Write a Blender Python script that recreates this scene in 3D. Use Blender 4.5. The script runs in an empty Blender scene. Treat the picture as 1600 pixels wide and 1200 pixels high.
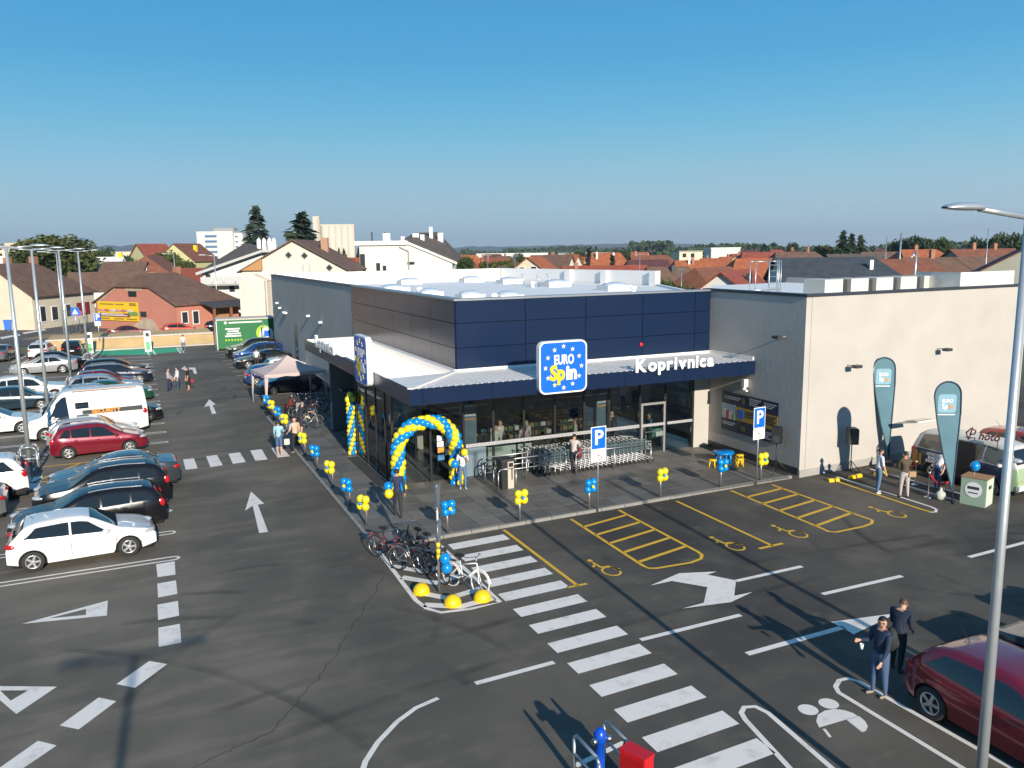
import bpy, bmesh, math, random
import numpy as np
from mathutils import Vector, Matrix
random.seed(11)
R = math.radians
S = bpy.context.scene
COL = S.collection

# ------------------------------------------------------------------ camera, sky, sun, exposure
CAM_YAW, CAM_PITCH, CAM_ROLL, CAM_F = R(24.4504), R(9.2159), R(-0.7355), 1287.6
cam_data = bpy.data.cameras.new('camera')
cam = bpy.data.objects.new('camera', cam_data); COL.objects.link(cam)
cam_data.sensor_width = 36.0
cam_data.lens = 36.0 * CAM_F / 1600.0
cam_data.clip_end = 20000.0
fw = Vector((math.sin(CAM_YAW)*math.cos(CAM_PITCH), math.cos(CAM_YAW)*math.cos(CAM_PITCH), -math.sin(CAM_PITCH)))
rt = Vector((math.cos(CAM_YAW), -math.sin(CAM_YAW), 0)); up = rt.cross(fw)
c_, s_ = math.cos(CAM_ROLL), math.sin(CAM_ROLL)
r2, u2 = c_*rt + s_*up, -s_*rt + c_*up
M = Matrix((r2, u2, -fw)).transposed().to_4x4(); M.translation = (0, 0, 9.2)
cam.matrix_world = M
S.camera = cam

SUN_EL, SUN_AZ = R(20.0), R(3.4)          # light travels towards +Y, a touch to +X
world = bpy.data.worlds.new('World'); S.world = world; world.use_nodes = True
wn = world.node_tree.nodes; wn.clear()
sky = wn.new('ShaderNodeTexSky'); sky.sky_type = 'NISHITA'; sky.sun_disc = False
sky.sun_elevation = SUN_EL; sky.sun_rotation = math.pi - SUN_AZ
sky.altitude = 150; sky.air_density = 1.0; sky.dust_density = 0.2; sky.ozone_density = 6.0
_L = world.node_tree.links.new
# the camera's colour rendering of a clear morning sky: pale at the horizon, blue overhead, the same all round;
# the physical sky adds its brightening on the sun's side
wtc = wn.new('ShaderNodeTexCoord'); wsp = wn.new('ShaderNodeSeparateXYZ'); _L(wtc.outputs['Generated'], wsp.inputs[0])
wrp = wn.new('ShaderNodeValToRGB'); _L(wsp.outputs[2], wrp.inputs[0]); wrp.color_ramp.interpolation = 'B_SPLINE'
SKYC = [(0.0, (.305, .425, .490)), (.03, (.300, .430, .500)), (.075, (.245, .425, .515)), (.12, (.150, .385, .530)), (.165, (.092, .335, .530)), (.21, (.060, .285, .505)), (.30, (.042, .225, .460)), (.5, (.042, .180, .380)), (1.0, (.045, .135, .290))]
for _k, (_p, _c) in enumerate(SKYC):
    _e = wrp.color_ramp.elements[0] if _k == 0 else (wrp.color_ramp.elements[-1] if _k == len(SKYC)-1 else wrp.color_ramp.elements.new(_p))
    _e.position = _p; _e.color = (*_c, 1)
wsc = wn.new('ShaderNodeVectorMath'); wsc.operation = 'MULTIPLY_ADD'; _L(sky.outputs[0], wsc.inputs[0]); wsc.inputs[1].default_value = (.10, .098, .10); wsc.inputs[2].default_value = (-.85, -.85, -.85)
wmx = wn.new('ShaderNodeVectorMath'); wmx.operation = 'MAXIMUM'; _L(wsc.outputs[0], wmx.inputs[0]); wmx.inputs[1].default_value = (0, 0, 0)
wad = wn.new('ShaderNodeVectorMath'); wad.operation = 'ADD'; _L(wrp.outputs[0], wad.inputs[0]); _L(wmx.outputs[0], wad.inputs[1])
bg = wn.new('ShaderNodeBackground'); bg.inputs[1].default_value = 1.0
wo = wn.new('ShaderNodeOutputWorld')
_L(wad.outputs[0], bg.inputs[0]); world.node_tree.links.new(bg.outputs[0], wo.inputs[0])
sd = bpy.data.lights.new('sun', 'SUN'); sd.energy = 4.6; sd.angle = R(0.53); sd.color = (1.0, 0.90, 0.76)
sun = bpy.data.objects.new('sun', sd); COL.objects.link(sun)
ld = Vector((math.sin(SUN_AZ)*math.cos(SUN_EL), math.cos(SUN_AZ)*math.cos(SUN_EL), -math.sin(SUN_EL)))
sun.rotation_euler = ld.to_track_quat('-Z', 'Y').to_euler(); sun.location = (0, -40, 60)
S.view_settings.view_transform = 'Standard'; S.view_settings.look = 'None'
S.view_settings.exposure = 0.5; S.view_settings.gamma = 1.0
S.render.engine = 'CYCLES'
S.cycles.use_denoising = True
S.cycles.max_bounces = 7; S.cycles.transparent_max_bounces = 12; S.cycles.glossy_bounces = 3; S.cycles.diffuse_bounces = 3
S.cycles.caustics_reflective = False; S.cycles.caustics_refractive = False

# ------------------------------------------------------------------ materials
MATS = {}
def mat(name, col=(.5,.5,.5), rough=.6, metal=0.0, spec=.5, coat=0.0, var=0.0, vscale=3.0, bump=0.0, bscale=40.0, emit=None):
    """plain principled surface with optional value noise (grain/wear) and fine relief"""
    if name in MATS: return MATS[name]
    m = bpy.data.materials.new(name); m.use_nodes = True; MATS[name] = m
    nt = m.node_tree; n = nt.nodes; b = n['Principled BSDF']; L = nt.links.new
    b.inputs['Base Color'].default_value = (*col, 1); b.inputs['Roughness'].default_value = rough
    b.inputs['Metallic'].default_value = metal; b.inputs['Specular IOR Level'].default_value = spec
    b.inputs['Coat Weight'].default_value = coat; b.inputs['Coat Roughness'].default_value = .05
    if var or bump: tc = n.new('ShaderNodeTexCoord')
    if var:
        t = n.new('ShaderNodeTexNoise'); t.inputs['Scale'].default_value = vscale; t.inputs['Detail'].default_value = 6
        L(tc.outputs['Object'], t.inputs['Vector'])
        r = n.new('ShaderNodeMapRange'); r.inputs[1].default_value = .25; r.inputs[2].default_value = .75
        r.inputs[3].default_value = 1-var; r.inputs[4].default_value = 1+var
        L(t.outputs[0], r.inputs[0])
        x = n.new('ShaderNodeMix'); x.data_type = 'RGBA'; x.blend_type = 'MULTIPLY'; x.inputs[0].default_value = 1
        x.inputs[6].default_value = (*col, 1); L(r.outputs[0], x.inputs[7]); L(x.outputs[2], b.inputs['Base Color'])
    if bump:
        t2 = n.new('ShaderNodeTexNoise'); t2.inputs['Scale'].default_value = bscale; t2.inputs['Detail'].default_value = 4
        L(tc.outputs['Object'], t2.inputs['Vector'])
        bp = n.new('ShaderNodeBump'); bp.inputs['Strength'].default_value = bump; bp.inputs['Distance'].default_value = .03
        L(t2.outputs[0], bp.inputs['Height']); L(bp.outputs[0], b.inputs['Normal'])
    if emit: b.inputs['Emission Color'].default_value = (*col, 1); b.inputs['Emission Strength'].default_value = emit
    return m

def asphalt_mat(name, dark, dusty, bias):
    m = bpy.data.materials.new(name); m.use_nodes = True; MATS[name] = m
    nt = m.node_tree; n = nt.nodes; b = n['Principled BSDF']; L = nt.links.new
    tc = n.new('ShaderNodeTexCoord')
    def noise(scale, detail=5, stretch=None):
        t = n.new('ShaderNodeTexNoise'); t.inputs['Scale'].default_value = scale; t.inputs['Detail'].default_value = detail
        if stretch:
            mp = n.new('ShaderNodeMapping'); mp.inputs['Scale'].default_value = stretch
            L(tc.outputs['Object'], mp.inputs[0]); L(mp.outputs[0], t.inputs['Vector'])
        else: L(tc.outputs['Object'], t.inputs['Vector'])
        return t.outputs[0]
    def math_(op, a, c):
        q = n.new('ShaderNodeMath'); q.operation = op
        for i, v in enumerate((a, c)):
            if isinstance(v, (int, float)): q.inputs[i].default_value = v
            else: L(v, q.inputs[i])
        return q.outputs[0]
    def rng(v, a, c, d, e):
        q = n.new('ShaderNodeMapRange'); L(v, q.inputs[0])
        for i, k in zip((1, 2, 3, 4), (a, c, d, e)): q.inputs[i].default_value = k
        return q.outputs[0]
    sx = n.new('ShaderNodeSeparateXYZ'); L(tc.outputs['Object'], sx.inputs[0])
    dirt = rng(noise(.16, 7), .36, .66, 0, .70)
    streak = rng(noise(1.0, 6, (.25, 1.2, 1)), .5, .75, 0, .45)
    left = rng(sx.outputs[0], 10, 0, 0, bias)                 # the older, dustier lane west of the shop
    spots = math_('ADD', rng(noise(.6, 8), .50, .78, 0, .55), rng(noise(1.7, 7, (.6, 1, 1)), .60, .78, 0, .5))
    tot = math_('ADD', math_('ADD', dirt, math_('MULTIPLY', streak, left)), math_('ADD', spots, math_('MULTIPLY', left, .35)))
    x = n.new('ShaderNodeMix'); x.data_type = 'RGBA'; x.clamp_factor = True
    L(math_('MULTIPLY', tot, .74), x.inputs[0]); x.inputs[6].default_value = (*dark, 1); x.inputs[7].default_value = (*dusty, 1)
    grain = rng(noise(60, 2), .3, .7, .78, 1.22)
    y = n.new('ShaderNodeMix'); y.data_type = 'RGBA'; y.blend_type = 'MULTIPLY'; y.inputs[0].default_value = 1
    L(x.outputs[2], y.inputs[6]); L(grain, y.inputs[7])
    L(y.outputs[2], b.inputs['Base Color'])
    b.inputs['Roughness'].default_value = .82; b.inputs['Specular IOR Level'].default_value = .35
    bp = n.new('ShaderNodeBump'); bp.inputs['Strength'].default_value = .25; bp.inputs['Distance'].default_value = .01
    L(noise(90, 2), bp.inputs['Height']); L(bp.outputs[0], b.inputs['Normal'])
    return m

def marking_mat(name, col):
    """road paint, worn through to the asphalt in specks and scuffs"""
    m = bpy.data.materials.new(name); m.use_nodes = True; MATS[name] = m
    nt = m.node_tree; n = nt.nodes; b = n['Principled BSDF']; L = nt.links.new
    tc = n.new('ShaderNodeTexCoord'); t = n.new('ShaderNodeTexNoise'); t.inputs['Scale'].default_value = 2.2; t.inputs['Detail'].default_value = 9
    t.inputs['Roughness'].default_value = .68
    L(tc.outputs['Object'], t.inputs['Vector'])
    r = n.new('ShaderNodeMapRange'); L(t.outputs[0], r.inputs[0])
    for i, k in zip((1, 2, 3, 4), (.52, .74, 0, .6)): r.inputs[i].default_value = k
    x = n.new('ShaderNodeMix'); x.data_type = 'RGBA'; L(r.outputs[0], x.inputs[0])
    x.inputs[6].default_value = (*col, 1); x.inputs[7].default_value = (col[0]*.45, col[1]*.44, col[2]*.42, 1)
    L(x.outputs[2], b.inputs['Base Color']); b.inputs['Roughness'].default_value = .7
    return m

def tile_mat(name, col, var=.12, rough=.55):
    """each tile object gets its own slight tone"""
    m = bpy.data.materials.new(name); m.use_nodes = True; MATS[name] = m
    nt = m.node_tree; n = nt.nodes; b = n['Principled BSDF']; L = nt.links.new
    oi = n.new('ShaderNodeObjectInfo'); r = n.new('ShaderNodeMapRange'); L(oi.outputs['Random'], r.inputs[0])
    r.inputs[3].default_value = 1-var; r.inputs[4].default_value = 1+var
    tc = n.new('ShaderNodeTexCoord'); geo = n.new('ShaderNodeNewGeometry')
    t = n.new('ShaderNodeTexNoise'); t.inputs['Scale'].default_value = 1.1; t.inputs['Detail'].default_value = 6; L(geo.outputs['Position'], t.inputs['Vector'])
    r2_ = n.new('ShaderNodeMapRange'); L(t.outputs[0], r2_.inputs[0])
    for i, k in zip((1, 2, 3, 4), (.3, .75, .86, 1.25)): r2_.inputs[i].default_value = k
    q = n.new('ShaderNodeMath'); q.operation = 'MULTIPLY'; L(r.outputs[0], q.inputs[0]); L(r2_.outputs[0], q.inputs[1])
    x = n.new('ShaderNodeMix'); x.data_type = 'RGBA'; x.blend_type = 'MULTIPLY'; x.inputs[0].default_value = 1
    x.inputs[6].default_value = (*col, 1); L(q.outputs[0], x.inputs[7]); L(x.outputs[2], b.inputs['Base Color'])
    b.inputs['Roughness'].default_value = rough
    return m

def glass_mat(name, tint, refl_ior=1.52, rough=.01):
    m = bpy.data.materials.new(name); m.use_nodes = True; MATS[name] = m
    nt = m.node_tree; n = nt.nodes; L = nt.links.new; n.remove(n['Principled BSDF'])
    o = n['Material Output']; tr = n.new('ShaderNodeBsdfTransparent'); tr.inputs[0].default_value = (*tint, 1)
    gl = n.new('ShaderNodeBsdfGlossy'); gl.inputs['Roughness'].default_value = rough; gl.inputs[0].default_value = (.95, .97, 1, 1)
    fr = n.new('ShaderNodeFresnel'); fr.inputs[0].default_value = refl_ior
    mx = n.new('ShaderNodeMixShader'); L(fr.outputs[0], mx.inputs[0]); L(tr.outputs[0], mx.inputs[1]); L(gl.outputs[0], mx.inputs[2])
    L(mx.outputs[0], o.inputs[0])
    return m

def roof_mat(name, col, pitch=3.3):
    """clay tile rows: fine relief and tone, too far off to pick tiles apart"""
    if name in MATS: return MATS[name]
    m = mat(name, col, rough=.8, var=.28, vscale=1.3)
    nt = m.node_tree; n = nt.nodes; L = nt.links.new; b = n['Principled BSDF']
    tc = n.new('ShaderNodeTexCoord'); w = n.new('ShaderNodeTexWave'); w.bands_direction = 'Z'; w.inputs['Scale'].default_value = pitch
    w.inputs['Distortion'].default_value = .6
    L(tc.outputs['Object'], w.inputs['Vector']); bp = n.new('ShaderNodeBump'); bp.inputs['Strength'].default_value = .5; bp.inputs['Distance'].default_value = .05
    L(w.outputs[0], bp.inputs['Height']); L(bp.outputs[0], b.inputs['Normal'])
    return m

def leaf_mat(name, col, col2):
    m = bpy.data.materials.new(name); m.use_nodes = True; MATS[name] = m
    nt = m.node_tree; n = nt.nodes; b = n['Principled BSDF']; L = nt.links.new
    tc = n.new('ShaderNodeTexCoord'); t = n.new('ShaderNodeTexNoise'); t.inputs['Scale'].default_value = .55; t.inputs['Detail'].default_value = 5
    L(tc.outputs['Object'], t.inputs['Vector'])
    r = n.new('ShaderNodeMapRange'); L(t.outputs[0], r.inputs[0]); r.inputs[1].default_value = .35; r.inputs[2].default_value = .65
    x = n.new('ShaderNodeMix'); x.data_type = 'RGBA'; L(r.outputs[0], x.inputs[0]); x.inputs[6].default_value = (*col, 1); x.inputs[7].default_value = (*col2, 1)
    L(x.outputs[2], b.inputs['Base Color']); b.inputs['Roughness'].default_value = .75; b.inputs['Specular IOR Level'].default_value = .25
    return m

asphalt_mat('asphalt', (.046, .042, .037), (.175, .152, .118), 1.6)
asphalt_mat('road_asphalt', (.075, .074, .073), (.13, .125, .115), 0.2)
WHITE = marking_mat('road_paint_white', (.78, .73, .66))
YELLOW = marking_mat('road_paint_yellow', (.72, .42, .03))
GREENP = marking_mat('road_paint_green', (.03, .42, .20))
M_STEEL = mat('brushed_steel', (.55, .56, .57), .32, 1.0)
M_GALV = mat('galvanised_steel', (.50, .53, .55), .42, .85, var=.12, vscale=6)
M_POLE = mat('lamp_pole_paint', (.50, .54, .56), .38, .55, var=.06, vscale=4)
M_BLACK = mat('black_plastic', (.018, .018, .02), .5)
M_DGREY = mat('dark_grey_metal', (.045, .048, .052), .4)
M_WHITE = mat('white_paint', (.78, .78, .76), .5)
M_RUBBER = mat('tyre_rubber', (.022, .022, .022), .8)
M_CARGLASS = mat('car_glass', (.012, .016, .018), .03, 0, .9)
M_NAVY = mat('navy_cladding', (.006, .017, .050), .26, 0.0, .4, .05)
M_BEIGE = mat('beige_render', (.47, .44, .40), .9, var=.07, vscale=.6, bump=.22, bscale=5)
M_GREYR = mat('grey_render', (.53, .455, .395), .9, var=.07, vscale=.7, bump=.3, bscale=9)
M_WROOF = mat('white_roof_membrane', (.84, .82, .79), .55, var=.05, vscale=.5)
M_SHEET = mat('white_sheet_metal', (.82, .79, .75), .45, .05, var=.06, vscale=1.2)
M_BLUEB = mat('blue_balloon', (.0, .235, .62), .22, 0, .6, .3)
M_YELB = mat('yellow_balloon', (.80, .66, .015), .22, 0, .6, .3)
M_SIGNB = mat('sign_blue', (.005, .13, .58), .35)
M_SIGNW = mat('sign_white', (.80, .80, .80), .4)
M_STARY = mat('sign_pale_yellow', (.80, .72, .42), .4)
M_SIGNY = mat('sign_yellow', (.85, .62, .02), .4)
M_SKIN = mat('skin', (.55, .31, .21), .55)
M_WOOD = mat('brown_wood', (.23, .11, .05), .6, var=.2, vscale=8)
GLASS = glass_mat('shop_glass', (.78, .82, .82))
CLEAR = glass_mat('clear_acrylic', (.74, .80, .82), 1.45)
tile_mat('paver_grey', (.135, .128, .118), .20)
tile_mat('indoor_tile', (.16, .155, .15), .06, .25)

# ------------------------------------------------------------------ mesh building
def rz(a): return Matrix.Rotation(a, 3, 'Z')
class MB:
    """collects shapes, then links them as one mesh object"""
    def __init__(s): s.v = []; s.f = []; s.m = []; s.sm = []; s.mi = 0; s.smooth = False
    def add(s, vs, fs):
        o = len(s.v); s.v += [tuple(p) for p in vs]
        for f in fs: s.f.append(tuple(i+o for i in f)); s.m.append(s.mi); s.sm.append(s.smooth)
        return s
    def box(s, x0, x1, y0, y1, z0, z1):
        vs = [(x, y, z) for z in (z0, z1) for y in (y0, y1) for x in (x0, x1)]
        return s.add(vs, [(0,2,3,1), (4,5,7,6), (0,1,5,4), (2,6,7,3), (0,4,6,2), (1,3,7,5)])
    def obox(s, c, size, rot=None):
        hx, hy, hz = (q/2 for q in size)
        vs = [Vector((x, y, z)) for z in (-hz, hz) for y in (-hy, hy) for x in (-hx, hx)]
        if rot is not None: vs = [rot @ p for p in vs]
        c = Vector(c); vs = [p + c for p in vs]
        return s.add(vs, [(0,2,3,1), (4,5,7,6), (0,1,5,4), (2,6,7,3), (0,4,6,2), (1,3,7,5)])
    def bar(s, a, b, w, h=None):
        a, b = Vector(a), Vector(b); d = (b-a); l = d.length
        q = d.to_track_quat('X', 'Z').to_matrix()
        return s.obox((a+b)/2, (l, w, h or w), q)
    def quad(s, *p): return s.add(p, [tuple(range(len(p)))])
    def tube(s, a, b, r0, r1=None, n=8, caps=True):
        a, b = Vector(a), Vector(b); r1 = r0 if r1 is None else r1
        q = (b-a).to_track_quat('Z', 'Y').to_matrix()
        vs = []
        for c, r in ((a, r0), (b, r1)):
            for i in range(n):
                t = 2*math.pi*i/n; vs.append(c + q @ Vector((r*math.cos(t), r*math.sin(t), 0)))
        fs = [(i, (i+1) % n, n+(i+1) % n, n+i) for i in range(n)]
        if caps: fs += [tuple(range(n-1, -1, -1)), tuple(range(n, 2*n))]
        sm = s.smooth; s.smooth = n > 5; s.add(vs, fs[:n]); s.smooth = False
        if caps:
            o = len(s.v)-2*n
            for f in fs[n:]: s.f.append(tuple(i+o for i in f)); s.m.append(s.mi); s.sm.append(False)
        s.smooth = sm; return s
    def path(s, pts, r, n=7, closed=False):
        pts = [Vector(p) for p in pts]
        for i in range(len(pts) - (0 if closed else 1)): s.tube(pts[i], pts[(i+1) % len(pts)], r, r, n, True)
        return s
    def lathe(s, prof, n=16, c=(0,0,0), rot=None, sx=1, sy=1):
        vs = []; c = Vector(c)
        for r, z in prof:
            for i in range(n):
                t = 2*math.pi*i/n; p = Vector((r*math.cos(t)*sx, r*math.sin(t)*sy, z))
                vs.append((rot @ p if rot is not None else p) + c)
        fs = [(k*n+i, k*n+(i+1) % n, (k+1)*n+(i+1) % n, (k+1)*n+i) for k in range(len(prof)-1) for i in range(n)]
        sm = s.smooth; s.smooth = True; s.add(vs, fs); s.smooth = sm; return s
    def ball(s, c, r, n=12, k=8, sz=None, rot=None):
        sz = sz or (1, 1, 1); prof = [(max(1e-4, r*math.sin(math.pi*i/k)), -r*math.cos(math.pi*i/k)) for i in range(k+1)]
        vs = []; c = Vector(c)
        for q, z in prof:
            for i in range(n):
                t = 2*math.pi*i/n; p = Vector((q*math.cos(t)*sz[0], q*math.sin(t)*sz[1], z*sz[2]))
                vs.append((rot @ p if rot is not None else p) + c)
        fs = [(a*n+i, a*n+(i+1) % n, (a+1)*n+(i+1) % n, (a+1)*n+i) for a in range(k) for i in range(n)]
        sm = s.smooth; s.smooth = True; s.add(vs, fs); s.smooth = sm; return s
    def prism(s, pts, z0, z1):
        """vertical extrusion of a plan polygon (counter-clockwise)"""
        n = len(pts); vs = [(x, y, z0) for x, y in pts] + [(x, y, z1) for x, y in pts]
        return s.add(vs, [tuple(range(n-1, -1, -1)), tuple(range(n, 2*n))] + [(i, (i+1) % n, n+(i+1) % n, n+i) for i in range(n)])
    def ext(s, pts3, d):
        """any planar polygon swept along vector d"""
        n = len(pts3); d = Vector(d); a = [Vector(p) for p in pts3]
        return s.add(a + [p+d for p in a], [tuple(range(n-1, -1, -1)), tuple(range(n, 2*n))] + [(i, (i+1) % n, n+(i+1) % n, n+i) for i in range(n)])
    def stroke(s, pts, w, z=.004, closed=False):
        """flat ribbon along a plan polyline"""
        P = [Vector((p[0], p[1])) for p in pts]; n = len(P); l, r = [], []
        for i in range(n):
            a = P[i-1] if (i or closed) else P[i]; b = P[(i+1) % n] if (i < n-1 or closed) else P[i]
            d = (b-a); d = d.normalized() if d.length > 1e-6 else Vector((1, 0)); q = Vector((-d.y, d.x))*w/2
            l.append(P[i]+q); r.append(P[i]-q)
        vs = [(p.x, p.y, z) for p in l] + [(p.x, p.y, z) for p in r]
        m = n if closed else n-1
        return s.add(vs, [(n+i, n+(i+1) % n, (i+1) % n, i) for i in range(m)])
    def mesh(s, name, mats):
        me = bpy.data.meshes.new(name); me.from_pydata(s.v, [], s.f)
        for m in (mats if isinstance(mats, (list, tuple)) else [mats]): me.materials.append(m)
        me.polygons.foreach_set('material_index', s.m); me.polygons.foreach_set('use_smooth', s.sm)
        me.update(); return me
    def build(s, name, mats, parent=None, loc=None, rot=0.0, world=False):
        if world and parent is not None:
            o = Vector(parent.location); s.v = [tuple(Vector(p)-o) for p in s.v]
        return put(name, s.mesh(name, mats), parent, loc, rot)
def put(name, me, parent=None, loc=None, rot=0.0):
    o = bpy.data.objects.new(name, me); COL.objects.link(o)
    if parent is not None: o.parent = parent
    if loc is not None: o.location = loc
    if rot: o.rotation_euler = (0, 0, rot)
    return o
def tag(o, label, cat, group=None):
    o['label'] = label; o['category'] = cat
    if group: o['group'] = group
    return o
def thing(name, label, cat, loc=(0,0,0), rot=0.0, group=None):
    o = bpy.data.objects.new(name, None); COL.objects.link(o); o.location = loc; o.rotation_euler = (0, 0, rot)
    o.empty_display_size = .2
    return tag(o, label, cat, group)
def structure(o): o['kind'] = 'structure'; return o
def stuff(o): o['kind'] = 'stuff'; return o
def dup(root, loc, rot=None, label=None, group=None, remat=None):
    """a copy of a thing with copies of its parts and sub-parts"""
    def cp(o, parent):
        c = o.copy(); COL.objects.link(c)
        if parent is not None: c.parent = parent
        if remat and c.type == 'MESH':
            for i, sl in enumerate(c.material_slots):
                if sl.material and sl.material.name in remat: sl.link = 'OBJECT'; sl.material = remat[sl.material.name]
        for ch in o.children: cp(ch, c)
        return c
    r = cp(root, None); r.location = loc
    if rot is not None: r.rotation_euler = (0, 0, rot)
    if label: r['label'] = label
    if group: r['group'] = group
    return r
_tx = {}
def text_mesh(s, size=1.0, depth=.01, bold=0.0, sx=1.0, align='CENTER', shear=0.0, base=False):
    key = (s, size, depth, bold, sx, align, shear, base)
    if key in _tx: return _tx[key]
    c = bpy.data.curves.new('lettering', 'FONT'); c.body = s; c.size = size; c.extrude = depth; c.offset = bold
    c.align_x = align; c.align_y = 'TOP_BASELINE' if base else 'CENTER'; c.resolution_u = 3; c.shear = shear
    o = bpy.data.objects.new('lettering', c); COL.objects.link(o)
    me = bpy.data.meshes.new_from_object(o.evaluated_get(bpy.context.evaluated_depsgraph_get()))
    bpy.data.objects.remove(o); bpy.data.curves.remove(c)
    for v in me.vertices: v.co.x *= sx
    _tx[key] = me; return me
def lettering(name, s, m, parent, loc, rot, size=1.0, depth=.01, bold=0.0, sx=1.0, align='CENTER', shear=0.0):
    """flat text standing upright; rot = heading of its face normal turned from -Y about Z"""
    me = text_mesh(s, size, depth, bold, sx, align, shear).copy(); me.materials.clear(); me.materials.append(m)
    o = bpy.data.objects.new(name, me); COL.objects.link(o); o.parent = parent; o.location = loc
    o.rotation_euler = (math.pi/2, 0, rot) if not isinstance(rot, tuple) else rot
    return o


# ================================================================== SETTING: ground, road, pavement, markings
def sheet(name, pts, m, z):
    b = MB(); b.add([(x, y, z) for x, y in pts], [tuple(range(len(pts)))]); return structure(b.build(name, m))
m_ter = mat('dry_grass', (.11, .12, .045), .95, var=.45, vscale=.05)
sheet('terrain', [(-9000, -3000), (9000, -3000), (9000, 12000), (-9000, 12000)], m_ter, -.05)
lot = sheet('asphalt', [(-42, -60), (52, -60), (52, 60), (13, 60), (13, 91.2), (-42, 91.2)], MATS['asphalt'], 0)
road = sheet('road', [(-90, 98.5), (16, 98.5), (16, 106), (3, 107.5), (-3, 112), (-1, 175), (-8, 175), (-15, 132), (-30, 118), (-90, 112)], MATS['road_asphalt'], .0)
for pts in ([(-14.52, 111.25), (-12.94, 114.59), (-12.60, 112.62), (-14.06, 108.55)], [(-12.79, 116.31), (-10.76, 120.87), (-10.44, 118.66), (-12.44, 114.28)], [(-15.37, 122.75), (-14.70, 124.39), (-14.15, 121.99), (-14.81, 120.42)], [(-10.30, 103.95), (-9.98, 105.28), (-9.71, 103.59), (-9.96, 101.54)]):
    b = MB(); b.add([(x, y, .006) for x, y in pts], [(0, 1, 2, 3)]); b.build('road_line', WHITE, road)
m_sand = mat('sandy_soil', (.52, .36, .17), .95, var=.18, vscale=.6, bump=.6, bscale=5)
m_conc = mat('pale_concrete', (.50, .46, .40), .85, var=.10, vscale=1.2)
bank = MB(); bank.ext([(-8.2, 90.0, -.1), (-8.2, 91.4, 1.0), (-8.2, 98.4, 1.0), (-8.2, 98.4, -.1)], (15.4, 0, 0)); bank = structure(bank.build('earth_bank', m_sand))
for i in range(8):
    b = MB(); b.box(-8.2+i*1.93, -6.29+i*1.93, 91.3, 91.8, 1.0, 1.16); b.build('coping_stone', m_conc, bank)
b = MB(); b.box(-8.4, 7.3, 89.5, 89.95, 0, .14); structure(b.build('kerb', m_conc))
sheet('verge', [(-12, 106.3), (4, 107.8), (-2.5, 113), (-10, 112.5)], mat('dry_soil', (.26, .19, .11), .95, var=.25, vscale=.8), .004)
sheet('forecourt', [(3.2, 106.6), (14, 106.6), (14, 115), (3.2, 113.5)], mat('gravel_yard', (.38, .32, .24), .95, var=.2, vscale=.8), .004)

def mk(name, m, fn, parent=lot):
    b = MB(); fn(b); return b.build(name, m, parent)
def poly(name, pts, m=WHITE, z=.004): return mk(name, m, lambda b: b.add([(x, y, z) for x, y in pts], [tuple(range(len(pts)))]))
def line(name, pts, w=.12, m=WHITE, z=.004, closed=False): return mk(name, m, lambda b: b.stroke(pts, w, z, closed))
def arc(cx, cy, r, a0, a1, n=10): return [(cx+r*math.cos(R(a0+(a1-a0)*i/n)), cy+r*math.sin(R(a0+(a1-a0)*i/n))) for i in range(n+1)]
# front zebra crossing: stripes lie along X, one metre pitch
zy = [23.13, 22.05, 21.0, 19.95, 18.92, 17.88, 16.86, 15.80, 14.76, 13.72, 12.68, 11.62, 10.58, 9.52, 8.48]
for i, y in enumerate(zy):
    x0 = 8.44 - .027*i; poly('zebra_stripe', [(x0, y), (x0+1.97, y+.08), (x0+1.97, y+.60), (x0, y+.52)])
# zebra across the west aisle
for q in ([(1.44, 39.40), (1.90, 39.42), (1.93, 37.40), (1.44, 37.41)], [(2.44, 39.55), (2.91, 39.57), (2.97, 37.47), (2.45, 37.37)], [(3.42, 39.58), (3.94, 39.59), (3.96, 37.58), (3.40, 37.49)], [(4.42, 39.76), (4.95, 39.77), (4.91, 37.61), (4.38, 37.62)], [(5.40, 39.82), (5.89, 39.86), (5.92, 37.74), (5.38, 37.75)],
          [(-4.47, 39.07), (-4.13, 39.23), (-4.10, 37.08), (-4.45, 36.95)], [(-5.89, 39.36), (-5.58, 39.42), (-5.52, 37.30), (-5.85, 37.27)], [(-3.52, 39.15), (-3.14, 39.30), (-3.16, 37.21), (-3.52, 37.08)]): poly('zebra_stripe', q)
# dashed crossing on the left
for q in ([(-0.03, 25.98), (0.49, 26.01), (0.46, 24.86), (-0.02, 24.88)], [(-0.04, 24.37), (0.45, 24.39), (0.44, 23.35), (-0.05, 23.31)], [(-0.08, 22.82), (0.43, 22.84), (0.41, 21.84), (-0.09, 21.80)], [(-0.10, 21.32), (0.40, 21.32), (0.38, 20.22), (-0.12, 20.21)],
          [(-0.34, 19.56), (0.03, 19.22), (-0.64, 18.40), (-1.01, 18.75)], [(-1.34, 18.31), (-1.00, 17.98), (-1.66, 17.16), (-2.01, 17.48)], [(-2.35, 17.07), (-2.01, 16.74), (-2.66, 16.04), (-3.05, 16.23)]): poly('zebra_stripe', q)
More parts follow.
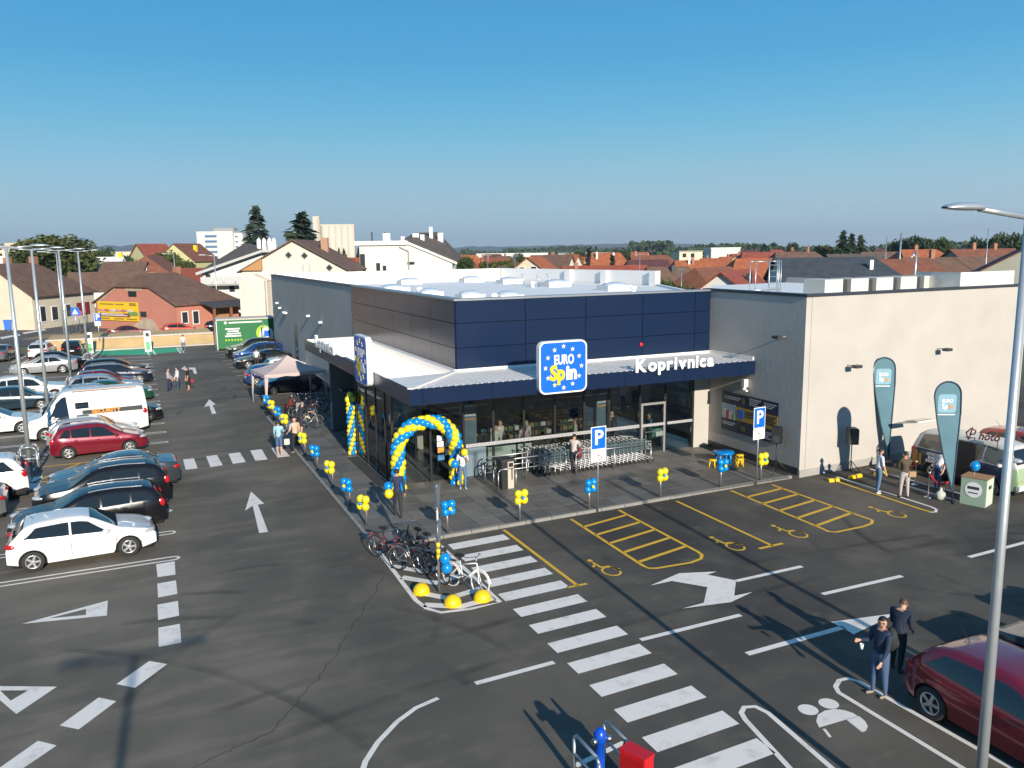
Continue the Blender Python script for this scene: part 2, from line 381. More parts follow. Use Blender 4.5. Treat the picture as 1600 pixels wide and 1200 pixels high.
# lane arrows
poly('lane_arrow', [(3.56, 32.68), (3.80, 30.79), (3.57, 30.78), (3.46, 27.49), (3.17, 27.49), (3.38, 30.74), (3.05, 30.23)])
poly('lane_arrow', [(3.86, 55.48), (4.07, 53.35), (3.87, 53.22), (3.83, 50.26), (3.58, 50.18), (3.67, 53.08), (3.35, 52.78)])
poly('lane_arrow', [(3.02, 71.90), (3.40, 73.41), (3.39, 72.41), (4.11, 72.01), (3.99, 68.12), (3.76, 68.25), (3.83, 70.81), (3.36, 71.08), (3.32, 70.28)])
def cr(*p): return p
poly('lane_arrow', [(12.35, 18.10), (13.58, 18.47), (14.63, 18.10), (14.24, 18.03), (14.69, 17.34), (13.97, 16.54), (14.58, 16.52), (13.63, 16.26), (12.25, 16.50), (12.97, 16.54), (13.69, 17.32), (13.07, 18.10)])
line('lane_line', [(14.66, 17.31), (17.08, 17.32)], .15)
line('lane_line', [(16.14, 15.59), (19.06, 15.54)], .15)
line('lane_line', [(10.33, 15.51), (13.35, 15.54)], .15)
poly('lane_arrow', [(15.08, 14.25), (16.96, 13.89), (15.06, 13.51), (15.09, 13.85)])
line('lane_line', [(12.13, 13.86), (15.14, 13.90)], .17)
line('lane_line', [(22.02, 15.68), (24.62, 15.75), (27.96, 15.83)], .15)
line('lane_line', [(6.03, 15.37), (7.98, 15.45)], .15)
line('lane_line', [(2.80, 12.88), (3.18, 13.69), (3.55, 14.18), (4.08, 14.69), (4.58, 15.01), (5.11, 15.16)], .11)
# hollow give-way triangles
def hollow(o, i): mk('give_way_triangle', WHITE, lambda b: b.add([(x, y, .004) for x, y in o+i], [(0, 1, 4, 3), (1, 2, 5, 4), (2, 0, 3, 5)]))
hollow([(-3.24, 23.10), (-1.29, 23.71), (-1.29, 22.68)], [(-2.65, 23.16), (-1.80, 23.38), (-1.78, 22.96)])
hollow([(-3.64, 19.94), (-2.18, 19.20), (-2.85, 18.34)], [(-3.28, 19.56), (-2.73, 19.30), (-3.02, 18.98)])
# bay lines of the west block: doubled lines with rounded ends
def uline(x0, x1, y, gap=.30, w=.085, ends=(False, True)):
    b = MB(); r = gap/2
    pts = [(x0, y-r)] + ([(x1-r, y-r)] + arc(x1-r, y, r, -90, 90, 8)[1:] if ends[1] else [(x1, y-r), (x1, y+r)][:1] + [(x1, y+r)]) + [(x0, y+r)]
    if ends[1]: b.stroke(pts, w)
    else: b.stroke([(x0, y-r), (x1, y-r)], w); b.stroke([(x0, y+r), (x1, y+r)], w)
    return b.build('bay_line', WHITE, lot)
for y in (26.3, 28.9, 31.5, 34.1): uline(-4.55, .62, y)
for k in range(16): uline(-4.55, .95, 43.6+2.56*k)
for y in (26.3, 28.9, 31.5, 34.1): uline(-10.1, -5.0, y, ends=(False, False))
for k in range(15): uline(-10.1, -5.0, 43.6+2.56*k, ends=(False, False))
for k in range(12): line('bay_line', [(6.6, 55.4+2.5*k), (11.2, 55.4+2.5*k)], .1)
for k in range(8): line('bay_line', [(-16.5, 26.3+2.6*k), (-12, 26.3+2.6*k)], .1)
for x in (-9.9, -9.0, -7.3, -6.4, -4.6, -3.7): line('bay_line', [(x-.35, 83.5), (x+.25, 88.8)], .14)
# yellow hatched access bays beside the red people carrier
for q in ([(-4.6, 38.1), (.75, 38.1)], [(-4.6, 40.9), (.9, 40.9)], [(.8, 38.1), (.95, 40.9)], [(-10, 38.1), (-5, 38.1)], [(-10, 40.9), (-5, 40.9)]): line('access_line', q, .12, YELLOW)
for x in (-4.4, -2.6, -.8): line('access_line', [(x, 38.15), (x+1.6, 40.85)], .12, YELLOW)
for x in (-9.4, -7.6, -6.2): line('access_line', [(x, 38.15), (x+1.3, 40.85)], .12, YELLOW)
# yellow disabled bays along the front
line('access_line', [(10.60, 24.12), (10.55, 18.99)], .11, YELLOW); line('access_line', [(10.23, 19.00), (10.85, 18.99)], .11, YELLOW)
line('access_line', [(17.58, 24.16), (17.49, 19.00)], .11, YELLOW); line('access_line', [(16.95, 18.99), (17.93, 19.03)], .13, YELLOW)
line('access_line', [(13.13, 24.11), (12.98, 19.41), (13.02, 19.17), (13.22, 19.07), (14.39, 18.99), (14.84, 19.11), (15.06, 19.35), (15.11, 19.63), (15.13, 24.21)], .11, YELLOW)
for a in (.12, .30, .48, .66, .84):
    x0, y0 = (13.13, 24.11); x1, y1 = (13.01, 19.28); u0, v0 = (15.13, 24.21); u1, v1 = (15.06, 19.41)
    line('access_line', [(x0+(x1-x0)*min(1, a+.07), y0+(y1-y0)*min(1, a+.07)), (u0+(u1-u0)*a, v0+(v1-v0)*a)], .14, YELLOW)
line('access_line', [(20.22, 24.33), (20.06, 19.51), (20.02, 19.22), (20.19, 19.06), (21.45, 19.07), (21.90, 19.17), (22.19, 19.40), (22.19, 19.70), (22.15, 24.23)], .11, YELLOW)
for a in (.12, .30, .48, .66, .84):
    x0, y0 = (20.22, 24.33); x1, y1 = (20.06, 19.37); u0, v0 = (22.15, 24.23); u1, v1 = (22.20, 19.54)
    line('access_line', [(x0+(x1-x0)*min(1, a+.07), y0+(y1-y0)*min(1, a+.07)), (u0+(u1-u0)*a, v0+(v1-v0)*a)], .14, YELLOW)
line('access_line', [(24.77, 23.86), (24.65, 19.48), (24.70, 19.13)], .11, YELLOW)
line('bay_line', [(25.26, 23.93), (25.23, 21.64), (25.20, 19.53), (25.11, 19.25), (24.84, 19.06), (24.62, 19.14)], .1)
line('bay_line', [(27.37, 24.18), (27.45, 21.77), (27.55, 19.28), (27.37, 19.02), (26.89, 18.92), (26.66, 19.38), (26.65, 21.98)], .1)
def wheelchair(x, y):
    b = MB(); z = .005
    b.stroke(arc(x+.10, y-.62, .40, 0, 342, 18), .10, z)
    b.add([(px, py, z) for px, py in arc(x-.12, y+.62, .13, 0, 330, 10)], [tuple(range(11))])
    b.stroke([(x-.12, y+.42), (x-.08, y-.12), (x+.30, y-.16), (x+.52, y-.62)], .14, z)
    b.stroke([(x-.12, y+.2), (x-.42, y+.02)], .12, z); b.stroke([(x+.45, y-.6), (x+.62, y-.52)], .1, z)
    q = x, y; b.v = [(q[0]+(v[0]-q[0])*.62, q[1]+(v[1]-q[1])*.80, v[2]) for v in b.v]; return b.build('wheelchair_symbol', YELLOW, lot)
for x, y in ((11.86, 19.95), (16.35, 19.95), (18.9, 19.95), (23.35, 19.95)): wheelchair(x, y)
# family bay symbol and rounded white lines at the right
def ell(cx, cy, a, b_, t, n=16, s=0, e=360): return [(cx+a*math.cos(R(s+(e-s)*i/n))*math.cos(t)-b_*math.sin(R(s+(e-s)*i/n))*math.sin(t), cy+a*math.cos(R(s+(e-s)*i/n))*math.sin(t)+b_*math.sin(R(s+(e-s)*i/n))*math.cos(t)) for i in range(n+1)]
for q in ((11.68, 11.50), (12.22, 11.49)): poly('family_symbol', ell(*q, .20, .20, 0)[:-1])
poly('family_symbol', [(11.41, 10.93), (11.52, 11.12), (11.72, 11.28), (11.96, 11.33), (12.17, 11.29), (12.32, 11.17), (12.39, 11.02), (12.39, 10.90)])
poly('family_symbol', [(12.09, 10.90), (12.41, 10.89), (12.38, 10.71), (12.29, 10.56), (12.13, 10.46), (12.03, 10.46)])
line('family_symbol', [(11.46, 10.86), (11.41, 10.72), (11.36, 10.60)], .06)
line('bay_line', [(12.76, 8.39), (12.73, 11.72), (12.85, 11.92), (13.12, 12.08), (13.35, 12.06), (13.45, 11.86), (13.56, 7.23)], .11)
line('bay_line', [(9.84, 9.42), (10.31, 11.76), (10.40, 11.99), (10.59, 12.13), (10.81, 12.05), (10.88, 11.76), (10.60, 9.24)], .11)
# bicycle corner: white outline and hatching
line('island_outline', [(6.31, 24.07), (6.21, 20.04), (6.31, 19.42), (6.57, 19.03), (7.32, 18.90), (8.18, 18.94), (8.20, 24.09)], .13)
for q in ([(6.33, 22.66), (7.04, 21.86), (8.07, 22.07)], [(6.34, 21.73), (7.06, 20.92), (8.06, 21.15)], [(6.38, 20.56), (7.03, 19.78), (8.18, 20.01)], [(6.32, 19.67), (7.15, 19.14), (8.15, 19.27)]): line('island_hatch', q, .28)
line('island_outline', [(7.43, 11.45), (7.75, 12.15), (7.65, 11.14), (7.65, 10.28)], .12)
line('island_outline', [(6.58, 11.92), (7.75, 12.15)], .12)
# green charging bays
poly('charging_bay', [(-2.87, 85.40), (-4.16, 88.42), (-4.25, 90.85), (0.87, 88.74), (3.99, 88.46), (4.11, 85.31), (0.79, 83.82)], GREENP, .003)
for q in ([(0.70, 89.15), (0.83, 83.25)], [(1.17, 88.87), (1.38, 83.47)], [(3.47, 88.77), (3.55, 83.32)], [(3.76, 88.60), (3.85, 83.71)]): line('bay_line', q, .16, WHITE, .006)
# tyre scuffs: dark thin rubber on the asphalt
def tyre_mat():
    m = bpy.data.materials.new('tyre_scuff'); m.use_nodes = True; n = m.node_tree.nodes; L = m.node_tree.links.new; b = n['Principled BSDF']
    b.inputs['Base Color'].default_value = (.014, .014, .015, 1); b.inputs['Roughness'].default_value = .7
    tc = n.new('ShaderNodeTexCoord'); t = n.new('ShaderNodeTexNoise'); t.inputs['Scale'].default_value = .35; t.inputs['Detail'].default_value = 6; L(tc.outputs['Object'], t.inputs[0])
    r = n.new('ShaderNodeMapRange'); L(t.outputs[0], r.inputs[0])
    for i, k in zip((1, 2, 3, 4), (.45, .78, .0, .20)): r.inputs[i].default_value = k
    L(r.outputs[0], b.inputs['Alpha']); return m
tm = tyre_mat(); b = MB()
for q in (arc(1.0, 60, 4.2, -60, 70, 16), arc(1.0, 60, 3.4, -70, 60, 16), arc(.5, 62, 6.0, -70, 40, 16), arc(2.5, 56, 3.0, -80, 100, 16), arc(21, 10.5, 6.5, 20, 110, 16), arc(22.5, 10.5, 6.5, 20, 105, 16), arc(29, 15, 9, 120, 200, 14), arc(27, 15, 9, 120, 200, 14),
          arc(-2, 14, 8, 10, 95, 16), arc(-2, 14, 9.6, 10, 95, 16), arc(1, 44, 5, -80, 20, 12), arc(9, 13, 11, 130, 200, 14), arc(2, 20, 4.5, -30, 120, 14), arc(-9, 10, 13, -10, 60, 14),
          arc(14, -38, 54.5, 62, 105, 24), arc(14, -38, 56.2, 64, 104, 24), arc(5, 51, 3.2, 60, 200, 14), arc(5, 51, 4.3, 60, 190, 14), arc(22, 17, 4, 200, 330, 12)): b.stroke(q, .17, .0015); b.stroke([(x+.03, y+.02) for x, y in q], .30, .0011)
stuff(b.build('tyre_mark', tm, lot))
# hairline cracks in the old asphalt
b = MB(); random.seed(5)
for p0, p1 in (((5.91, 22.05), (3.49, 17.80)), ((3.49, 17.80), (1.85, 15.47)), ((1.85, 15.47), (0.29, 14.87))):
    a, c = Vector(p0), Vector(p1); pts = []
    for i in range(22):
        t = i/21; p = a.lerp(c, t); pts.append((p.x+random.uniform(-.05, .05), p.y+random.uniform(-.05, .05)))
    b.stroke(pts, .018, .0017)
stuff(b.build('crack', mat('crack_tar', (.026, .024, .022), .9), lot))

# pavement: paving slabs laid on a bed, concrete kerb stones along the edge
PV = MB(); PV.prism([(6.33, 24.22), (23.78, 24.62), (23.78, 30.4), (11.4, 30.5), (11.4, 48.0), (6.33, 48.0)], -.02, .085)
pave = structure(PV.build('pavement', mat('joint_sand', (.035, .034, .032), .95)))
slab = MB(); slab.box(-.438, .438, -.438, .438, -.02, .012); slab_me = slab.mesh('paver', MATS['paver_grey'])
random.seed(3)
for j in range(27):
    for i in range(20):
        x, y = 6.80+.89*i, 24.88+.89*j
        if (y < 30.3 and x < 23.7) or (y >= 30.3 and x < 8.5 and y < 36) or (y >= 36 and x < 11.4 and y < 48):
            o = put('paver', slab_me, pave, (x, y, .09+random.uniform(-.002, .002))); o.rotation_euler = (random.uniform(-.002, .002), random.uniform(-.002, .002), 0)
m_kerb = mat('kerb_concrete', (.25, .24, .22), .85, var=.15, vscale=2)
ks = MB(); ks.box(-.49, .49, -.06, .06, -.1, .11); ks_me = ks.mesh('kerb_stone', m_kerb)
for i in range(17): put('kerb_stone', ks_me, pave, (7.0+i, 24.24+.0235*(i+.5), 0), .0235)
for i in range(23): put('kerb_stone', ks_me, pave, (6.29, 24.9+i, 0), math.pi/2)


# ================================================================== THE MARKET
GX, GY, NX, WX = 8.70, 30.45, 11.43, 23.80
mk_ = thing('supermarket', 'dark blue clad supermarket with white roof, glass front and corner canopy', 'supermarket', (16, 40, 0))
def mp(mb, name, m, parent=None): return mb.build(name, m, parent or mk_, world=True) if (parent is None) else mb.build(name, m, parent)
def mbox(name, m, *a):
    b = MB(); b.box(*a); return mp(b, name, m)
# walls: west wall, navy hall front backing, poster wall of the east wing
W1 = mbox('left_wall', M_GREYR, NX, NX+.3, 47.2, 77.7, 0, 7.25)
mbox('left_wall', M_GREYR, NX+.02, NX+.3, 36.1, 47.18, 0, 4.5)
mbox('parapet_cap', M_DGREY, NX-.05, NX+.4, 47.2, 77.75, 7.25, 7.33)
mbox('backing_wall', M_DGREY, NX+.09, WX, GY+.08, GY+.3, 4.0, 7.24)
mbox('backing_wall', M_DGREY, NX+.09, NX+.3, GY+.3, 47.19, 4.5, 7.24)
mbox('wall_plinth', M_DGREY, NX-.03, NX+.02, 36.1, 77.7, .0, .28)
zs = [4.47, 5.395, 6.37, 7.26]
xs = [NX, 14.47, 17.30, 20.15, 22.94, WX-.01]
for i in range(5):
    for k in range(3): mbox('wall_panel', M_NAVY, xs[i]+.012, xs[i+1]-.012, GY-.03, GY+.05, zs[k]+.012, zs[k+1]-.012)
ys = [GY+.06, 33.32, 36.15, 39.11, 42.15, 44.7, 47.19]
for i in range(6):
    for k in range(3): mbox('wall_panel', M_NAVY, NX-.03, NX+.05, ys[i]+.012, ys[i+1]-.012, zs[k]+.012, zs[k+1]-.012)
m_cap = mat('roof_edge_flashing', (.34, .36, .38), .4, .6)
mbox('parapet_cap', m_cap, NX-.07, WX+.1, GY-.07, GY+.45, 7.265, 7.34)
mbox('parapet_cap', m_cap, NX-.07, NX+.45, GY+.46, 47.19, 7.265, 7.34)
# roof deck and upstands
b = MB(); b.prism([(NX+.31, GY+.31), (24.0, GY+.31), (31.6, 40.5), (38.3, 55.8), (34.0, 77.4), (NX+.31, 77.4)], 5.9, 6.25); roof = mp(b, 'roof', M_WROOF)
mbox('parapet', M_WROOF, NX+.31, 34.0, 77.4, 77.75, 6.0, 7.40)
A_, B_ = Vector((34.05, 77.6)), Vector((38.4, 55.9)); dn = (B_-A_).normalized(); pn = Vector((-dn.y, dn.x))
b = MB(); b.prism([tuple(A_), tuple(A_+pn*.3), tuple(B_+pn*.3), tuple(B_)][::-1], 6.0, 7.42); mp(b, 'parapet', M_WROOF)
for t in (.50, .72, .985):
    c = A_.lerp(B_, t)-pn*.12; b = MB(); b.obox((c.x, c.y, 6.82), (.75, .3, 1.15), rz(math.atan2(dn.y, dn.x))); mp(b, 'parapet_pier', M_WROOF)
b = MB(); b.bar((31.7, 40.6, 6.3), (38.3, 55.7, 6.3), .25, .16); mp(b, 'roof_edge', M_WROOF)
# skylights on the roof
m_dome = mat('skylight_dome', (.40, .47, .56), .3, 0, .5); m_curb = mat('skylight_curb', (.74, .74, .72), .6)
for i, (x, y) in enumerate(((17.56, 59.48), (17.52, 51.22), (18.49, 46.56), (29.42, 73.70), (30.77, 67.80), (31.17, 59.65), (31.63, 51.38), (20.07, 44.44), (23.08, 73.16))):
    s_ = 1.0 if i not in (2, 7, 1) else .75
    b = MB(); b.box(x-1.0*s_, x+1.0*s_, y-.7*s_, y+.9*s_, 6.22, 6.62); cb = mp(b, 'skylight_curb', m_curb)
    b = MB(); b.ball((x, y+.1, 6.62), 1.0, 14, 6, (.95*s_, .75*s_, .24)); mp(b, 'skylight', m_dome)
for x, y in ((18.41, 56.17), (19.09, 44.35), (29.12, 59.82), (30.50, 47.18)):
    b = MB(); b.tube((x, y, 6.2), (x, y, 6.55), .14, .14, 10); b.lathe([(.24, 6.55), (.22, 6.70), (.02, 6.75)], 10, (x, y, 0)); mp(b, 'roof_vent', M_WHITE)
for x, y in ((30.24, 60.93), (31.57, 61.69), (29.99, 63.32)):
    b = MB(); b.tube((x, y, 6.2), (x, y, 7.15), .05); b.obox((x, y, 7.1), (.35, .12, .35)); mp(b, 'aerial_box', M_GALV)
b = MB(); random.seed(9)
for i in range(14):
    x, y = 13+i*.8+random.random(), 33.5+random.random()*1.3; b.obox((x, y, 6.3), (.22, .12, .12))
stuff(mp(b, 'roof_ballast', M_DGREY))
# canopy: front and west runs, mitred corner
CX, CY, CZ0, CZ1 = 8.47, 27.30, 3.86, 4.44
fx = [CX, 8.95, 11.6, 14.45, 17.3, 20.15, 23.0, WX-.012]
for i in range(7): mbox('fascia_panel', M_NAVY, fx[i]+(.006 if i else 0), fx[i+1]-.006, CY, CY+.08, CZ0, CZ1)
fy = [CY+.081, 29.9, 32.7, 35.5, 38.3, 41.1, 43.9, 46.6]
for i in range(7): mbox('fascia_panel', M_NAVY, CX, CX+.08, fy[i]+.006, fy[i+1]-.006, CZ0, CZ1)
mbox('fascia_panel', M_NAVY, CX+.081, NX-.04, 46.52, 46.6, CZ0, CZ1)
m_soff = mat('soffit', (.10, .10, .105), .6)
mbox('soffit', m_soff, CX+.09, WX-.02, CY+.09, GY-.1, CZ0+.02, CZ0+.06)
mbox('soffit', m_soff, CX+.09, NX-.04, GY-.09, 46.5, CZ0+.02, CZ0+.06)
b = MB()
b.quad((CX+.02, CY+.02, CZ1-.02), (WX-.02, CY+.02, CZ1-.02), (WX-.02, GY-.04, 4.46), (NX-.04, GY-.04, 4.46))
x = NX-.2
while x < WX-.1: b.box(x-.025, x+.025, CY+.03, GY-.05, CZ1-.015, 4.462); x += .28
for k in range(9):
    x = CX+.35+k*.28; y1 = CY+.02+(x-CX)*(GY-CY)/(NX-CX)-.06
    b.box(x-.025, x+.025, CY+.03, y1, CZ1-.015, 4.458)
mp(b, 'canopy_roof', M_SHEET)
b = MB()
b.quad((CX+.02, CY+.03, CZ1-.021), (NX-.04, GY-.03, 4.459), (NX-.04, 46.5, 4.459), (CX+.02, 46.5, CZ1-.021))
y = GY
while y < 46.4: b.box(CX+.03, NX-.05, y-.025, y+.025, CZ1-.016, 4.464); y += .28
mp(b, 'canopy_roof', M_SHEET)
b = MB(); b.bar((CX+.05, CY+.05, CZ1+.02), (NX-.05, GY-.05, 4.50), .22, .05); mp(b, 'hip_flashing', M_SHEET)
mbox('wall_flashing', M_SHEET, NX-.06, WX-.05, GY-.11, GY-.035, 4.44, 4.56)
mbox('wall_flashing', M_SHEET, NX-.11, NX-.035, GY-.03, 46.5, 4.44, 4.56)
mbox('wall_flashing', M_SHEET, WX-.08, WX-.012, CY+.1, GY-.12, 4.44, 4.60)
# east wing: poster wall and the sunlit front, turned a few degrees
d3 = Vector((math.cos(R(2.6)), math.sin(R(2.6)))); P0 = Vector((WX, 24.52)); P1 = P0+d3*14.2
b = MB(); b.prism([(WX, 24.52), (WX+.3, 24.54), (WX+.3, GY+.5), (WX, GY+.5)], 0, 7.26); mp(b, 'wing_wall', M_BEIGE)
q = Vector((-d3.y, d3.x))*.3
b = MB(); b.prism([tuple(P0+d3*.31), tuple(P1), tuple(P1+q), tuple(P0+d3*.31+q)], 0, 7.26); mp(b, 'front_wall', M_BEIGE)
b = MB(); b.prism([(WX+.31, 25.0), tuple(P1+q*1.1), (P1.x, 41), (31.7, 40.4), (WX+.31, GY+.4)], 6.6, 6.95); mp(b, 'wing_roof', M_WROOF)
b = MB(); b.prism([tuple(P1+q), (P1.x+.3, 41), (P1.x, 41), tuple(P1+q-d3*.3)], 0, 7.26); mp(b, 'wing_wall', M_BEIGE)
m_cap2 = mat('dark_coping', (.035, .04, .055), .45)
b = MB(); b.prism([(WX-.05, 24.46), (WX+.36, 24.47), (WX+.36, GY+.5), (WX-.05, GY+.5)], 7.26, 7.37); mp(b, 'coping', m_cap2)
e = d3*.37; n_ = -q*.2
b = MB(); b.prism([tuple(P0+e+n_), tuple(P1+d3*.1+n_), tuple(P1+d3*.1+q*1.15), tuple(P0+e+q*1.15)], 7.26, 7.36); mp(b, 'coping', m_cap2)
b = MB(); b.prism([(WX-.03, 24.56), (WX-.004, 24.56), (WX-.004, 30.3), (WX-.03, 30.3)], .09, .38); mp(b, 'wall_plinth', M_DGREY)
b = MB(); b.prism([tuple(P0+n_*.4), tuple(P1+n_*.4), tuple(P1-q*.01), tuple(P0-q*.01)], .0, .30); mp(b, 'wall_plinth', mat('grey_plinth', (.33, .32, .30), .9, var=.1, vscale=2))
mbox('door_pier', M_BEIGE, 22.95, WX-.012, GY-.12, GY+.3, .08, CZ0+.02)
mbox('door_pier', M_GREYR, NX+.02, NX+.3, 35.9, 36.09, .08, CZ0)
# glass front: panes, mullions, rail, doors
gx = [GX, 10.24, 11.67, 12.97, 14.35, 15.80, 17.22, 18.48, 20.06, 21.42, 22.93]
for i in range(10):
    if i == 0: continue
    mbox('glass_pane', GLASS, gx[i]+.045, gx[i+1]-.045, GY-.012, GY+.012, .14 if i not in (8,) else 2.42, CZ0)
mbox('glass_pane', GLASS, GX+.06, 10.2, GY-.012, GY+.012, 2.45, CZ0)
mbox('door', GLASS, 9.62, 10.15, GY+.06, GY+.08, .12, 2.38)
m_mul = mat('dark_mullion', (.03, .032, .034), .35, .3)
for i, x in enumerate(gx): mbox('mullion', m_mul, x-.04, x+.04, GY-.06, GY+.06, .09, CZ0+.01)
gy = [30.53, 31.34, 32.72, 34.22, 35.95]
for i in range(4): mbox('glass_pane', GLASS, GX-.012, GX+.012, gy[i]+.03, gy[i+1]-.03, .14, CZ0)
for y in gy[1:]: mbox('mullion', m_mul, GX-.05, GX+.05, y-.03, y+.03, .09, CZ0+.01)
mbox('glass_pane', GLASS, GX+.06, NX, 35.95, 35.98, .14, CZ0)
mbox('sill', M_STEEL, GX-.10, GX-.055, 30.3, 36.0, .09, .16)
mbox('transom', m_mul, GX+.05, 10.2, GY-.05, GY+.05, 2.39, 2.45)
m_band = mat('aluminium_band', (.46, .46, .47), .45, .3)
mbox('push_rail', m_band, 11.72, 20.0, GY-.10, GY-.065, 1.33, 1.47)
mbox('push_rail', m_band, 20.12, 21.36, GY-.10, GY-.065, 1.33, 1.45); mbox('push_rail', m_band, 21.5, 22.88, GY-.10, GY-.065, 1.33, 1.45)
b = MB()
for k in range(46): x = 11.85+k*.178; b.tube((x, GY-.112, 1.40), (x, GY-.1005, 1.40), .018, .018, 6)
stuff(mp(b, 'rail_bolt', M_DGREY))
m_dfr = mat('door_frame_silver', (.36, .36, .35), .4, .4)
b = MB(); b.box(20.10, 20.2, GY-.09, GY-.061, .1, 2.4); b.box(21.30, 21.40, GY-.09, GY-.061, .1, 2.4); b.box(20.201, 21.299, GY-.09, GY-.061, 2.3, 2.4); mp(b, 'door_frame', m_dfr)
dr = mbox('door', GLASS, 20.2, 21.3, GY-.02, GY+.0, .12, 2.3)
mbox('door_handle', M_STEEL, 20.3, 21.2, GY-.12, GY-.09, 1.06, 1.1)
b = MB(); b.box(11.72, 12.6, GY-.075, GY-.062, .12, 1.30); mp(b, 'frosted_panel', mat('blue_grey_film', (.16, .22, .26), .4))
# interior
mbox('floor', MATS['indoor_tile'], GX+.1, WX-.1, GY+.1, 47, .05, .1)
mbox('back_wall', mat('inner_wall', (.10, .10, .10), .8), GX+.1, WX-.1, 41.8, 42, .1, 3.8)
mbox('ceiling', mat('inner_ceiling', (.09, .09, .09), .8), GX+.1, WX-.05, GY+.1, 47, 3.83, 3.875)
m_tot = mat('totem_blue_grey', (.10, .155, .19), .5)
for x in (11.70, 17.98):
    mbox('pillar', m_tot, x, x+.62, GY+.20, GY+.5, .1, 3.05)
    mbox('pillar_light', M_SIGNW, x+.03, x+.59, GY+.17, GY+.198, 2.96, 3.0)
    lettering('pillar_text', 'pametna', M_SIGNW, mk_, Vector((x+.31, GY+.19, 2.62))-mk_.location, 0, .155, .004, .003)
    lettering('pillar_text', 'kupovina', mat('orange_print', (.75, .30, .04), .5), mk_, Vector((x+.31, GY+.19, 2.45))-mk_.location, 0, .15, .004, .003)
m_cou = mat('mint_counter', (.50, .56, .48), .5)
ck = thing('checkout_counter', 'pale checkout counter standing behind the glass beside the litter bin', 'counter', (13.6, 31.6, .1))
b = MB(); b.box(-1.1, 1.5, -.35, .35, 0, .92); b.build('base', m_cou, ck); b = MB(); b.box(-1.15, 1.55, -.4, .4, .92, .98); b.build('top', M_DGREY, ck)
for i, (x, y) in enumerate(((15.6, 35.4), (17.5, 35.7), (19.5, 36.0))):
    sh = thing('sales_shelf', ('display shelf with pale goods inside the glass front, behind the trolleys', 'display shelf inside the glass front beside the blue-grey pillar', 'display shelf inside the shop behind the exit door')[i], 'shelf', (x, y, .1))
    b = MB(); b.box(-.8, .8, .2, .26, 0, 1.7); b.build('back', M_DGREY, sh)
    for k in range(4):
        b = MB(); b.box(-.8, .8, -.25, .2, .12+k*.42, .16+k*.42); b.build('shelf_board', M_DGREY, sh)
        for j in range(5):
            b = MB(); b.box(-.75+j*.31, -.5+j*.31, -.2, .12, .162+k*.42, .36+k*.42); b.build('pack', (mat('pack_green', (.05, .10, .04)), mat('pack_cream', (.42, .40, .34)), mat('pack_brown', (.10, .05, .04)), mat('pack_ochre', (.20, .13, .03)))[(i+j+k) % 4], sh)
b = thing('bin_crate', 'mint plastic sales bin behind the exit pane', 'bin', (22.0, 32.0, .1))
bb = MB(); bb.lathe([(.25, 0), (.36, .85), (.33, .85), (.24, .05)], 12); bb.build('tub', mat('mint_plastic', (.12, .33, .30), .4), b); bb = MB(); bb.box(-.2, .2, -.32, -.3, .35, .6); bb.build('price_card', M_SIGNW, b)
pt = thing('window_notice', 'white and blue notices stuck on the entrance door pane under the balloon arch', 'notice', (10.5, GY-.07, 1.25))
for i, (x, z, c) in enumerate(((0, .5, M_SIGNW), (.34, .5, mat('print_blue', (.05, .2, .42))), (0, .25, M_SIGNW), (.34, .22, mat('print_mint', (.4, .6, .5))), (.02, 0, mat('print_orange', (.7, .3, .05))), (.34, -.12, M_SIGNW), (.02, -.3, mat('print_blue', (.05, .2, .42))))):
    b = MB(); b.box(x, x+.27, -.012, -.004, z, z+.22); b.build('sheet', c, pt)
# wall things on the market
def roundrect(w, h, r, n=6):
    p = []
    for cx, cy, a in ((w/2-r, h/2-r, 0), (-w/2+r, h/2-r, 90), (-w/2+r, -h/2+r, 180), (w/2-r, -h/2+r, 270)):
        p += [(cx+r*math.cos(R(a+90*i/n)), cy+r*math.sin(R(a+90*i/n))) for i in range(n+1)]
    return p
def star(cx, cz, r, y): return [(cx+(r if k % 2 == 0 else r*.42)*math.sin(math.pi*k/5), y, cz+(r if k % 2 == 0 else r*.42)*math.cos(math.pi*k/5)) for k in range(10)][::-1]
def sign_box(label, loc, rot):
    t = thing('shop_sign', label, 'sign', loc, rot)
    b = MB(); b.ext([(x, 0, z) for x, z in roundrect(2.02, 1.98, .26)][::-1], (0, .24, 0)); b.build('case', M_SIGNW, t)
    b = MB(); b.ext([(x, -.012, z) for x, z in roundrect(1.90, 1.86, .22)][::-1], (0, .011, 0)); b.build('face', M_SIGNB, t)
    for k in range(12):
        a = math.pi*2*k/12; x, z = .76*math.sin(a), .76*math.cos(a)
        if k in (0, 6): z *= 1.03
        b = MB(); b.ext(star(x, z, .10, -.026), (0, .013, 0)); b.build('star', M_STARY, t)
    def word(s, m, x0, x1, z, cap, bold):
        me = text_mesh(s, 1.0, .006, bold, 1.0, 'LEFT', 0.0, True).copy(); me.materials.append(m)
        a = min(v.co.x for v in me.vertices); c = max(v.co.x for v in me.vertices); h = max(v.co.y for v in me.vertices)
        for v in me.vertices: v.co.x = (v.co.x-a)/(c-a)*(x1-x0); v.co.y *= cap/h
        o = put('letters', me, t, (x0, -.022, z)); o.rotation_euler = (math.pi/2, 0, 0)
    word('EURO', M_SIGNW, -.40, .44, .12, .36, .035); word('Sp', M_SIGNY, -.58, .06, -.46, .56, .05); word('in', M_SIGNW, .10, .56, -.46, .50, .05)
    return t
sign_box('large blue square shop sign with ring of stars on the front canopy edge', (14.42, CY-.26, 4.86), 0)
ls = sign_box('blue starred shop sign on the west canopy edge, seen edge-on', (CX-.26, 33.0, 4.86), -math.pi/2)
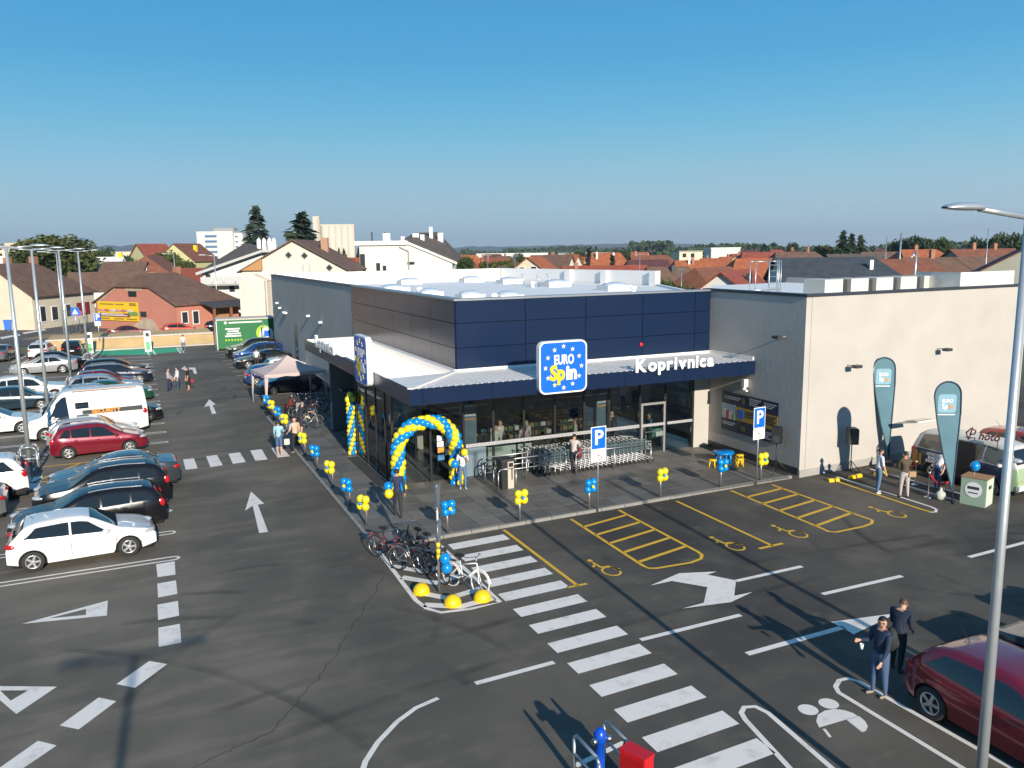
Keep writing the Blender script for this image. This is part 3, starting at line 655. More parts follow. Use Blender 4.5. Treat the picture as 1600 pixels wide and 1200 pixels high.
kp = thing('name_lettering', 'white raised letters spelling Koprivnica on the front canopy edge', 'lettering', (19.62, CY-.06, 4.62))
def letters(root, s, w, size, sx):
    x = -w/2; tot = 0; ws = []
    for ch in s:
        me = text_mesh(ch, size, .05, .026, sx, 'LEFT', 0.0, True); mx = max(v.co.x for v in me.vertices); mn = min(v.co.x for v in me.vertices); ws.append((me, mn, mx-mn)); tot += mx-mn
    gap = (w-tot)/(len(s)-1)
    for me, mn, ww in ws:
        m2 = me.copy(); m2.materials.append(M_SIGNW); o = put('letter', m2, root, (x-mn, 0, -.22)); o.rotation_euler = (math.pi/2, 0, 0); x += ww+gap
        mz = [v.co.y for v in me.vertices]
letters(kp, 'Koprivnica', 3.80, .70, 1.06)
kp2 = thing('name_lettering', 'white raised letters spelling Koprivnica along the west canopy edge', 'lettering', (CX-.06, 41.0, 4.62), -math.pi/2)
letters(kp2, 'Koprivnica', 4.4, .82, 1.0)
# poster board on the grey side wall
pb = thing('poster_board', 'dark navy poster board with a yellow band on the shaded side wall', 'poster', (WX-.03, 27.58, 1.98), -math.pi/2)
W_, H_ = 3.58, 1.74
m_pn = mat('poster_navy', (.012, .02, .05), .5); m_py = mat('poster_gold', (.42, .25, .02), .5); m_pt = mat('poster_print', (.42, .44, .48), .5)
def pbox(name, m, x0, x1, z0, z1, y=-.012, d=.01, par=pb): b = MB(); b.box(x0, x1, y, y+d, z0, z1); return b.build(name, m, par)
pbox('board', m_pn, -W_/2, W_/2, -H_/2, H_/2, -.02, .04)
pbox('gold_band', m_py, -W_/2+.95, W_/2, -.30, .30, -.032)
ph = pbox('photo', mat('photo_sky', (.28, .38, .48), .5), -W_/2, -W_/2+.94, -.34, .34, -.032)
for k, (c, x) in enumerate((((.55, .5, .45), -1.6), ((.4, .06, .05), -1.36), ((.6, .58, .55), -1.16), ((.2, .34, .12), -.98))): pbox('printed_figure', mat('printed_%d_figure' % k if False else ('printed_cream', 'printed_red', 'printed_white', 'printed_green')[k], c), x-.1, x+.1, -.32, .1-.05*k, -.041, .008)
pbox('printed_logo', M_SIGNB, -.68, -.30, -.2, .2, -.041, .008)
for (x0, x1, zt, n) in ((-1.65, -.55, .66, 2), (.05, .75, .75, 4), (.95, 1.68, .72, 3), (-1.68, -.85, -.52, 2), (.9, 1.5, -.5, 4)):
    for k in range(n): pbox('print_line', m_pt, x0, x1-.12*(k % 3), zt-.085*k, zt-.085*k+.045, -.041, .008)
for (x0, x1, zt, n) in ((-.18, .45, .14, 3), (.85, 1.7, .18, 4)):
    for k in range(n): pbox('print_line', m_pn, x0, x1-.1*(k % 2), zt-.1*k, zt-.1*k+.05, -.041, .008)
pbox('printed_plant', mat('printed_olive', (.10, .10, .03)), -.42, -.26, .50, .72, -.041, .008); pbox('printed_plant', mat('printed_olive', (.10, .10, .03)), -.45, -.2, -.72, -.52, -.041, .008)
# wall lamps, camera, alarm
def wall_lamp(label, loc, rot, m=M_DGREY):
    t = thing('wall_lamp', label, 'wall lamp', loc, rot, 'flood lamps on the market walls')
    b = MB(); b.bar((0, 0, 0), (0, -.35, .02), .05); b.build('arm', M_GALV, t)
    b = MB(); b.obox((0, -.45, .0), (.34, .26, .12)); b.build('head', m, t); return t
wall_lamp('dark flood lamp high on the shaded side wall', (WX-.01, 25.55, 5.62), -math.pi/2)
y0 = P0+d3*2.45; wall_lamp('flood lamp on the sunlit wall left of the first flag', (y0.x, y0.y-.02, 4.40), R(2.6))
y0 = P0+d3*8.0; wall_lamp('flood lamp on the sunlit wall right of the second flag', (y0.x, y0.y-.02, 4.72), R(2.6))
t = thing('security_camera', 'white camera hanging under the canopy end at the side wall', 'camera', (WX-.02, 27.75, 3.32))
b = MB(); b.obox((-.12, 0, .1), (.22, .14, .34)); b.build('housing', M_SIGNW, t); b = MB(); b.ball((-.16, 0, -.15), .09); b.obox((-.2, -.12, -.2), (.12, .2, .07)); b.build('camera_dome', M_SIGNW, t)
t = thing('alarm_beacon', 'small red alarm beacon on the navy wall above the lettering', 'beacon', (20.06, GY-.03, 5.05)); b = MB(); b.ball((0, -.05, 0), .10, 10, 6, (1, .6, 1)); b.build('lens', mat('red_lens', (.45, .01, .01), .3), t); b = MB(); b.obox((0, -.01, 0), (.16, .03, .16)); b.build('plate', M_DGREY, t)
dl = mbox('fire_door', m_mul, NX-.03, NX+.01, 65.6, 66.7, .1, 3.6)
for (y, z) in ((74.5, 4.9), (73.2, 4.55), (71.0, 4.3), (70.2, 4.3), (60.5, 4.7), (56.2, 4.55)):
    t = thing('wall_lamp', 'small light fitting on the long grey west wall, %s from its far end' % {74.5: 'first', 73.2: 'second', 71.0: 'third', 70.2: 'fourth', 60.5: 'fifth', 56.2: 'sixth'}[y], 'wall lamp', (NX, y, z), -math.pi/2, 'light fittings on the west wall'); b = MB(); b.obox((0, -.12, 0), (.3, .24, .14)); b.build('head', M_SIGNW, t)
# rooftop plant of the wing
for i in range(5):
    x, y, z = ((27.7+i*1.62), 27.6+i*.08, 6.75)
    t = thing('ventilation_unit', 'pale roof ventilation unit, number %s from the left in the row' % ('one', 'two', 'three', 'four', 'five')[i], 'vent unit', (x, y, z), R(2.6), 'roof ventilation units')
    b = MB(); b.box(-.55, .55, -.6, .6, .05, 1.02); b.build('case', mat('unit_cream', (.60, .57, .50), .6), t)
    b = MB(); b.box(-.14, .16, -.615, -.6015, .12, .22); b.build('grille', M_DGREY, t)
    b = MB(); b.box(.56, 1.02, -.4, .5, .15, .95); b.build('gap_shade', M_DGREY, t)  # dark box painted as the shade in the gap between units
t = thing('roof_enclosure', 'long pale sheet metal enclosure on the wing roof', 'enclosure', (36.3, 26.9, 6.6), R(2.6))
for k in range(3): b = MB(); b.box(-2.2+k*1.32, -.9+k*1.32, -1.0, -.96, .1, 1.35); b.build('panel', M_SHEET, t)
b = MB(); b.box(-2.26, -2.21, -1.0, 1.2, .1, 1.35); b.build('panel', M_GALV, t); b = MB(); b.box(-2.2, 1.8, -.95, 1.2, 0, 1.2); b.build('core', M_GALV, t)
t = thing('roof_ladder', 'white steel cage ladder rising behind the grey wall top', 'ladder', (28.3, 31.6, 6.5))
for x in (-.1, .5): 
    b = MB(); b.tube((x, 0, 0), (x, 0, 2.1), .035); b.build('stile', M_GALV, t)
for x in (-.85, -.5, .85, 1.1): 
    b = MB(); b.tube((x, .5, 0), (x, .5, 2.05), .025); b.build('post', M_GALV, t)
for k in range(7):
    b = MB(); b.tube((-.1, 0, .15+k*.28), (.5, 0, .15+k*.28), .015, .015, 5); b.build('rung', M_GALV, t)
b = MB(); b.path([(-.85, .5, 2.0), (-.5, .5, 2.0), (.5, .5, 2.0), (1.1, .5, 2.0)], .025); b.path([(-.85, .5, .6), (1.1, .5, .6)], .025); b.build('rail', M_GALV, t)
t = thing('roof_mast', 'short steel mast on the wing roof', 'mast', (34.6, 28.6, 6.75)); b = MB(); b.tube((0, 0, 0), (0, 0, 2.2), .05); b.build('pole', M_GALV, t); b = MB(); b.path([(0, 0, 1.9), (-.25, 0, 2.0), (-.35, 0, 1.8)], .04); b.build('hook', M_GALV, t)


# ================================================================== THE TOWN BEHIND
M_WIN = mat('window_dark', (.03, .035, .04), .12, 0, .7)
WALLS = {k: mat('plaster_'+k, c, .9, var=.07, vscale=.6) for k, c in dict(white=(.66, .64, .60), cream=(.62, .55, .42), pink=(.50, .20, .14), yellow=(.58, .54, .28), grey=(.30, .30, .29), sage=(.36, .36, .30), peach=(.55, .36, .22), warm=(.64, .58, .51)).items()}
ROOFS = {k: roof_mat('roof_'+k, c) for k, c in dict(brown=(.145, .082, .055), red=(.26, .062, .034), orange=(.36, .105, .040), maroon=(.10, .035, .034), dark=(.052, .050, .050), slate=(.045, .055, .068), greybrown=(.105, .085, .070), rust=(.20, .075, .042), white=(.68, .68, .68)).items()}  # the white entry is sun glare put into a roof colour
M_WOODG = mat('gable_boards', (.42, .22, .09), .8)
def house(label, p, yaw, L, W, he, hr, wall, roof, wins=(), chim=(), hip=(0, 0), group=None, name='house', ov=.45, cat='house', clip=None):
    """ridge along local X; hip = how far the ridge stops short of the -X / +X end"""
    t = thing(name, label, cat, (p[0], p[1], -.05), yaw, group)
    l, w = L/2, W/2; hr = max(hr, he+.6)
    b = MB(); g0, g1 = hip[0] == 0, hip[1] == 0
    ring = [(-l, -w), (l, -w), (l, w), (-l, w)]
    vs = [(x, y, 0) for x, y in ring]+[(x, y, he) for x, y in ring]+[(-l, 0, hr-.12), (l, 0, hr-.12)]
    fs = [(0, 1, 5, 4), (2, 3, 7, 6)]
    fs += [(1, 2, 6, 9, 5) if g1 else (1, 2, 6, 5)]
    if clip: hw = w*(hr-.12-clip)/(hr-.12-he); vs += [(-l, -hw, clip), (-l, hw, clip)]; fs.append((3, 0, 4, 10, 11, 7))
    else: fs.append((3, 0, 4, 8, 7) if g0 else (3, 0, 4, 7))
    b.add(vs, fs); b.build('wall', WALLS[wall], t)
    k = (hr-he)/w; ez = he-ov*k; b = MB(); th = .16
    a0, a1 = -l-ov+ (0 if g0 else 0), l+ov
    r0, r1 = (-l-ov if g0 else -l+hip[0]), (l+ov if g1 else l-hip[1])
    for dz, flip in ((0, False), (-th, True)):
        if clip: r0 = -l+(hr-clip)*.9
        A = [(a0, -w-ov, ez+dz), (a1, -w-ov, ez+dz), (a1, w+ov, ez+dz), (a0, w+ov, ez+dz), (r0, 0, hr+dz), (r1, 0, hr+dz)]
        F = [(0, 1, 5, 4), (2, 3, 4, 5)]
        if clip: hw2 = hw+.12; A += [(a0, -hw2, clip+dz), (a0, hw2, clip+dz)]; F = [(0, 1, 5, 4, -2), (2, 3, -1, 4, 5), (-2, 4, -1)]; F = [tuple(6+(i+2) if i < 0 else i for i in f) for f in F]
        if not g0: F.append((3, 0, 4))
        if not g1: F.append((1, 2, 5))
        b.add(A, [f[::-1] for f in F] if flip else F)
    for i, j in ((0, 1), (2, 3))+(((1, 5), (5, 2)) if g1 else ((1, 2),))+(((3, 7), (7, 6), (6, 0)) if clip else ((3, 4), (4, 0)) if g0 else ((3, 0),)): b.f.append((i, i+len(A), j+len(A), j)); b.m.append(0); b.sm.append(False)
    rf = b.build('roof', ROOFS[roof], t)
    for q in chim:
        x, y, h_ = q[:3]; s = q[3] if len(q) > 3 else .6; z = hr-abs(y)*k
        b = MB(); b.box(x-s/2, x+s/2, y-s/2, y+s/2, z-.8, z+h_); c = b.build('chimney', q[4] if len(q) > 4 else mat('chimney_brick', (.34, .16, .10), .85, var=.2), rf)
    for side, u, z, ww, hh in wins:
        b = MB(); f = MB()
        if side in 'SN':
            sy = -1 if side == 'S' else 1; y0, y1 = sorted((sy*(w-.02), sy*(w+.03))); b.box(u-ww/2, u+ww/2, y0, y1, z, z+hh)
            y0, y1 = sorted((sy*(w-.02), sy*(w+.06)))
            for a in ((u-ww/2-.1, u-ww/2, z-.1, z+hh+.1), (u+ww/2, u+ww/2+.1, z-.1, z+hh+.1), (u-ww/2, u+ww/2, z-.1, z), (u-ww/2, u+ww/2, z+hh, z+hh+.1)): f.box(a[0], a[1], y0, y1, a[2], a[3])
        else:
            sx = -1 if side == 'W' else 1; x0, x1 = sorted((sx*(l-.02), sx*(l+.03))); b.box(x0, x1, u-ww/2, u+ww/2, z, z+hh)
            x0, x1 = sorted((sx*(l-.02), sx*(l+.06)))
            for a in ((u-ww/2-.1, u-ww/2, z-.1, z+hh+.1), (u+ww/2, u+ww/2+.1, z-.1, z+hh+.1), (u-ww/2, u+ww/2, z-.1, z), (u-ww/2, u+ww/2, z+hh, z+hh+.1)): f.box(x0, x1, a[0], a[1], a[2], a[3])
        wo_ = b.build('window', M_WIN, t); f.build('frame', M_WHITE, wo_)
    return t
def between(a, b): return ((a[0]+b[0])/2, (a[1]+b[1])/2), math.atan2(b[1]-a[1], b[0]-a[0]), math.hypot(b[0]-a[0], b[1]-a[1])
def off(p, yaw, u, v): return (p[0]+u*math.cos(yaw)-v*math.sin(yaw), p[1]+u*math.sin(yaw)+v*math.cos(yaw))
# long cream house by the road
a, b_ = (-11.74, 119.88), (-5.17, 130.90); c, yw, L = between(a, b_); pos = off(c, yw, 0, 5.2)
cream = house('long cream house with brown roof and two red shuttered windows beside the road', pos, yw, L, 10.4, 4.6, 8.4, 'cream', 'brown', [('S', -L*.36, 1.0, 1.0, 1.9), ('S', -L*.18, 1.0, 1.2, 1.7), ('S', .5, 1.2, 1.0, 1.6)], [(-3, .2, .9, .7), (2, .2, 1.0, .8)], (0, 4.5))
for u in (L*.22, L*.36): b = MB(); b.box(u-.5, u+.5, -5.26, -5.2, 1.2, 2.9); b.build('shutter', mat('shutter_red', (.22, .02, .03), .6), cream)
# pink house with the hoarding
a, b_ = (-4.57, 118.51), (4.41, 106.08); c, yw, L = between(a, b_); W_ = L; PL = 9.5
pk = house('salmon pink house with brown half-hipped roof and a yellow hoarding on its gable', off(c, yw, 0, PL/2), yw+math.pi/2, PL, W_, 3.5, 7.0, 'pink', 'brown', [('S', -3.6, 1.1, .8, 1.3), ('S', -2.0, .9, .8, 1.5)], [(-1.0, 1.3, .7, .7), (2.0, .2, .8, .7)], (0, 3.0), ov=.35, clip=5.5)
# upper gable piece of the half hip, opening, verge plaster, porch
b = MB(); zt = 5.5; hw = W_/2*(6.88-zt)/(6.88-3.5)

m_pl = mat('bare_plaster', (.42, .34, .26), .95, var=.25, vscale=1.5)
b = MB(); b.box(-PL/2-.06, -PL/2-.02, -1.7, 1.5, 4.9, 5.45); b.ext([(-PL/2-.05, -W_/2+.1, 3.4), (-PL/2-.05, -W_/2+.9, 3.4), (-PL/2-.05, -hw+.5, zt), (-PL/2-.05, -hw, zt)], (.03, 0, 0)); b.ext([(-PL/2-.05, W_/2-.1, 3.4), (-PL/2-.05, hw, zt), (-PL/2-.05, hw-.5, zt), (-PL/2-.05, W_/2-.9, 3.4)], (.03, 0, 0))
b.ext([(-PL/2-.045, -4.2, .1), (-PL/2-.045, 1.5, .1), (-PL/2-.045, .2, .75), (-PL/2-.045, -1.6, 1.6), (-PL/2-.045, -3.2, 1.5), (-PL/2-.045, -3.9, .8)], (.025, 0, 0)); b.build('bare_plaster', m_pl, pk)
b = MB(); b.box(-PL/2-.08, -PL/2-.02, -.6, .9, 4.2, 4.85); b.build('loft_opening', M_BLACK, pk)
b = MB(); b.box(-PL/2-.07, -PL/2-.02, -2.2, -1.1, 1.75, 2.4); b.build('window', M_WIN, pk)
b = MB(); b.ext([(-1.6, -W_/2-.2, 3.35), (4.4, -W_/2-.2, 3.35), (4.2, -W_/2-2.4, 2.75), (-1.2, -W_/2-2.4, 2.75)], (0, 0, .14)); b.build('porch_roof', ROOFS['dark'], pk)
for x in (-1.0, 1.6, 4.0): b = MB(); b.box(x-.12, x+.12, -W_/2-2.3, -W_/2-2.06, .05, 2.75); b.build('porch_post', M_WOOD, pk)
b = MB(); b.box(-.9, 4.0, -W_/2-2.3, -W_/2-2.18, .05, 1.1); b.build('porch_wall', WALLS['peach'], pk)
b = MB(); b.box(1.2, 3.4, -W_/2-.3, -W_/2-.02, .5, 2.6); b.build('porch_door', M_WOODG, pk)
hb = thing('billboard', 'yellow butcher hoarding with a row of meat pictures on the pink gable', 'billboard', off(off(c, yw, 0, -.12), yw, -W_/2+W_*.30, 0)+(1.1,), yw)
hb.scale = (W_*.52/4.5, 1, .93)
def hbx(n, m, x0, x1, z0, z1, y=-.03): b = MB(); b.box(x0, x1, y, y+.025, z0, z1); return b.build(n, m, hb)
m_hy = mat('hoarding_yellow', (.80, .52, .02), .5); hbx('board', m_hy, -2.25, 2.25, 0, 2.55); hbx('dark_band', mat('printed_brown', (.22, .06, .05)), -2.05, 1.3, .5, 1.0, -.05)
for i in range(6):
    b = MB(); b.ball((-1.85+i*.62, -.05, 1.35), .36, 10, 5, (1, .06, .55)); b.build('printed_meat', mat(('printed_rose', 'printed_meat', 'printed_cream')[i % 3], ((.55, .30, .26), (.5, .16, .10), (.62, .52, .42))[i % 3]), hb)
for i in range(2): b = MB(); b.ball((1.4+i*.5, -.05, 1.0), .33, 9, 5, (1, .06, 1)); b.build('printed_greens', mat('printed_salad', (.18, .30, .08)), hb)
for x0, x1, z in ((-2.0, -.4, 2.12), (-.2, .7, 2.12), (1.3, 2.05, 2.05), (1.3, 2.0, 2.25), (-2.0, -1.0, .17), (-.5, .6, .17), (.9, 2.0, .17)): hbx('print_line', mat('printed_olive_text', (.28, .17, .02)), x0, x1, z, z+.16, -.05)
for x0, x1, z in ((-1.9, 1.0, .66), (-1.9, .6, .84)): hbx('print_line', M_SIGNW, x0, x1, z, z+.09, -.07)
# apartment block with balconies, left of the white gable house
q = (15.15, 135.50, 8.86); ap = thing('apartment_house', 'white three storey house with low dark roof, white chimneys and grey balconies', 'house', (q[0], q[1], -.05), R(-8))
b = MB(); b.ext([(-5.4, 0, 0), (5.6, 0, 0), (5.6, 0, 9.6), (3.4, 0, 9.6), (-5.4, 0, 6.6)], (0, 10, 0)); b.build('wall', WALLS['white'], ap)
b = MB(); vs = [(-6.2, -1.3, 6.45), (3.5, -1.3, 9.75), (5.9, -1.3, 9.8), (5.9, 8, 10.0), (1.0, 8, 11.0), (-5.0, 10, 6.8)]
b.add(vs+[(x, y, z-.35) for x, y, z in vs], [(0, 1, 4, 5), (1, 2, 3, 4), (6, 7, 1, 0), (7, 8, 2, 1), (8, 9, 3, 2), (9, 10, 4, 3), (10, 11, 5, 4), (11, 6, 0, 5), (7, 6, 11, 10), (8, 7, 10, 9)]); b.build('roof', ROOFS['greybrown'], ap)
b = MB(); b.bar((-6.25, -1.36, 6.3), (3.5, -1.36, 9.6), .1, .4); b.build('roof_edge', mat('pale_fascia', (.42, .42, .41), .6), ap); b = MB(); b.bar((3.52, -1.36, 9.62), (5.9, -1.36, 9.66), .1, .4); b.build('roof_edge', mat('pale_fascia', (.42, .42, .41), .6), ap)
for x, y in ((3.2, 1.6), (4.0, 1.5), (4.8, 1.4), (5.5, 1.4)): b = MB(); b.box(x-.3, x+.3, y-.3, y+.3, 8.3, 11.2); b.lathe([(.3, 11.2), (.34, 11.35), (.05, 11.7)], 8, (x, y, 0)); b.build('chimney', M_WHITE, ap)
for x, z, w_, h_ in ((-1.2, 3.4, .8, 2.1), (1.9, .6, .8, 2.1), (-4.6, 5.0, .7, 1.2), (3.0, 6.0, 1.2, 1.4)): b = MB(); b.box(x-w_/2, x+w_/2, -.05, .02, z, z+h_); b.build('window', M_WIN, ap)
m_bal = mat('balcony_panel', (.45, .46, .46), .5)
for z, x0, x1 in ((4.7, -5.6, 4.4), (1.5, -2.4, 3.6)):
    bl = MB(); bl.box(x0, x1, -1.9, -.01, z-.25, z); blo = bl.build('balcony', WALLS['grey'], ap)
    n = int((x1-x0)/1.5)
    for i in range(n): b = MB(); b.box(x0+(x1-x0)*i/n+.04, x0+(x1-x0)*(i+1)/n-.04, -1.92, -1.86, z, z+1.1); b.build('panel', m_bal, blo)
    b = MB(); b.box(x0, x0+.06, -1.8, -.01, z, z+1.1); b.build('panel', m_bal, blo)
# white gable house straight behind the market
q = (18.87, 107.48, 10.99); wg = house('tall white gable house with brown roof and small diamond windows behind the market', (q[0]+2.6, q[1]+6.3), R(67), 14, 13.2, 7.3, q[2], 'warm', 'brown', (), [(0, -2.6, 1.7, .9, mat('chimney_tall', (.40, .24, .16), .85))], ov=.55)
for u, z in ((.65, 9.0), (-1.35, 8.9), (-4.4, 7.35)):
    b = MB(); b.ext([(-7.04, u-.42, z), (-7.04, u, z+.42), (-7.04, u+.42, z), (-7.04, u, z-.42)], (.03, 0, 0)); wo_ = b.build('window', M_WIN, wg)
    b = MB(); b.path([(-7.05, u-.45, z), (-7.05, u, z+.45), (-7.05, u+.45, z), (-7.05, u, z-.45)], .05, 5, True); b.build('frame', mat('frame_grey', (.4, .38, .36)), wo_)
for u in (-1.1, -1.9): b = MB(); b.box(-7.03, -6.99, u-.12, u+.12, 5.2, 7.8); b.build('vent_slot', mat('vent_grey', (.45, .44, .43)), wg)
b = MB(); b.ext([(-7.5, 6.6, 7.15), (-7.5, 4.0, 7.15), (-7.5, 4.0, 8.6)], (.5, 0, 0)); b.build('gable_board', M_WOODG, wg)
b = MB(); b.box(-9.3, -7.0, 3.0, 6.4, 0, 5.9); b.build('annexe', WALLS['warm'], wg)
b = MB(); b.ext([(-9.35, 2.9, 5.9), (-9.35, 6.5, 5.9), (-9.35, 4.7, 6.7)], (2.35, 0, 0)); b.build('annexe_roof', WALLS['warm'], wg)
b = MB(); b.path([(-9.36, 3.2, 5.9), (-9.36, 3.2, .1)], .07); b.build('drainpipe', mat('pipe_grey', (.3, .29, .28)), wg)
# second white house with flat left part
q = (30.84, 117.65, 11.19); w2 = thing('apartment_house', 'white modern house with flat left part, sloping dark roof and many white chimneys', 'house', (q[0]+6, q[1]+1, -.05), R(-24))
b = MB(); b.box(-6, .6, -4, 6, 0, 10.2); b.build('wall', WALLS['white'], w2)
b = MB(); b.ext([(.61, -4, 0), (7.2, -4, 0), (7.2, -4, 7.6), (.61, -4, 10.4)], (0, 10, 0)); b.build('wall', WALLS['white'], w2)
b = MB(); b.box(-6.6, .9, -4.4, 6, 10.21, 10.8); b.build('roof_edge', M_WHITE, w2)
b = MB(); b.ext([(.4, -4.3, 10.55), (7.9, -4.3, 7.35), (7.9, -4.3, 7.65), (.4, -4.3, 10.9)], (0, .28, 0)); b.build('roof_edge', M_WHITE, w2)
b = MB(); b.ext([(.5, -4.0, 10.95), (7.9, -4.0, 7.7), (7.9, 9, 8.2), (4.2, 9, 12.1), (.5, 9, 12.0)], (0, 0, .15)); b.build('roof', ROOFS['greybrown'], w2)
for x, y, z, s in ((-2.3, -2, 11.9, 1.0), (.1, -2.5, 11.4, .5), (1.6, 1, 11.9, .9), (2.6, .6, 11.7, .6), (3.6, 4, 12.9, .5), (5.0, 4.5, 12.0, .8)): b = MB(); b.box(x-s/2, x+s/2, y-.4, y+.4, 8, z); b.build('chimney', M_WHITE, w2)
for x in (-4.6, -2.7): b = MB(); b.tube((x, -1, 10.5), (x, -1, 12.1), .1); b.build('flue', M_DGREY, w2)
for x, z, ww, hh in ((-3.4, 6.2, .55, 1.5), (-2.5, 6.0, .5, 1.3), (-5.6, 6.0, .7, 3.0), (1.3, 7.4, 1.0, .4)): b = MB(); b.box(x-ww/2, x+ww/2, -4.05, -3.98, z, z+hh); b.build('window', M_WIN, w2)
b = MB(); b.path([(-.3, -4.1, 9.9), (1.0, -4.1, 9.3), (1.0, -4.1, 3)], .09); b.build('drainpipe', mat('pipe_grey', (.3, .29, .28)), w2)
for i in range(7): b = MB(); x = -5.8+i*1.85; b.box(x, x+1.75, -5.0, -4.9, 5.4, 6.6); b.build('balcony_panel', m_bal, w2)
# grain silo and hospital
q = (95.13, 423.90, 7.78); si = thing('grain_silo', 'tall pale concrete grain silo with a taller stair tower at its left end', 'silo', (q[0], q[1], -.05), R(-18))
for i in range(5): b = MB(); b.lathe([(2.25, 0), (2.25, 22.6), (2.0, 22.7)], 14, (-4.8+i*3.1, 0, 0)); b.build('cell', mat('silo_concrete', (.55, .50, .42), .9, var=.06, vscale=.2), si)
b = MB(); b.box(-7.3, 9.7, .3, 5, 0, 22.4); b.build('back_row', mat('silo_concrete', (.55, .50, .42)), si)
b = MB(); b.box(-10.6, -7.3, -1.6, 3.4, 0, 27.4); b.build('tower', mat('silo_concrete', (.55, .50, .42)), si); b = MB(); b.box(-8.2, -7.2, -1.66, -1.6, 6, 26.6); b.build('stair_window', mat('silo_slot', (.40, .37, .32)), si)
b = MB(); b.box(-7.2, 9.9, -.6, 4.9, 22.7, 23.4); b.build('roof', mat('silo_concrete', (.55, .50, .42)), si)
q = (37.17, 406.36, 11.22); ho = thing('hospital', 'white office block with bands of blue windows on the skyline', 'building', (q[0]+2, q[1], -.05), R(-22))
b = MB(); b.box(-9.5, 6.6, -7, 7, 0, 19.4); b.build('wall', WALLS['white'], ho); b = MB(); b.box(6.61, 10.5, -5, 8, 0, 18.4); b.build('wing', WALLS['white'], ho); b = MB(); b.box(-3, 6, -3, 4, 19.4, 21); b.build('plant_room', WALLS['grey'], ho)
for k in range(5): b = MB(); b.box(-5.9, -.6, -7.08, -6.98, 17.6-k*2.35-.9, 17.6-k*2.35+.2); b.build('window', mat('window_blue', (.10, .19, .32), .2), ho)
for k in range(4): b = MB(); b.box(7.0, 8.3, -5.06, -4.98, 16.6-k*2.3, 17.4-k*2.3); b.build('window', mat('window_blue', (.10, .19, .32), .2), ho)
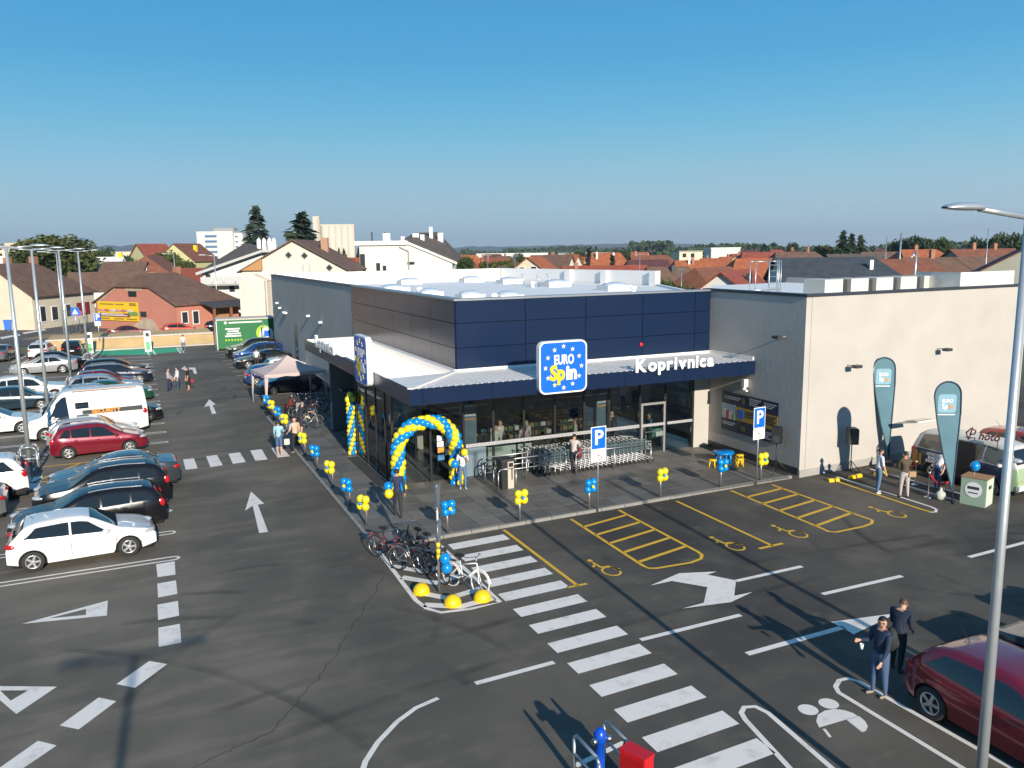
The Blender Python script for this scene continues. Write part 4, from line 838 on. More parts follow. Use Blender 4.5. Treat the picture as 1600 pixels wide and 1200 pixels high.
# ordinary houses, near ones first: label, ridge point, yaw, length, width, eave below ridge, wall, roof, windows, chimneys, hip
HS = [
 ('anthracite roofed house with low gable behind the wing roof', (68.84, 66.44, 8.09), -30, 13, 15, 3.6, 'white', 'slate', [('W', 0, 3.6, 1.2, 1.0)], [(2.5, -2.5, .9, .35, M_WHITE)], (0, 3)),
 ('cream house with orange-brown hipped roof and satellite dish', (77.67, 66.81, 7.75), -25, 11, 9, 2.6, 'cream', 'rust', [('S', 1.5, 2.6, 1.2, 1.0)], (), (2.5, 2)),
 ('white gabled house with long brown roof at the right', (88.42, 68.61, 7.80), -22, 15, 8.5, 2.6, 'white', 'brown', [('E', 0, 2.2, .8, 1.2)], [(-2, 0, .9, .5)], (1.5, 0)),
 ('sage green house with dark red roof at the right edge', (79.87, 52.75, 9.36), 36, 11, 12, 3.4, 'sage', 'maroon', (), (), (0, 0)),
 ('dark red roofed house peeping behind the grey wall corner', (55.99, 67.63, 6.98), 35, 10, 9, 3.4, 'white', 'red', (), [(-.5, -1.5, .8, .5, M_DGREY)], (0, 0)),
 ('red-brown roofed house with white gable behind the bush', (66.27, 85.18, 6.82), 20, 9.5, 8.5, 3.0, 'cream', 'rust', (), (), (1.5, 0)),
 ('long dark brown roofed house behind the bush', (72.75, 102.23, 6.57), -12, 10, 9, 3.2, 'grey', 'brown', (), [(-.3, -1, .9, .6, M_DGREY)], (1, 2.5)),
 ('orange roofed house with two tall chimneys', (94.70, 125.71, 7.03), -18, 10, 9, 2.8, 'cream', 'orange', (), [(-1.6, -1, 1.2, .35, M_WHITE), (-.9, -1, 1.2, .4)], (1, 2.5)),
 ('low house with long dark red roof just behind the white parapet', (68.84, 115.15, 6.69), -20, 13, 8, 2.6, 'white', 'red', (), [(-4.6, -.4, .8, .6)], (0, 0)),
 ('orange hipped roof house with white walls beside two cypresses', (101.17, 167.53, 8.41), -22, 9, 9, 3.2, 'white', 'orange', [('S', -2, 2.4, 1.2, 1.2)], [(-2.9, -1.8, 1.5, .4, M_WHITE), (1.0, -1.8, 1.3, .4, M_WHITE)], (.6, 1.6)),
 ('cream gable house with orange roof and two attic windows', (67.80, 138.12, 8.05), 48, 9, 8.5, 3.2, 'cream', 'orange', [('W', -1.0, 5.4, 1.0, .9), ('W', 1.2, 5.4, .8, .8)], (), (0, 0)),
 ('white house with brown roof right of the cream gable', (77.12, 149.50, 8.22), -45, 8, 9, 3.4, 'white', 'brown', (), (), (0, 0)),
 ('orange roofed house with bright white gable end', (81.74, 154.08, 8.22), -48, 7, 9.5, 3.2, 'white', 'orange', (), [(-2, .3, .8, .6)], (0, 0)),
 ('small brown gabled house just left of the cream gable', (52.20, 118.31, 6.92), 60, 7, 6, 1.8, 'peach', 'brown', (), [(0, 1.8, .7, .8, M_DGREY)], (0, 0)),
 ('dark maroon roofed house with small cream gable', (97.44, 146.71, 6.95), -20, 9, 8, 2.4, 'cream', 'maroon', (), (), (1, 0)),
 ('large orange-brown hipped roof with two dormers', (118.12, 173.05, 7.67), -20, 12, 10, 3.2, 'cream', 'rust', [('S', -2, 4.2, .8, .8), ('S', -.5, 4.2, .8, .8)], [(-5, 0, 1.0, .6)], (0, 3)),
 ('brown hipped roof house left of the anthracite roof', (119.36, 125.85, 8.25), -20, 13, 10, 3.3, 'cream', 'brown', (), [(2, 0, 1.0, .4)], (2, 3)),
 ('maroon roofed house above the orange roofs', (126.12, 145.02, 8.17), -22, 11, 9, 3.0, 'cream', 'red', (), (), (2, 2)),
 ('wide orange roof house at the far end of the grey wall', (98.82, 112.77, 7.36), -22, 13, 9, 3.0, 'cream', 'orange', (), (), (2, 2)),
 ('bright orange roofed house right of the anthracite roof', (118.78, 97.23, 8.56), -22, 9, 9, 2.6, 'cream', 'orange', (), [(-1, 0, .7, .5)], (1, 2)),
 ('grey roofed shed behind the anthracite roof', (113.43, 106.23, 7.92), -22, 9, 8, 2.2, 'white', 'greybrown', (), (), (0, 0)),
 ('brown roofed house with a white side behind the satellite dish', (143.49, 125.95, 7.96), -22, 10, 8, 2.4, 'white', 'brown', (), (), (0, 0)),
 ('red brick coloured roof behind the brown house at the right', (114.74, 83.49, 8.60), -15, 10, 9, 2.6, 'grey', 'rust', (), [(2, 0, .8, .5), (-1.5, 0, .9, .5)], (0, 0)),
 ('brown roofed white house with blue skylight behind the cream house', (-3.91, 170.42, 6.31), -14, 13, 9, 3.0, 'white', 'brown', (), [(3.5, 1, .8, .8, M_DGREY)], (0, 0)),
 ('cream clipped gable house with brown roof behind the pink house', (3.94, 194.06, 9.11), 74, 12, 12, 4.2, 'cream', 'rust', [('W', .6, 6.2, .5, .7), ('W', -.2, 6.2, .5, .7)], [(-5.4, 1.0, -1.6, .9), (-5.4, -2.8, -.9, .9)], (1.6, 0)),
 ('low brown roofed wing left of the clipped gable', (-1.09, 189.47, 8.00), -20, 8, 8, 2.6, 'cream', 'brown', (), (), (0, 0)),
 ('long house with yellow chimneys, sun glare painted white on its roof', (-5.22, 216.00, 8.94), -18, 7, 7.5, 3.6, 'white', 'white', (), [(-3.2, 0, .9, .7, M_SIGNY), (3.2, 0, .9, .7, M_SIGNY)], (0, 0)),  # roof colour is painted-in sun reflection
 ('pale yellow house with red roof beyond the big tree', (5.55, 260.69, 12.42), 25, 8, 9, 3.2, 'yellow', 'red', (), (), (0, 0)),
 ('pale yellow gable house with brown roof and yellow chimney', (14.01, 241.22, 12.19), 55, 12, 11, 4.4, 'yellow', 'rust', [('W', 0, 6.6, .9, .9)], [(0, -2.4, 1.4, .8, M_SIGNY)], (0, 0)),
 ('white house with red roof left of the balconies', (10.28, 161.83, 6.84), -50, 9, 7, 2.8, 'warm', 'red', (), (), (0, 0)),
 ('red roofed house with pale yellow dormer between the white houses', (42.69, 176.27, 8.16), -15, 9, 9, 3.4, 'white', 'red', [('S', -.4, 5.2, 1.1, 1.1)], [(3.2, .5, 1.0, .4, M_WHITE)], (1, 2)),
 ('white gable with brown roof left of the flat roofed house', (37.43, 140.80, 7.99), 50, 6, 5, 2.2, 'white', 'brown', (), (), (0, 0)),
]
for lab, q, yaw, L, W, dz, wa, ro, wi, ch, hp in HS: house(lab, off(q, R(yaw), 0, 0), R(yaw), L, W, max(2.4, q[2]-dz), q[2], wa, ro, wi, ch, hp)
random.seed(21)
far = []
for i in range(120):
    D = random.uniform(210, 520); px = random.uniform(0, 1620)
    far.append((px, D))
def at_px(px, D): a = math.atan((px-800)/1287.6)+CAM_YAW; r = D/math.cos(a-CAM_YAW); return (r*math.sin(a), r*math.cos(a))
SEEN = {0, 1, 9, 22, 30, 60, 63, 67, 71, 72, 73, 81, 82, 94, 96, 97}; ORD = ['first', 'second', 'third', 'fourth', 'fifth', 'sixth', 'seventh', 'eighth', 'ninth', 'tenth', 'eleventh', 'twelfth', 'thirteenth', 'fourteenth']
made = 0; rows = []
for px, D in far:
    if 315 < px < 570 and D < 430: continue
    if 80 < px < 330 and D < 260: continue
    x, y = at_px(px, D); ro = random.choice(['orange', 'red', 'brown', 'rust', 'orange', 'red', 'maroon', 'greybrown']); hh = random.uniform(5.6, 8.2)
    row = ((x, y), random.uniform(-1, 1), random.uniform(9, 14), random.uniform(8, 10), hh-random.uniform(2.6, 3.4), hh, random.choice(['white', 'cream', 'warm', 'yellow', 'peach']), ro, (), [(random.uniform(-3, 3), 0, .9, .6)] if D < 330 else (), random.choice([(0, 0), (2, 2), (0, 2)]))
    if made in SEEN: rows.append((px, row))
    made += 1
rows.sort(key=lambda r: r[0]); num = {}
for px, row in rows:
    k = num[row[7]] = num.get(row[7], 0)+1
    cn = {'rust': 'red-brown', 'greybrown': 'grey-brown'}.get(row[7], row[7])
    house('small far house, %s from the left of the far %s roofs' % (ORD[k-1], cn), *row, group='far houses of the town')
def block(label, q, w, d, h, yaw=-24, m='white', rows=0):
    t = thing('building', label, 'building', (q[0], q[1], -.05), R(yaw)); b = MB(); b.box(-w/2, w/2, -d/2, d/2, 0, h); b.build('wall', WALLS[m], t)
    b = MB(); b.box(-w/2-.2, w/2+.2, -d/2-.2, d/2+.2, h, h+.35); b.build('roof', M_WHITE if m == 'white' else WALLS['grey'], t)
    for r in range(rows):
        for k in range(max(2, int(w/3))): x = -w/2+1.2+k*3; b = MB(); b.box(x, x+1.3, -d/2-.05, -d/2+.02, h-1.9-r*2.9, h-.6-r*2.9); b.build('window', M_WIN, t)
    return t
q = (-28.62, 241.41, 10.66); block('white flat with dark windows at the left edge', (q[0]-1, q[1]), 9, 10, 9.0, -10, 'white', 3)
q = (-55.37, 493.80, 16.00); block('pale tower block beyond the left street lamps', q, 15, 10, 14.5, -20, 'cream', 2)
q = (-54.15, 504.63, 17.45); block('small cream stair tower on the left skyline', q, 8, 7, 16.2, -20, 'cream', 0)
q = (-22.74, 456.68, 15.88); block('cream block half hidden by the big tree', q, 8, 8, 13.2, -20, 'cream', 2)
q = (-19.53, 499.60, 15.12); block('white block right of the big tree', q, 9, 8, 11.8, -20, 'white', 0)
q = (-2.88, 581.20, 15.91); block('low white building on the far slope', q, 14, 8, 11.4, -20, 'cream', 0)
q = (177.98, 241.48, 7.33); block('flat roofed pale house between orange roofs', q, 8.5, 8, 8.0, -15, 'cream', 1)
q = (225.22, 281.30, 7.84); block('long white hall with blue side on the right skyline', q, 12, 12, 8.9, -24, 'white', 0)
q = (294.73, 644.73, 7.63); block('long low pale hall far behind the roofs', q, 60, 20, 6.5, -24, 'white', 0)
q = (378.99, 672.92, 6.09); block('long grey hall far behind the cypress', q, 46, 20, 6.0, -24, 'grey', 0)

# ------------------------------------------------------------------ trees
LEAF = {k: leaf_mat('leaves_'+k, a, b) for k, a, b in (('olive', (.035, .05, .012), (.11, .125, .03)), ('green', (.022, .045, .012), (.07, .105, .025)), ('dark', (.022, .042, .022), (.058, .088, .042)), ('bluegreen', (.032, .052, .036), (.080, .110, .070)))}
M_BARK = mat('bark', (.10, .075, .055), .95, var=.3, vscale=5)
def crown_mesh(kind, lobes, n, leaf, seed):
    rnd = np.random.RandomState(seed); b = MB(); tot = sum(l[3]*l[4] for l in lobes)
    for cx, cy, cz, rx, rzz in lobes:
        m = int(n*rx*rzz/tot)
        for i in range(m):
            d = rnd.normal(size=3); d /= np.linalg.norm(d); r = rnd.uniform(.25, 1.0)**.42*(1+.16*rnd.normal()*.5)
            p = np.array([cx+d[0]*rx*r, cy+d[1]*rx*r, cz+d[2]*rzz*r])
            u = rnd.normal(size=3); u /= np.linalg.norm(u); v = np.cross(u, rnd.normal(size=3)); v /= np.linalg.norm(v)
            s = leaf*rnd.uniform(.55, 1.2); q = [p-u*s, p-v*s*.55+u*s*.1, p+u*s, p+v*s*.55+u*s*.1]
            b.add(q, [(0, 1, 2, 3)])
    return b.mesh('crown', LEAF[kind])
def conifer_mesh(kind, h, r, n, seed, sparse=0):
    rnd = np.random.RandomState(seed); b = MB(); k = 0
    tiers = int(h*2.2)
    for t in range(tiers):
        f = t/tiers; z = h*(.10+.88*f); R_ = r*(1-f)**.8*(1+.18*rnd.normal()*.6)+.15
        for a in range(max(4, int(11*(1-f)+4))):
            th = rnd.uniform(0, 2*math.pi); ln = R_*rnd.uniform(.45, 1.2)
            for j in range(max(3, int(n*(1-f*.6)))):
                u = rnd.uniform(.2, 1); x, y = ln*u*math.cos(th), ln*u*math.sin(th); zz = z-.25*ln*u+rnd.normal()*.12
                s = rnd.uniform(.5, .95)*h/14; a2 = th+rnd.normal()*.8
                d = np.array([math.cos(a2), math.sin(a2), -.35+rnd.normal()*.2])*s; v = np.array([-math.sin(a2), math.cos(a2), rnd.normal()*.4])*s*.45; p = np.array([x, y, zz])
                b.add([p-d, p-v, p+d, p+v], [(0, 1, 2, 3)])
    return b.mesh('crown', LEAF[kind])
CM = {}
def tree(label, p, h, w, kind='green', shape='round', group=None, seed=0, name='tree', stem=True):
    t = thing(name, label, 'tree' if name != 'bush' else 'bush', (p[0], p[1], -.05), random.uniform(0, 6.28), group)
    key = (shape, kind, seed % 3)
    if key not in CM:
        rnd = random.Random(seed+len(CM)*7)
        if shape == 'round':
            lob = [(0, 0, .62, .34, .30)]+[(rnd.uniform(-.3, .3), rnd.uniform(-.3, .3), rnd.uniform(.42, .80), rnd.uniform(.16, .26), rnd.uniform(.13, .22)) for _ in range(9)]
            CM[key] = crown_mesh(kind, lob, 3600, .038, seed+3)
        elif shape == 'bush': CM[key] = crown_mesh(kind, [(rnd.uniform(-.28, .28), rnd.uniform(-.28, .28), rnd.uniform(.3, .66), rnd.uniform(.2, .3), rnd.uniform(.22, .34)) for _ in range(8)], 2200, .05, seed+3)
        elif shape == 'fir': CM[key] = conifer_mesh(kind, 14.0, 4.2, 9, seed+5)
        else: CM[key] = conifer_mesh(kind, 14.0, 2.0, 6, seed+5)
    o = put('crown', CM[key], t)
    o.scale = (w, w, h) if shape in ('round', 'bush') else (w/ (8.4 if shape == 'fir' else 4.0), w/(8.4 if shape == 'fir' else 4.0), h/14)
    if stem:
        b = MB(); r = max(.12, h*.022); top = h*(.62 if shape in ('round', 'bush') else .95)
        b.tube((0, 0, 0), (0, 0, top*.5), r, r*.75, 7); b.tube((0, 0, top*.5), (.05*h*.3, 0, top), r*.75, r*.2, 6)
        if shape == 'round':
            for a in range(5): b.tube((0, 0, top*(.45+.1*a)), (.24*w*math.cos(a*2.4), .24*w*math.sin(a*2.4), top*(.85+.1*a)), r*.5, r*.12, 5)
        b.build('trunk', M_BARK, t)
    return t
random.seed(4)
TR = [('big olive green tree behind the cream house', (-14.26, 198.73, 13.85), 14.6, 18.5, 'olive', 'round', 1), ('left flank tree of the big olive clump', (-19.65, 205.18, 11.33), 11.0, 10, 'olive', 'round', 2), ('tree filling the gap behind the left lamp heads', (-10.50, 203.10, 10.54), 11.6, 10, 'green', 'round', 3),
 ('mid green tree right of the white block', (-8.47, 294.10, 14.25), 12.8, 9, 'green', 'round', 4), ('dark bush-like tree behind the yellow chimneys', (-1.16, 259.15, 11.66), 10, 8, 'green', 'round', 5), ('loose olive tree before the yellow houses', (8.60, 224.76, 12.18), 11, 10.5, 'olive', 'round', 6), ('small olive tree between the yellow gables', (12.19, 217.19, 10.06), 8.5, 6.5, 'olive', 'round', 7),
 ('spiky grey green fir left of the tall pine', (27.01, 201.09, 20.01), 20.5, 12.5, 'bluegreen', 'fir', 8), ('broad dark pine in front of the silo', (32.61, 175.88, 17.71), 18.0, 15.5, 'dark', 'fir', 9), ('low pine branches beside the tall chimney', (35.20, 171.65, 13.06), 12, 7, 'olive', 'fir', 10), ('pointed young spruce before the silo', (76.02, 333.25, 12.37), 11.5, 4, 'dark', 'fir', 11), ('second young spruce before the silo', (78.32, 334.34, 11.86), 11, 5, 'dark', 'fir', 12), ('dark tree at the right end of the silo', (83.22, 329.91, 12.02), 11.5, 5, 'dark', 'fir', 13),
 ('dark green tree right of the white modern house', (59.15, 151.19, 9.32), 9.0, 5.5, 'green', 'round', 14), ('olive tree among the red roofs', (70.07, 154.88, 7.93), 8.0, 8.5, 'olive', 'round', 15), ('second olive tree left of the cream gable', (70.28, 163.64, 7.64), 7.6, 6.5, 'olive', 'round', 16), ('grey green tree left of the cypress', (105.57, 191.18, 8.67), 9.0, 6.5, 'olive', 'round', 17), ('tall cypress left of the orange roof', (103.76, 181.01, 9.44), 9.8, 3.6, 'dark', 'column', 18), ('small cypress before the orange roof', (91.46, 149.64, 8.15), 8.2, 2.8, 'dark', 'column', 19), ('dark tree behind the orange hipped roof', (142.25, 224.70, 9.36), 9.6, 5, 'dark', 'round', 20),
 ('round green bush behind the roof end', (50.86, 72.13, 6.69), 6.8, 3.6, 'green', 'bush', 21), ('lower green bush right of the round one', (51.78, 69.41, 6.20), 6.2, 3.8, 'green', 'bush', 22), ('green bush beside the green container', (11.79, 116.29), 2.2, 2.8, 'green', 'bush', 23),
 ('first dark conifer of the right skyline', (181.39, 174.10, 12.62), 13.8, 9, 'dark', 'fir', 24), ('second dark conifer of the right skyline', (185.04, 174.54, 11.91), 13, 8, 'dark', 'fir', 25), ('third dark conifer of the right skyline', (190.53, 176.43, 11.57), 12.6, 8, 'dark', 'fir', 26), ('tree behind the tall thin mast', (186.07, 160.39, 10.11), 11.6, 7, 'olive', 'round', 27), ('dark round tree right of the mast', (183.90, 150.37, 10.78), 12.2, 9, 'dark', 'round', 28), ('dark tree left of the mast', (185.32, 156.36, 10.55), 11.8, 5, 'dark', 'round', 29), ('small round tree right of the dark one', (180.05, 140.88, 10.18), 11.4, 5.4, 'green', 'round', 30), ('conical tree above the brown roof', (140.79, 103.10, 10.20), 11.2, 4.8, 'dark', 'round', 31), ('large round tree at the right edge', (136.79, 93.87, 10.70), 11.8, 8.0, 'dark', 'round', 32), ('left neighbour of the right edge tree', (140.24, 98.90, 10.24), 11.2, 5, 'dark', 'round', 33), ('low tree in front of the conifers', (184.27, 183.37, 9.53), 10.4, 6, 'olive', 'round', 34), ('small pointed tree left of the conifers', (190.35, 203.10, 10.88), 11.2, 4, 'dark', 'round', 35)]
for lab, q, h, w, kd, shp, sd_ in TR: tree(lab, q, h, w, kd, shp, None, sd_, 'bush' if shp == 'bush' else 'tree', shp != 'bush')
random.seed(8); mt = 0; rows = []
for i in range(70):
    px, D = random.uniform(-20, 1640), random.uniform(250, 620); 
    if 330 < px < 570 and D < 430: continue
    x, y = at_px(px, D); a_ = ((x, y), random.uniform(5.5, 9.5) if px < 1150 else random.uniform(7, 11), random.uniform(6, 10), random.choice(['olive', 'green', 'dark', 'dark'])); mt += 1
    if mt-1 in {2, 13, 22, 25, 27, 29, 34, 45, 48, 51, 53, 57, 60}: rows.append((px, i, a_))
rows.sort(key=lambda r: r[0])
for k, (px, i, a_) in enumerate(rows): tree('leafy tree among the far houses, %s such tree from the left' % ORD[k], *a_, 'round', 'trees among the far houses', i)
# distant wood as one leafy mass, and hills
rnd = np.random.RandomState(2); b = MB()
for px0, px1, D, ht, n in ((725, 760, 1250, 13, 500), (790, 990, 1300, 14, 1800), (985, 1050, 900, 17, 1100), (1040, 1160, 700, 12, 1200), (1150, 1640, 720, 11, 3200), (-40, 330, 800, 11, 2600), (560, 1100, 1000, 8, 2500)):
    for i in range(n):
        x, y = at_px(rnd.uniform(px0, px1), D+rnd.uniform(-60, 60)); z = ht*rnd.uniform(0, 1)**.6*(.72+.28*math.sin(x*.05+D)*math.sin(x*.017)); s = rnd.uniform(1.8, 4.2)
        a = rnd.uniform(0, 6.28); d = np.array([math.cos(a), math.sin(a), 0])*s; e = np.array([rnd.normal()*.3, rnd.normal()*.3, 1])*s*.7; p = np.array([x, y, z])
        b.add([p-d, p-e, p+d, p+e], [(0, 1, 2, 3)])
stuff(b.build('far_wood', LEAF['dark']))
m_hill = mat('hill_woodland', (.030, .045, .026), .95, var=.35, vscale=.006)
def hill(pts, D, depth):
    b = MB(); n = 60; rows = 7; vs = []
    for j in range(rows+1):
        for i in range(n+1):
            px = pts[0][0]+(pts[-1][0]-pts[0][0])*i/n; k = max(q for q in range(len(pts)-1) if pts[q][0] <= px+1e-6); f = (px-pts[k][0])/(pts[k+1][0]-pts[k][0]); h = pts[k][1]*(1-f)+pts[k+1][1]*f
            x, y = at_px(px, D+depth*j/rows); vs.append((x, y, h*math.sin(math.pi*j/rows)*(1+.05*math.sin(i*1.7+j)+.04*math.sin(i*4.1))-1))
    b.add(vs, [(j*(n+1)+i, j*(n+1)+i+1, (j+1)*(n+1)+i+1, (j+1)*(n+1)+i) for j in range(rows) for i in range(n)]); b.smooth = True
    o = b.build('hills', m_hill); structure(o); return o
hill([(-200, 95), (0, 92), (60, 84), (130, 66), (210, 70), (300, 56), (360, 40), (430, 10)], 4200, 1800)
hill([(640, 6), (740, 40), (800, 34), (960, 44), (1060, 40), (1200, 14)], 4600, 1500)


# ================================================================== STREET FURNITURE
def ballmesh(name, m, r=1.0, n=12, k=8, sz=None): b = MB(); b.ball((0, 0, 0), r, n, k, sz); return b.mesh(name, m)
def lamp_post(label, loc, rot, h=9.6, span=1.6, guard=True, r=.105):
    t = thing('lamp_post', label, 'lamp post', loc, rot, 'lamp posts of the car park')
    b = MB(); b.tube((0, 0, 0), (0, 0, h), r, r*.62, 12); b.build('pole', M_POLE, t)
    b = MB(); b.obox((0, 0, .02), (.34, .34, .04)); b.build('base_plate', M_GALV, t)
    for s in (-1, 1):
        b = MB(); b.tube((0, 0, h-.06), (s*(span-.62), 0, h+.04), .04, .035, 8); a = b.build('arm', M_POLE, t)
        b = MB(); n = 9; vs = []
        prof = [(0, .05, .05), (.08, .10, .06), (.2, .13, .075), (.45, .14, .07), (.62, .12, .045), (.70, .05, .015)]
        for x, w, hh in prof:
            for i in range(n): q = 2*math.pi*i/n; vs.append((s*(span-.70+x), w*math.cos(q), h+.05+hh*math.sin(q)*(1 if math.sin(q) > 0 else .45)))
        fs = [(k*n+i, k*n+(i+1) % n, (k+1)*n+(i+1) % n, (k+1)*n+i) for k in range(len(prof)-1) for i in range(n)]
        b.smooth = True; b.add(vs, fs if s > 0 else [f[::-1] for f in fs]); b.build('lamp_head', M_POLE, a)
    if guard:
        for q in ((-.34, -.34, .34, -.34), (-.34, .34, .34, .34)):
            g_ = MB(); x0, y0, x1, y1 = q; g_.path([(x0, y0, 0), (x0, y0, .95), (x0*.6, y0, 1.1), (x1*.6, y1, 1.1), (x1, y1, .95), (x1, y1, 0)], .035); g_.path([(x0, y0, .6), (x1, y1, .6)], .03); g_.build('guard_rail', M_POLE, t)
    return t
lamp_post('nearest lamp post of the west row with a tubular guard at its foot', (-4.70, 40.4, 0), 0)
lamp_post('second lamp post of the west row rising behind the white camper van', (-4.82, 51.4, 0), 0)
lamp_post('third lamp post of the west row with a guard behind the silver hatchbacks', (-4.30, 62.3, 0), 0)
lamp_post('fourth lamp post of the west row before the charging bays', (-3.95, 77.5, 0), 0)
lamp_post('tall lamp post cut by the right frame edge with one grey lamp head in view', (10.75, 7.2, 0), 0, guard=False, r=.082)
lamp_post('lamp post standing behind the viewpoint that throws its shadow on the west lane', (-2.2, -6.3, 0), 0, guard=False)
lamp_post('lamp post beyond the right edge that throws its shadow across the bays', (15.0, 1.5, 0), 0, guard=False)
def street_lamp(label, loc, h, rot=0):
    t = thing('street_lamp', label, 'street lamp', loc, rot); b = MB(); b.tube((0, 0, 0), (0, 0, h), .10, .06, 8); b.build('pole', M_POLE, t)
    b = MB(); b.tube((0, 0, h-.05), (-1.2, 0, h+.1), .05, .05, 6); b.box(-1.9, -1.1, -.12, .12, h+.06, h+.18); b.build('lamp_head', M_POLE, t)
street_lamp('old street lamp before the cream house front', (-7.58, 106.19)+(0,), 9.6, .3)
street_lamp('tall street lamp standing behind the green container', (9.99, 116.30)+(0,), 9.0, -.3)
street_lamp('street lamp in front of the yellow gable house', (6.62, 152.37, 6.82)[:2]+(0,), 9.3, .2)
def p_sign(label, loc, h, rot, wheel=True):
    t = thing('parking_sign', label, 'sign', loc, rot); b = MB(); b.tube((0, 0.03, 0), (0, 0.03, h), .032, .032, 8); b.build('post', M_GALV, t)
    b = MB(); b.box(-.31, .31, -.015, .0, h-.82, h); b.build('plate', M_SIGNW, t); b = MB(); b.box(-.28, .28, -.02, -.0155, h-.79, h-.03); b.build('blue_field', M_SIGNB, t)
    o = lettering('letter', 'P', M_SIGNW, t, (0, -.026, h-.41), 0, .72, .003, .018)
    b = MB(); b.box(-.31, .31, -.015, 0, h-1.26, h-.84); b.build('sub_plate', M_SIGNW, t)
    if wheel:
        b = MB(); c = [(.03+.10*math.cos(R(a)), -.019, h-1.10+.09*math.sin(R(a))) for a in range(100, 380, 28)]; b.path(c, .009, 5)
        b.path([(-.03, -.019, h-.93), (-.02, -.019, h-1.04), (.08, -.019, h-1.05), (.12, -.019, h-1.16)], .011, 5); b.build('wheelchair_mark', M_DGREY, t)
    return t
p_sign('blue P sign with a wheelchair plate at the middle of the front kerb', (14.32, 24.28, 0), 3.12, R(2))
p_sign('blue P sign with a wheelchair plate in front of the poster wall', (21.55, 24.40, 0), 3.12, R(6))
p_sign('blue P sign above the tan bank beside the pink house', (-3.46, 91.00)+(0,), 3.6, R(10), False)
t = thing('crossing_sign', 'blue pedestrian crossing sign at the road before the cream house', 'sign', (-6.28, 106.21)+(0,), R(8)); b = MB(); b.tube((0, .03, 0), (0, .03, 3.4), .04); b.build('post', M_GALV, t)
b = MB(); b.box(-.42, .42, -.02, 0, 2.5, 3.4); b.build('plate', M_SIGNB, t); b = MB(); b.ext([(-.3, -.03, 2.65), (.3, -.03, 2.65), (0, -.03, 3.25)], (0, .008, 0)); b.build('triangle', M_SIGNW, t)
t = thing('no_parking_sign', 'round red and blue sign just right of the crossing sign', 'sign', (-6.16, 110.39)+(0,), R(8)); b = MB(); b.tube((0, .05, 0), (0, .05, 2.8), .04); b.build('post', M_GALV, t)
b = MB(); b.tube((0, 0, 2.5), (0, .02, 2.5), .36, .36, 16); b.build('plate', mat('sign_red', (.5, .02, .03), .4), t); b = MB(); b.tube((0, -.02, 2.5), (0, -.001, 2.5), .26, .26, 16); b.build('blue_field', M_SIGNB, t)
t = thing('road_panel', 'white road panel on a post before the cream house', 'sign', (-9.73, 130.17)+(0,), R(20)); b = MB(); b.tube((0, .05, 0), (0, .05, 4.6), .06); b.build('post', M_GALV, t); b = MB(); b.box(-.75, .75, -.03, 0, 3.0, 4.6); b.build('plate', M_SIGNW, t)
# give-way pole on the bicycle island, sign backs seen edge-on
t = thing('give_way_sign', 'steel pole with edge-on triangular sign and round mirror-like sign at the bicycle corner', 'sign', (6.95, 20.25, 0), R(62))
b = MB(); b.tube((0, 0, 0), (0, 0, 3.05), .038, .038, 8); b.build('post', M_GALV, t)
b = MB(); b.ext([(.0, -.05, 2.25), (.42, -.05, 3.0), (-.42, -.05, 3.0)], (0, .015, 0)); b.build('triangle_plate', M_GALV, t)
b = MB(); b.tube((0, -.05, 1.78), (0, -.035, 1.78), .33, .33, 18); b.build('round_plate', M_GALV, t)
for z in (2.35, 1.55, 2.0): b = MB(); b.tube((0, 0, z), (0, 0, z+.05), .055, .055, 8); b.build('clamp', M_STEEL, t)
for i, z in enumerate((1.12, 1.30, .96)): b = MB(); b.tube((0, 0, z), (0, 0, z+.13), .055, .055, 10); b.build('reflector_band', M_SIGNY if i < 2 else M_SIGNY, t)
# bollards with balloon flowers
BB, YB = ballmesh('balloon', M_BLUEB, 1, 12, 8, (1, 1, 1.08)), ballmesh('balloon', M_YELB, 1, 12, 8, (1, 1, 1.08))
m_bol = mat('bollard_steel', (.42, .41, .39), .35, .8)
def bollard(loc, label): 
    t = thing('bollard', label, 'bollard', loc, 0, 'steel bollards along the kerb'); b = MB(); b.tube((0, 0, 0), (0, 0, .92), .048, .048, 10); b.build('post', m_bol, t); b = MB(); b.tube((0, 0, .92), (0, 0, .95), .055, .055, 10); b.build('cap', M_STEEL, t)
def flower(loc, rot, blue, label, z=.86, r=.135):
    t = thing('balloon_cluster', label, 'balloons', loc, rot, 'balloon flowers on the bollards')
    for x, zz in ((-.12, .12), (.12, .12), (-.12, -.12), (.12, -.12)):
        o = put('balloon', BB if blue else YB, t, (x, random.uniform(-.02, .02), zz)); o.scale = (r,)*3; o.rotation_euler = (random.uniform(-.5, .5), 0, math.atan2(x, zz))
    o = put('balloon', YB if blue else BB, t, (0, -.13, 0)); o.scale = (.06,)*3
random.seed(6)
fl = [((8.71, 24.40), 1, 'nearest the zebra crossing'), ((11.33, 24.42), 0, 'right of the zebra crossing'), ((14.08, 24.50), 1, 'beside the middle parking sign'), ((17.15, 24.58), 0, 'in the middle of the front kerb'), ((19.96, 24.62), 1, 'before the blue children\'s table'), ((21.95, 24.66), 0, 'beside the right-hand parking sign')]
for (x, y), bl, w in fl:
    bollard((x, y, .09), 'steel bollard on the front kerb carrying %s balloons %s' % ('blue' if bl else 'yellow', w)); flower((x+.02, y-.09, .98), R(6), bl, '%s balloon flower on the bollard %s' % ('blue' if bl else 'yellow', w))
fw_ = ['at the lane corner', 'second from the lane corner', 'third from the lane corner', 'fourth from the lane corner', 'fifth from the lane corner', 'sixth from the lane corner', 'seventh from the lane corner', 'eighth from the lane corner', 'near the tent, second from it', 'nearest the tent']
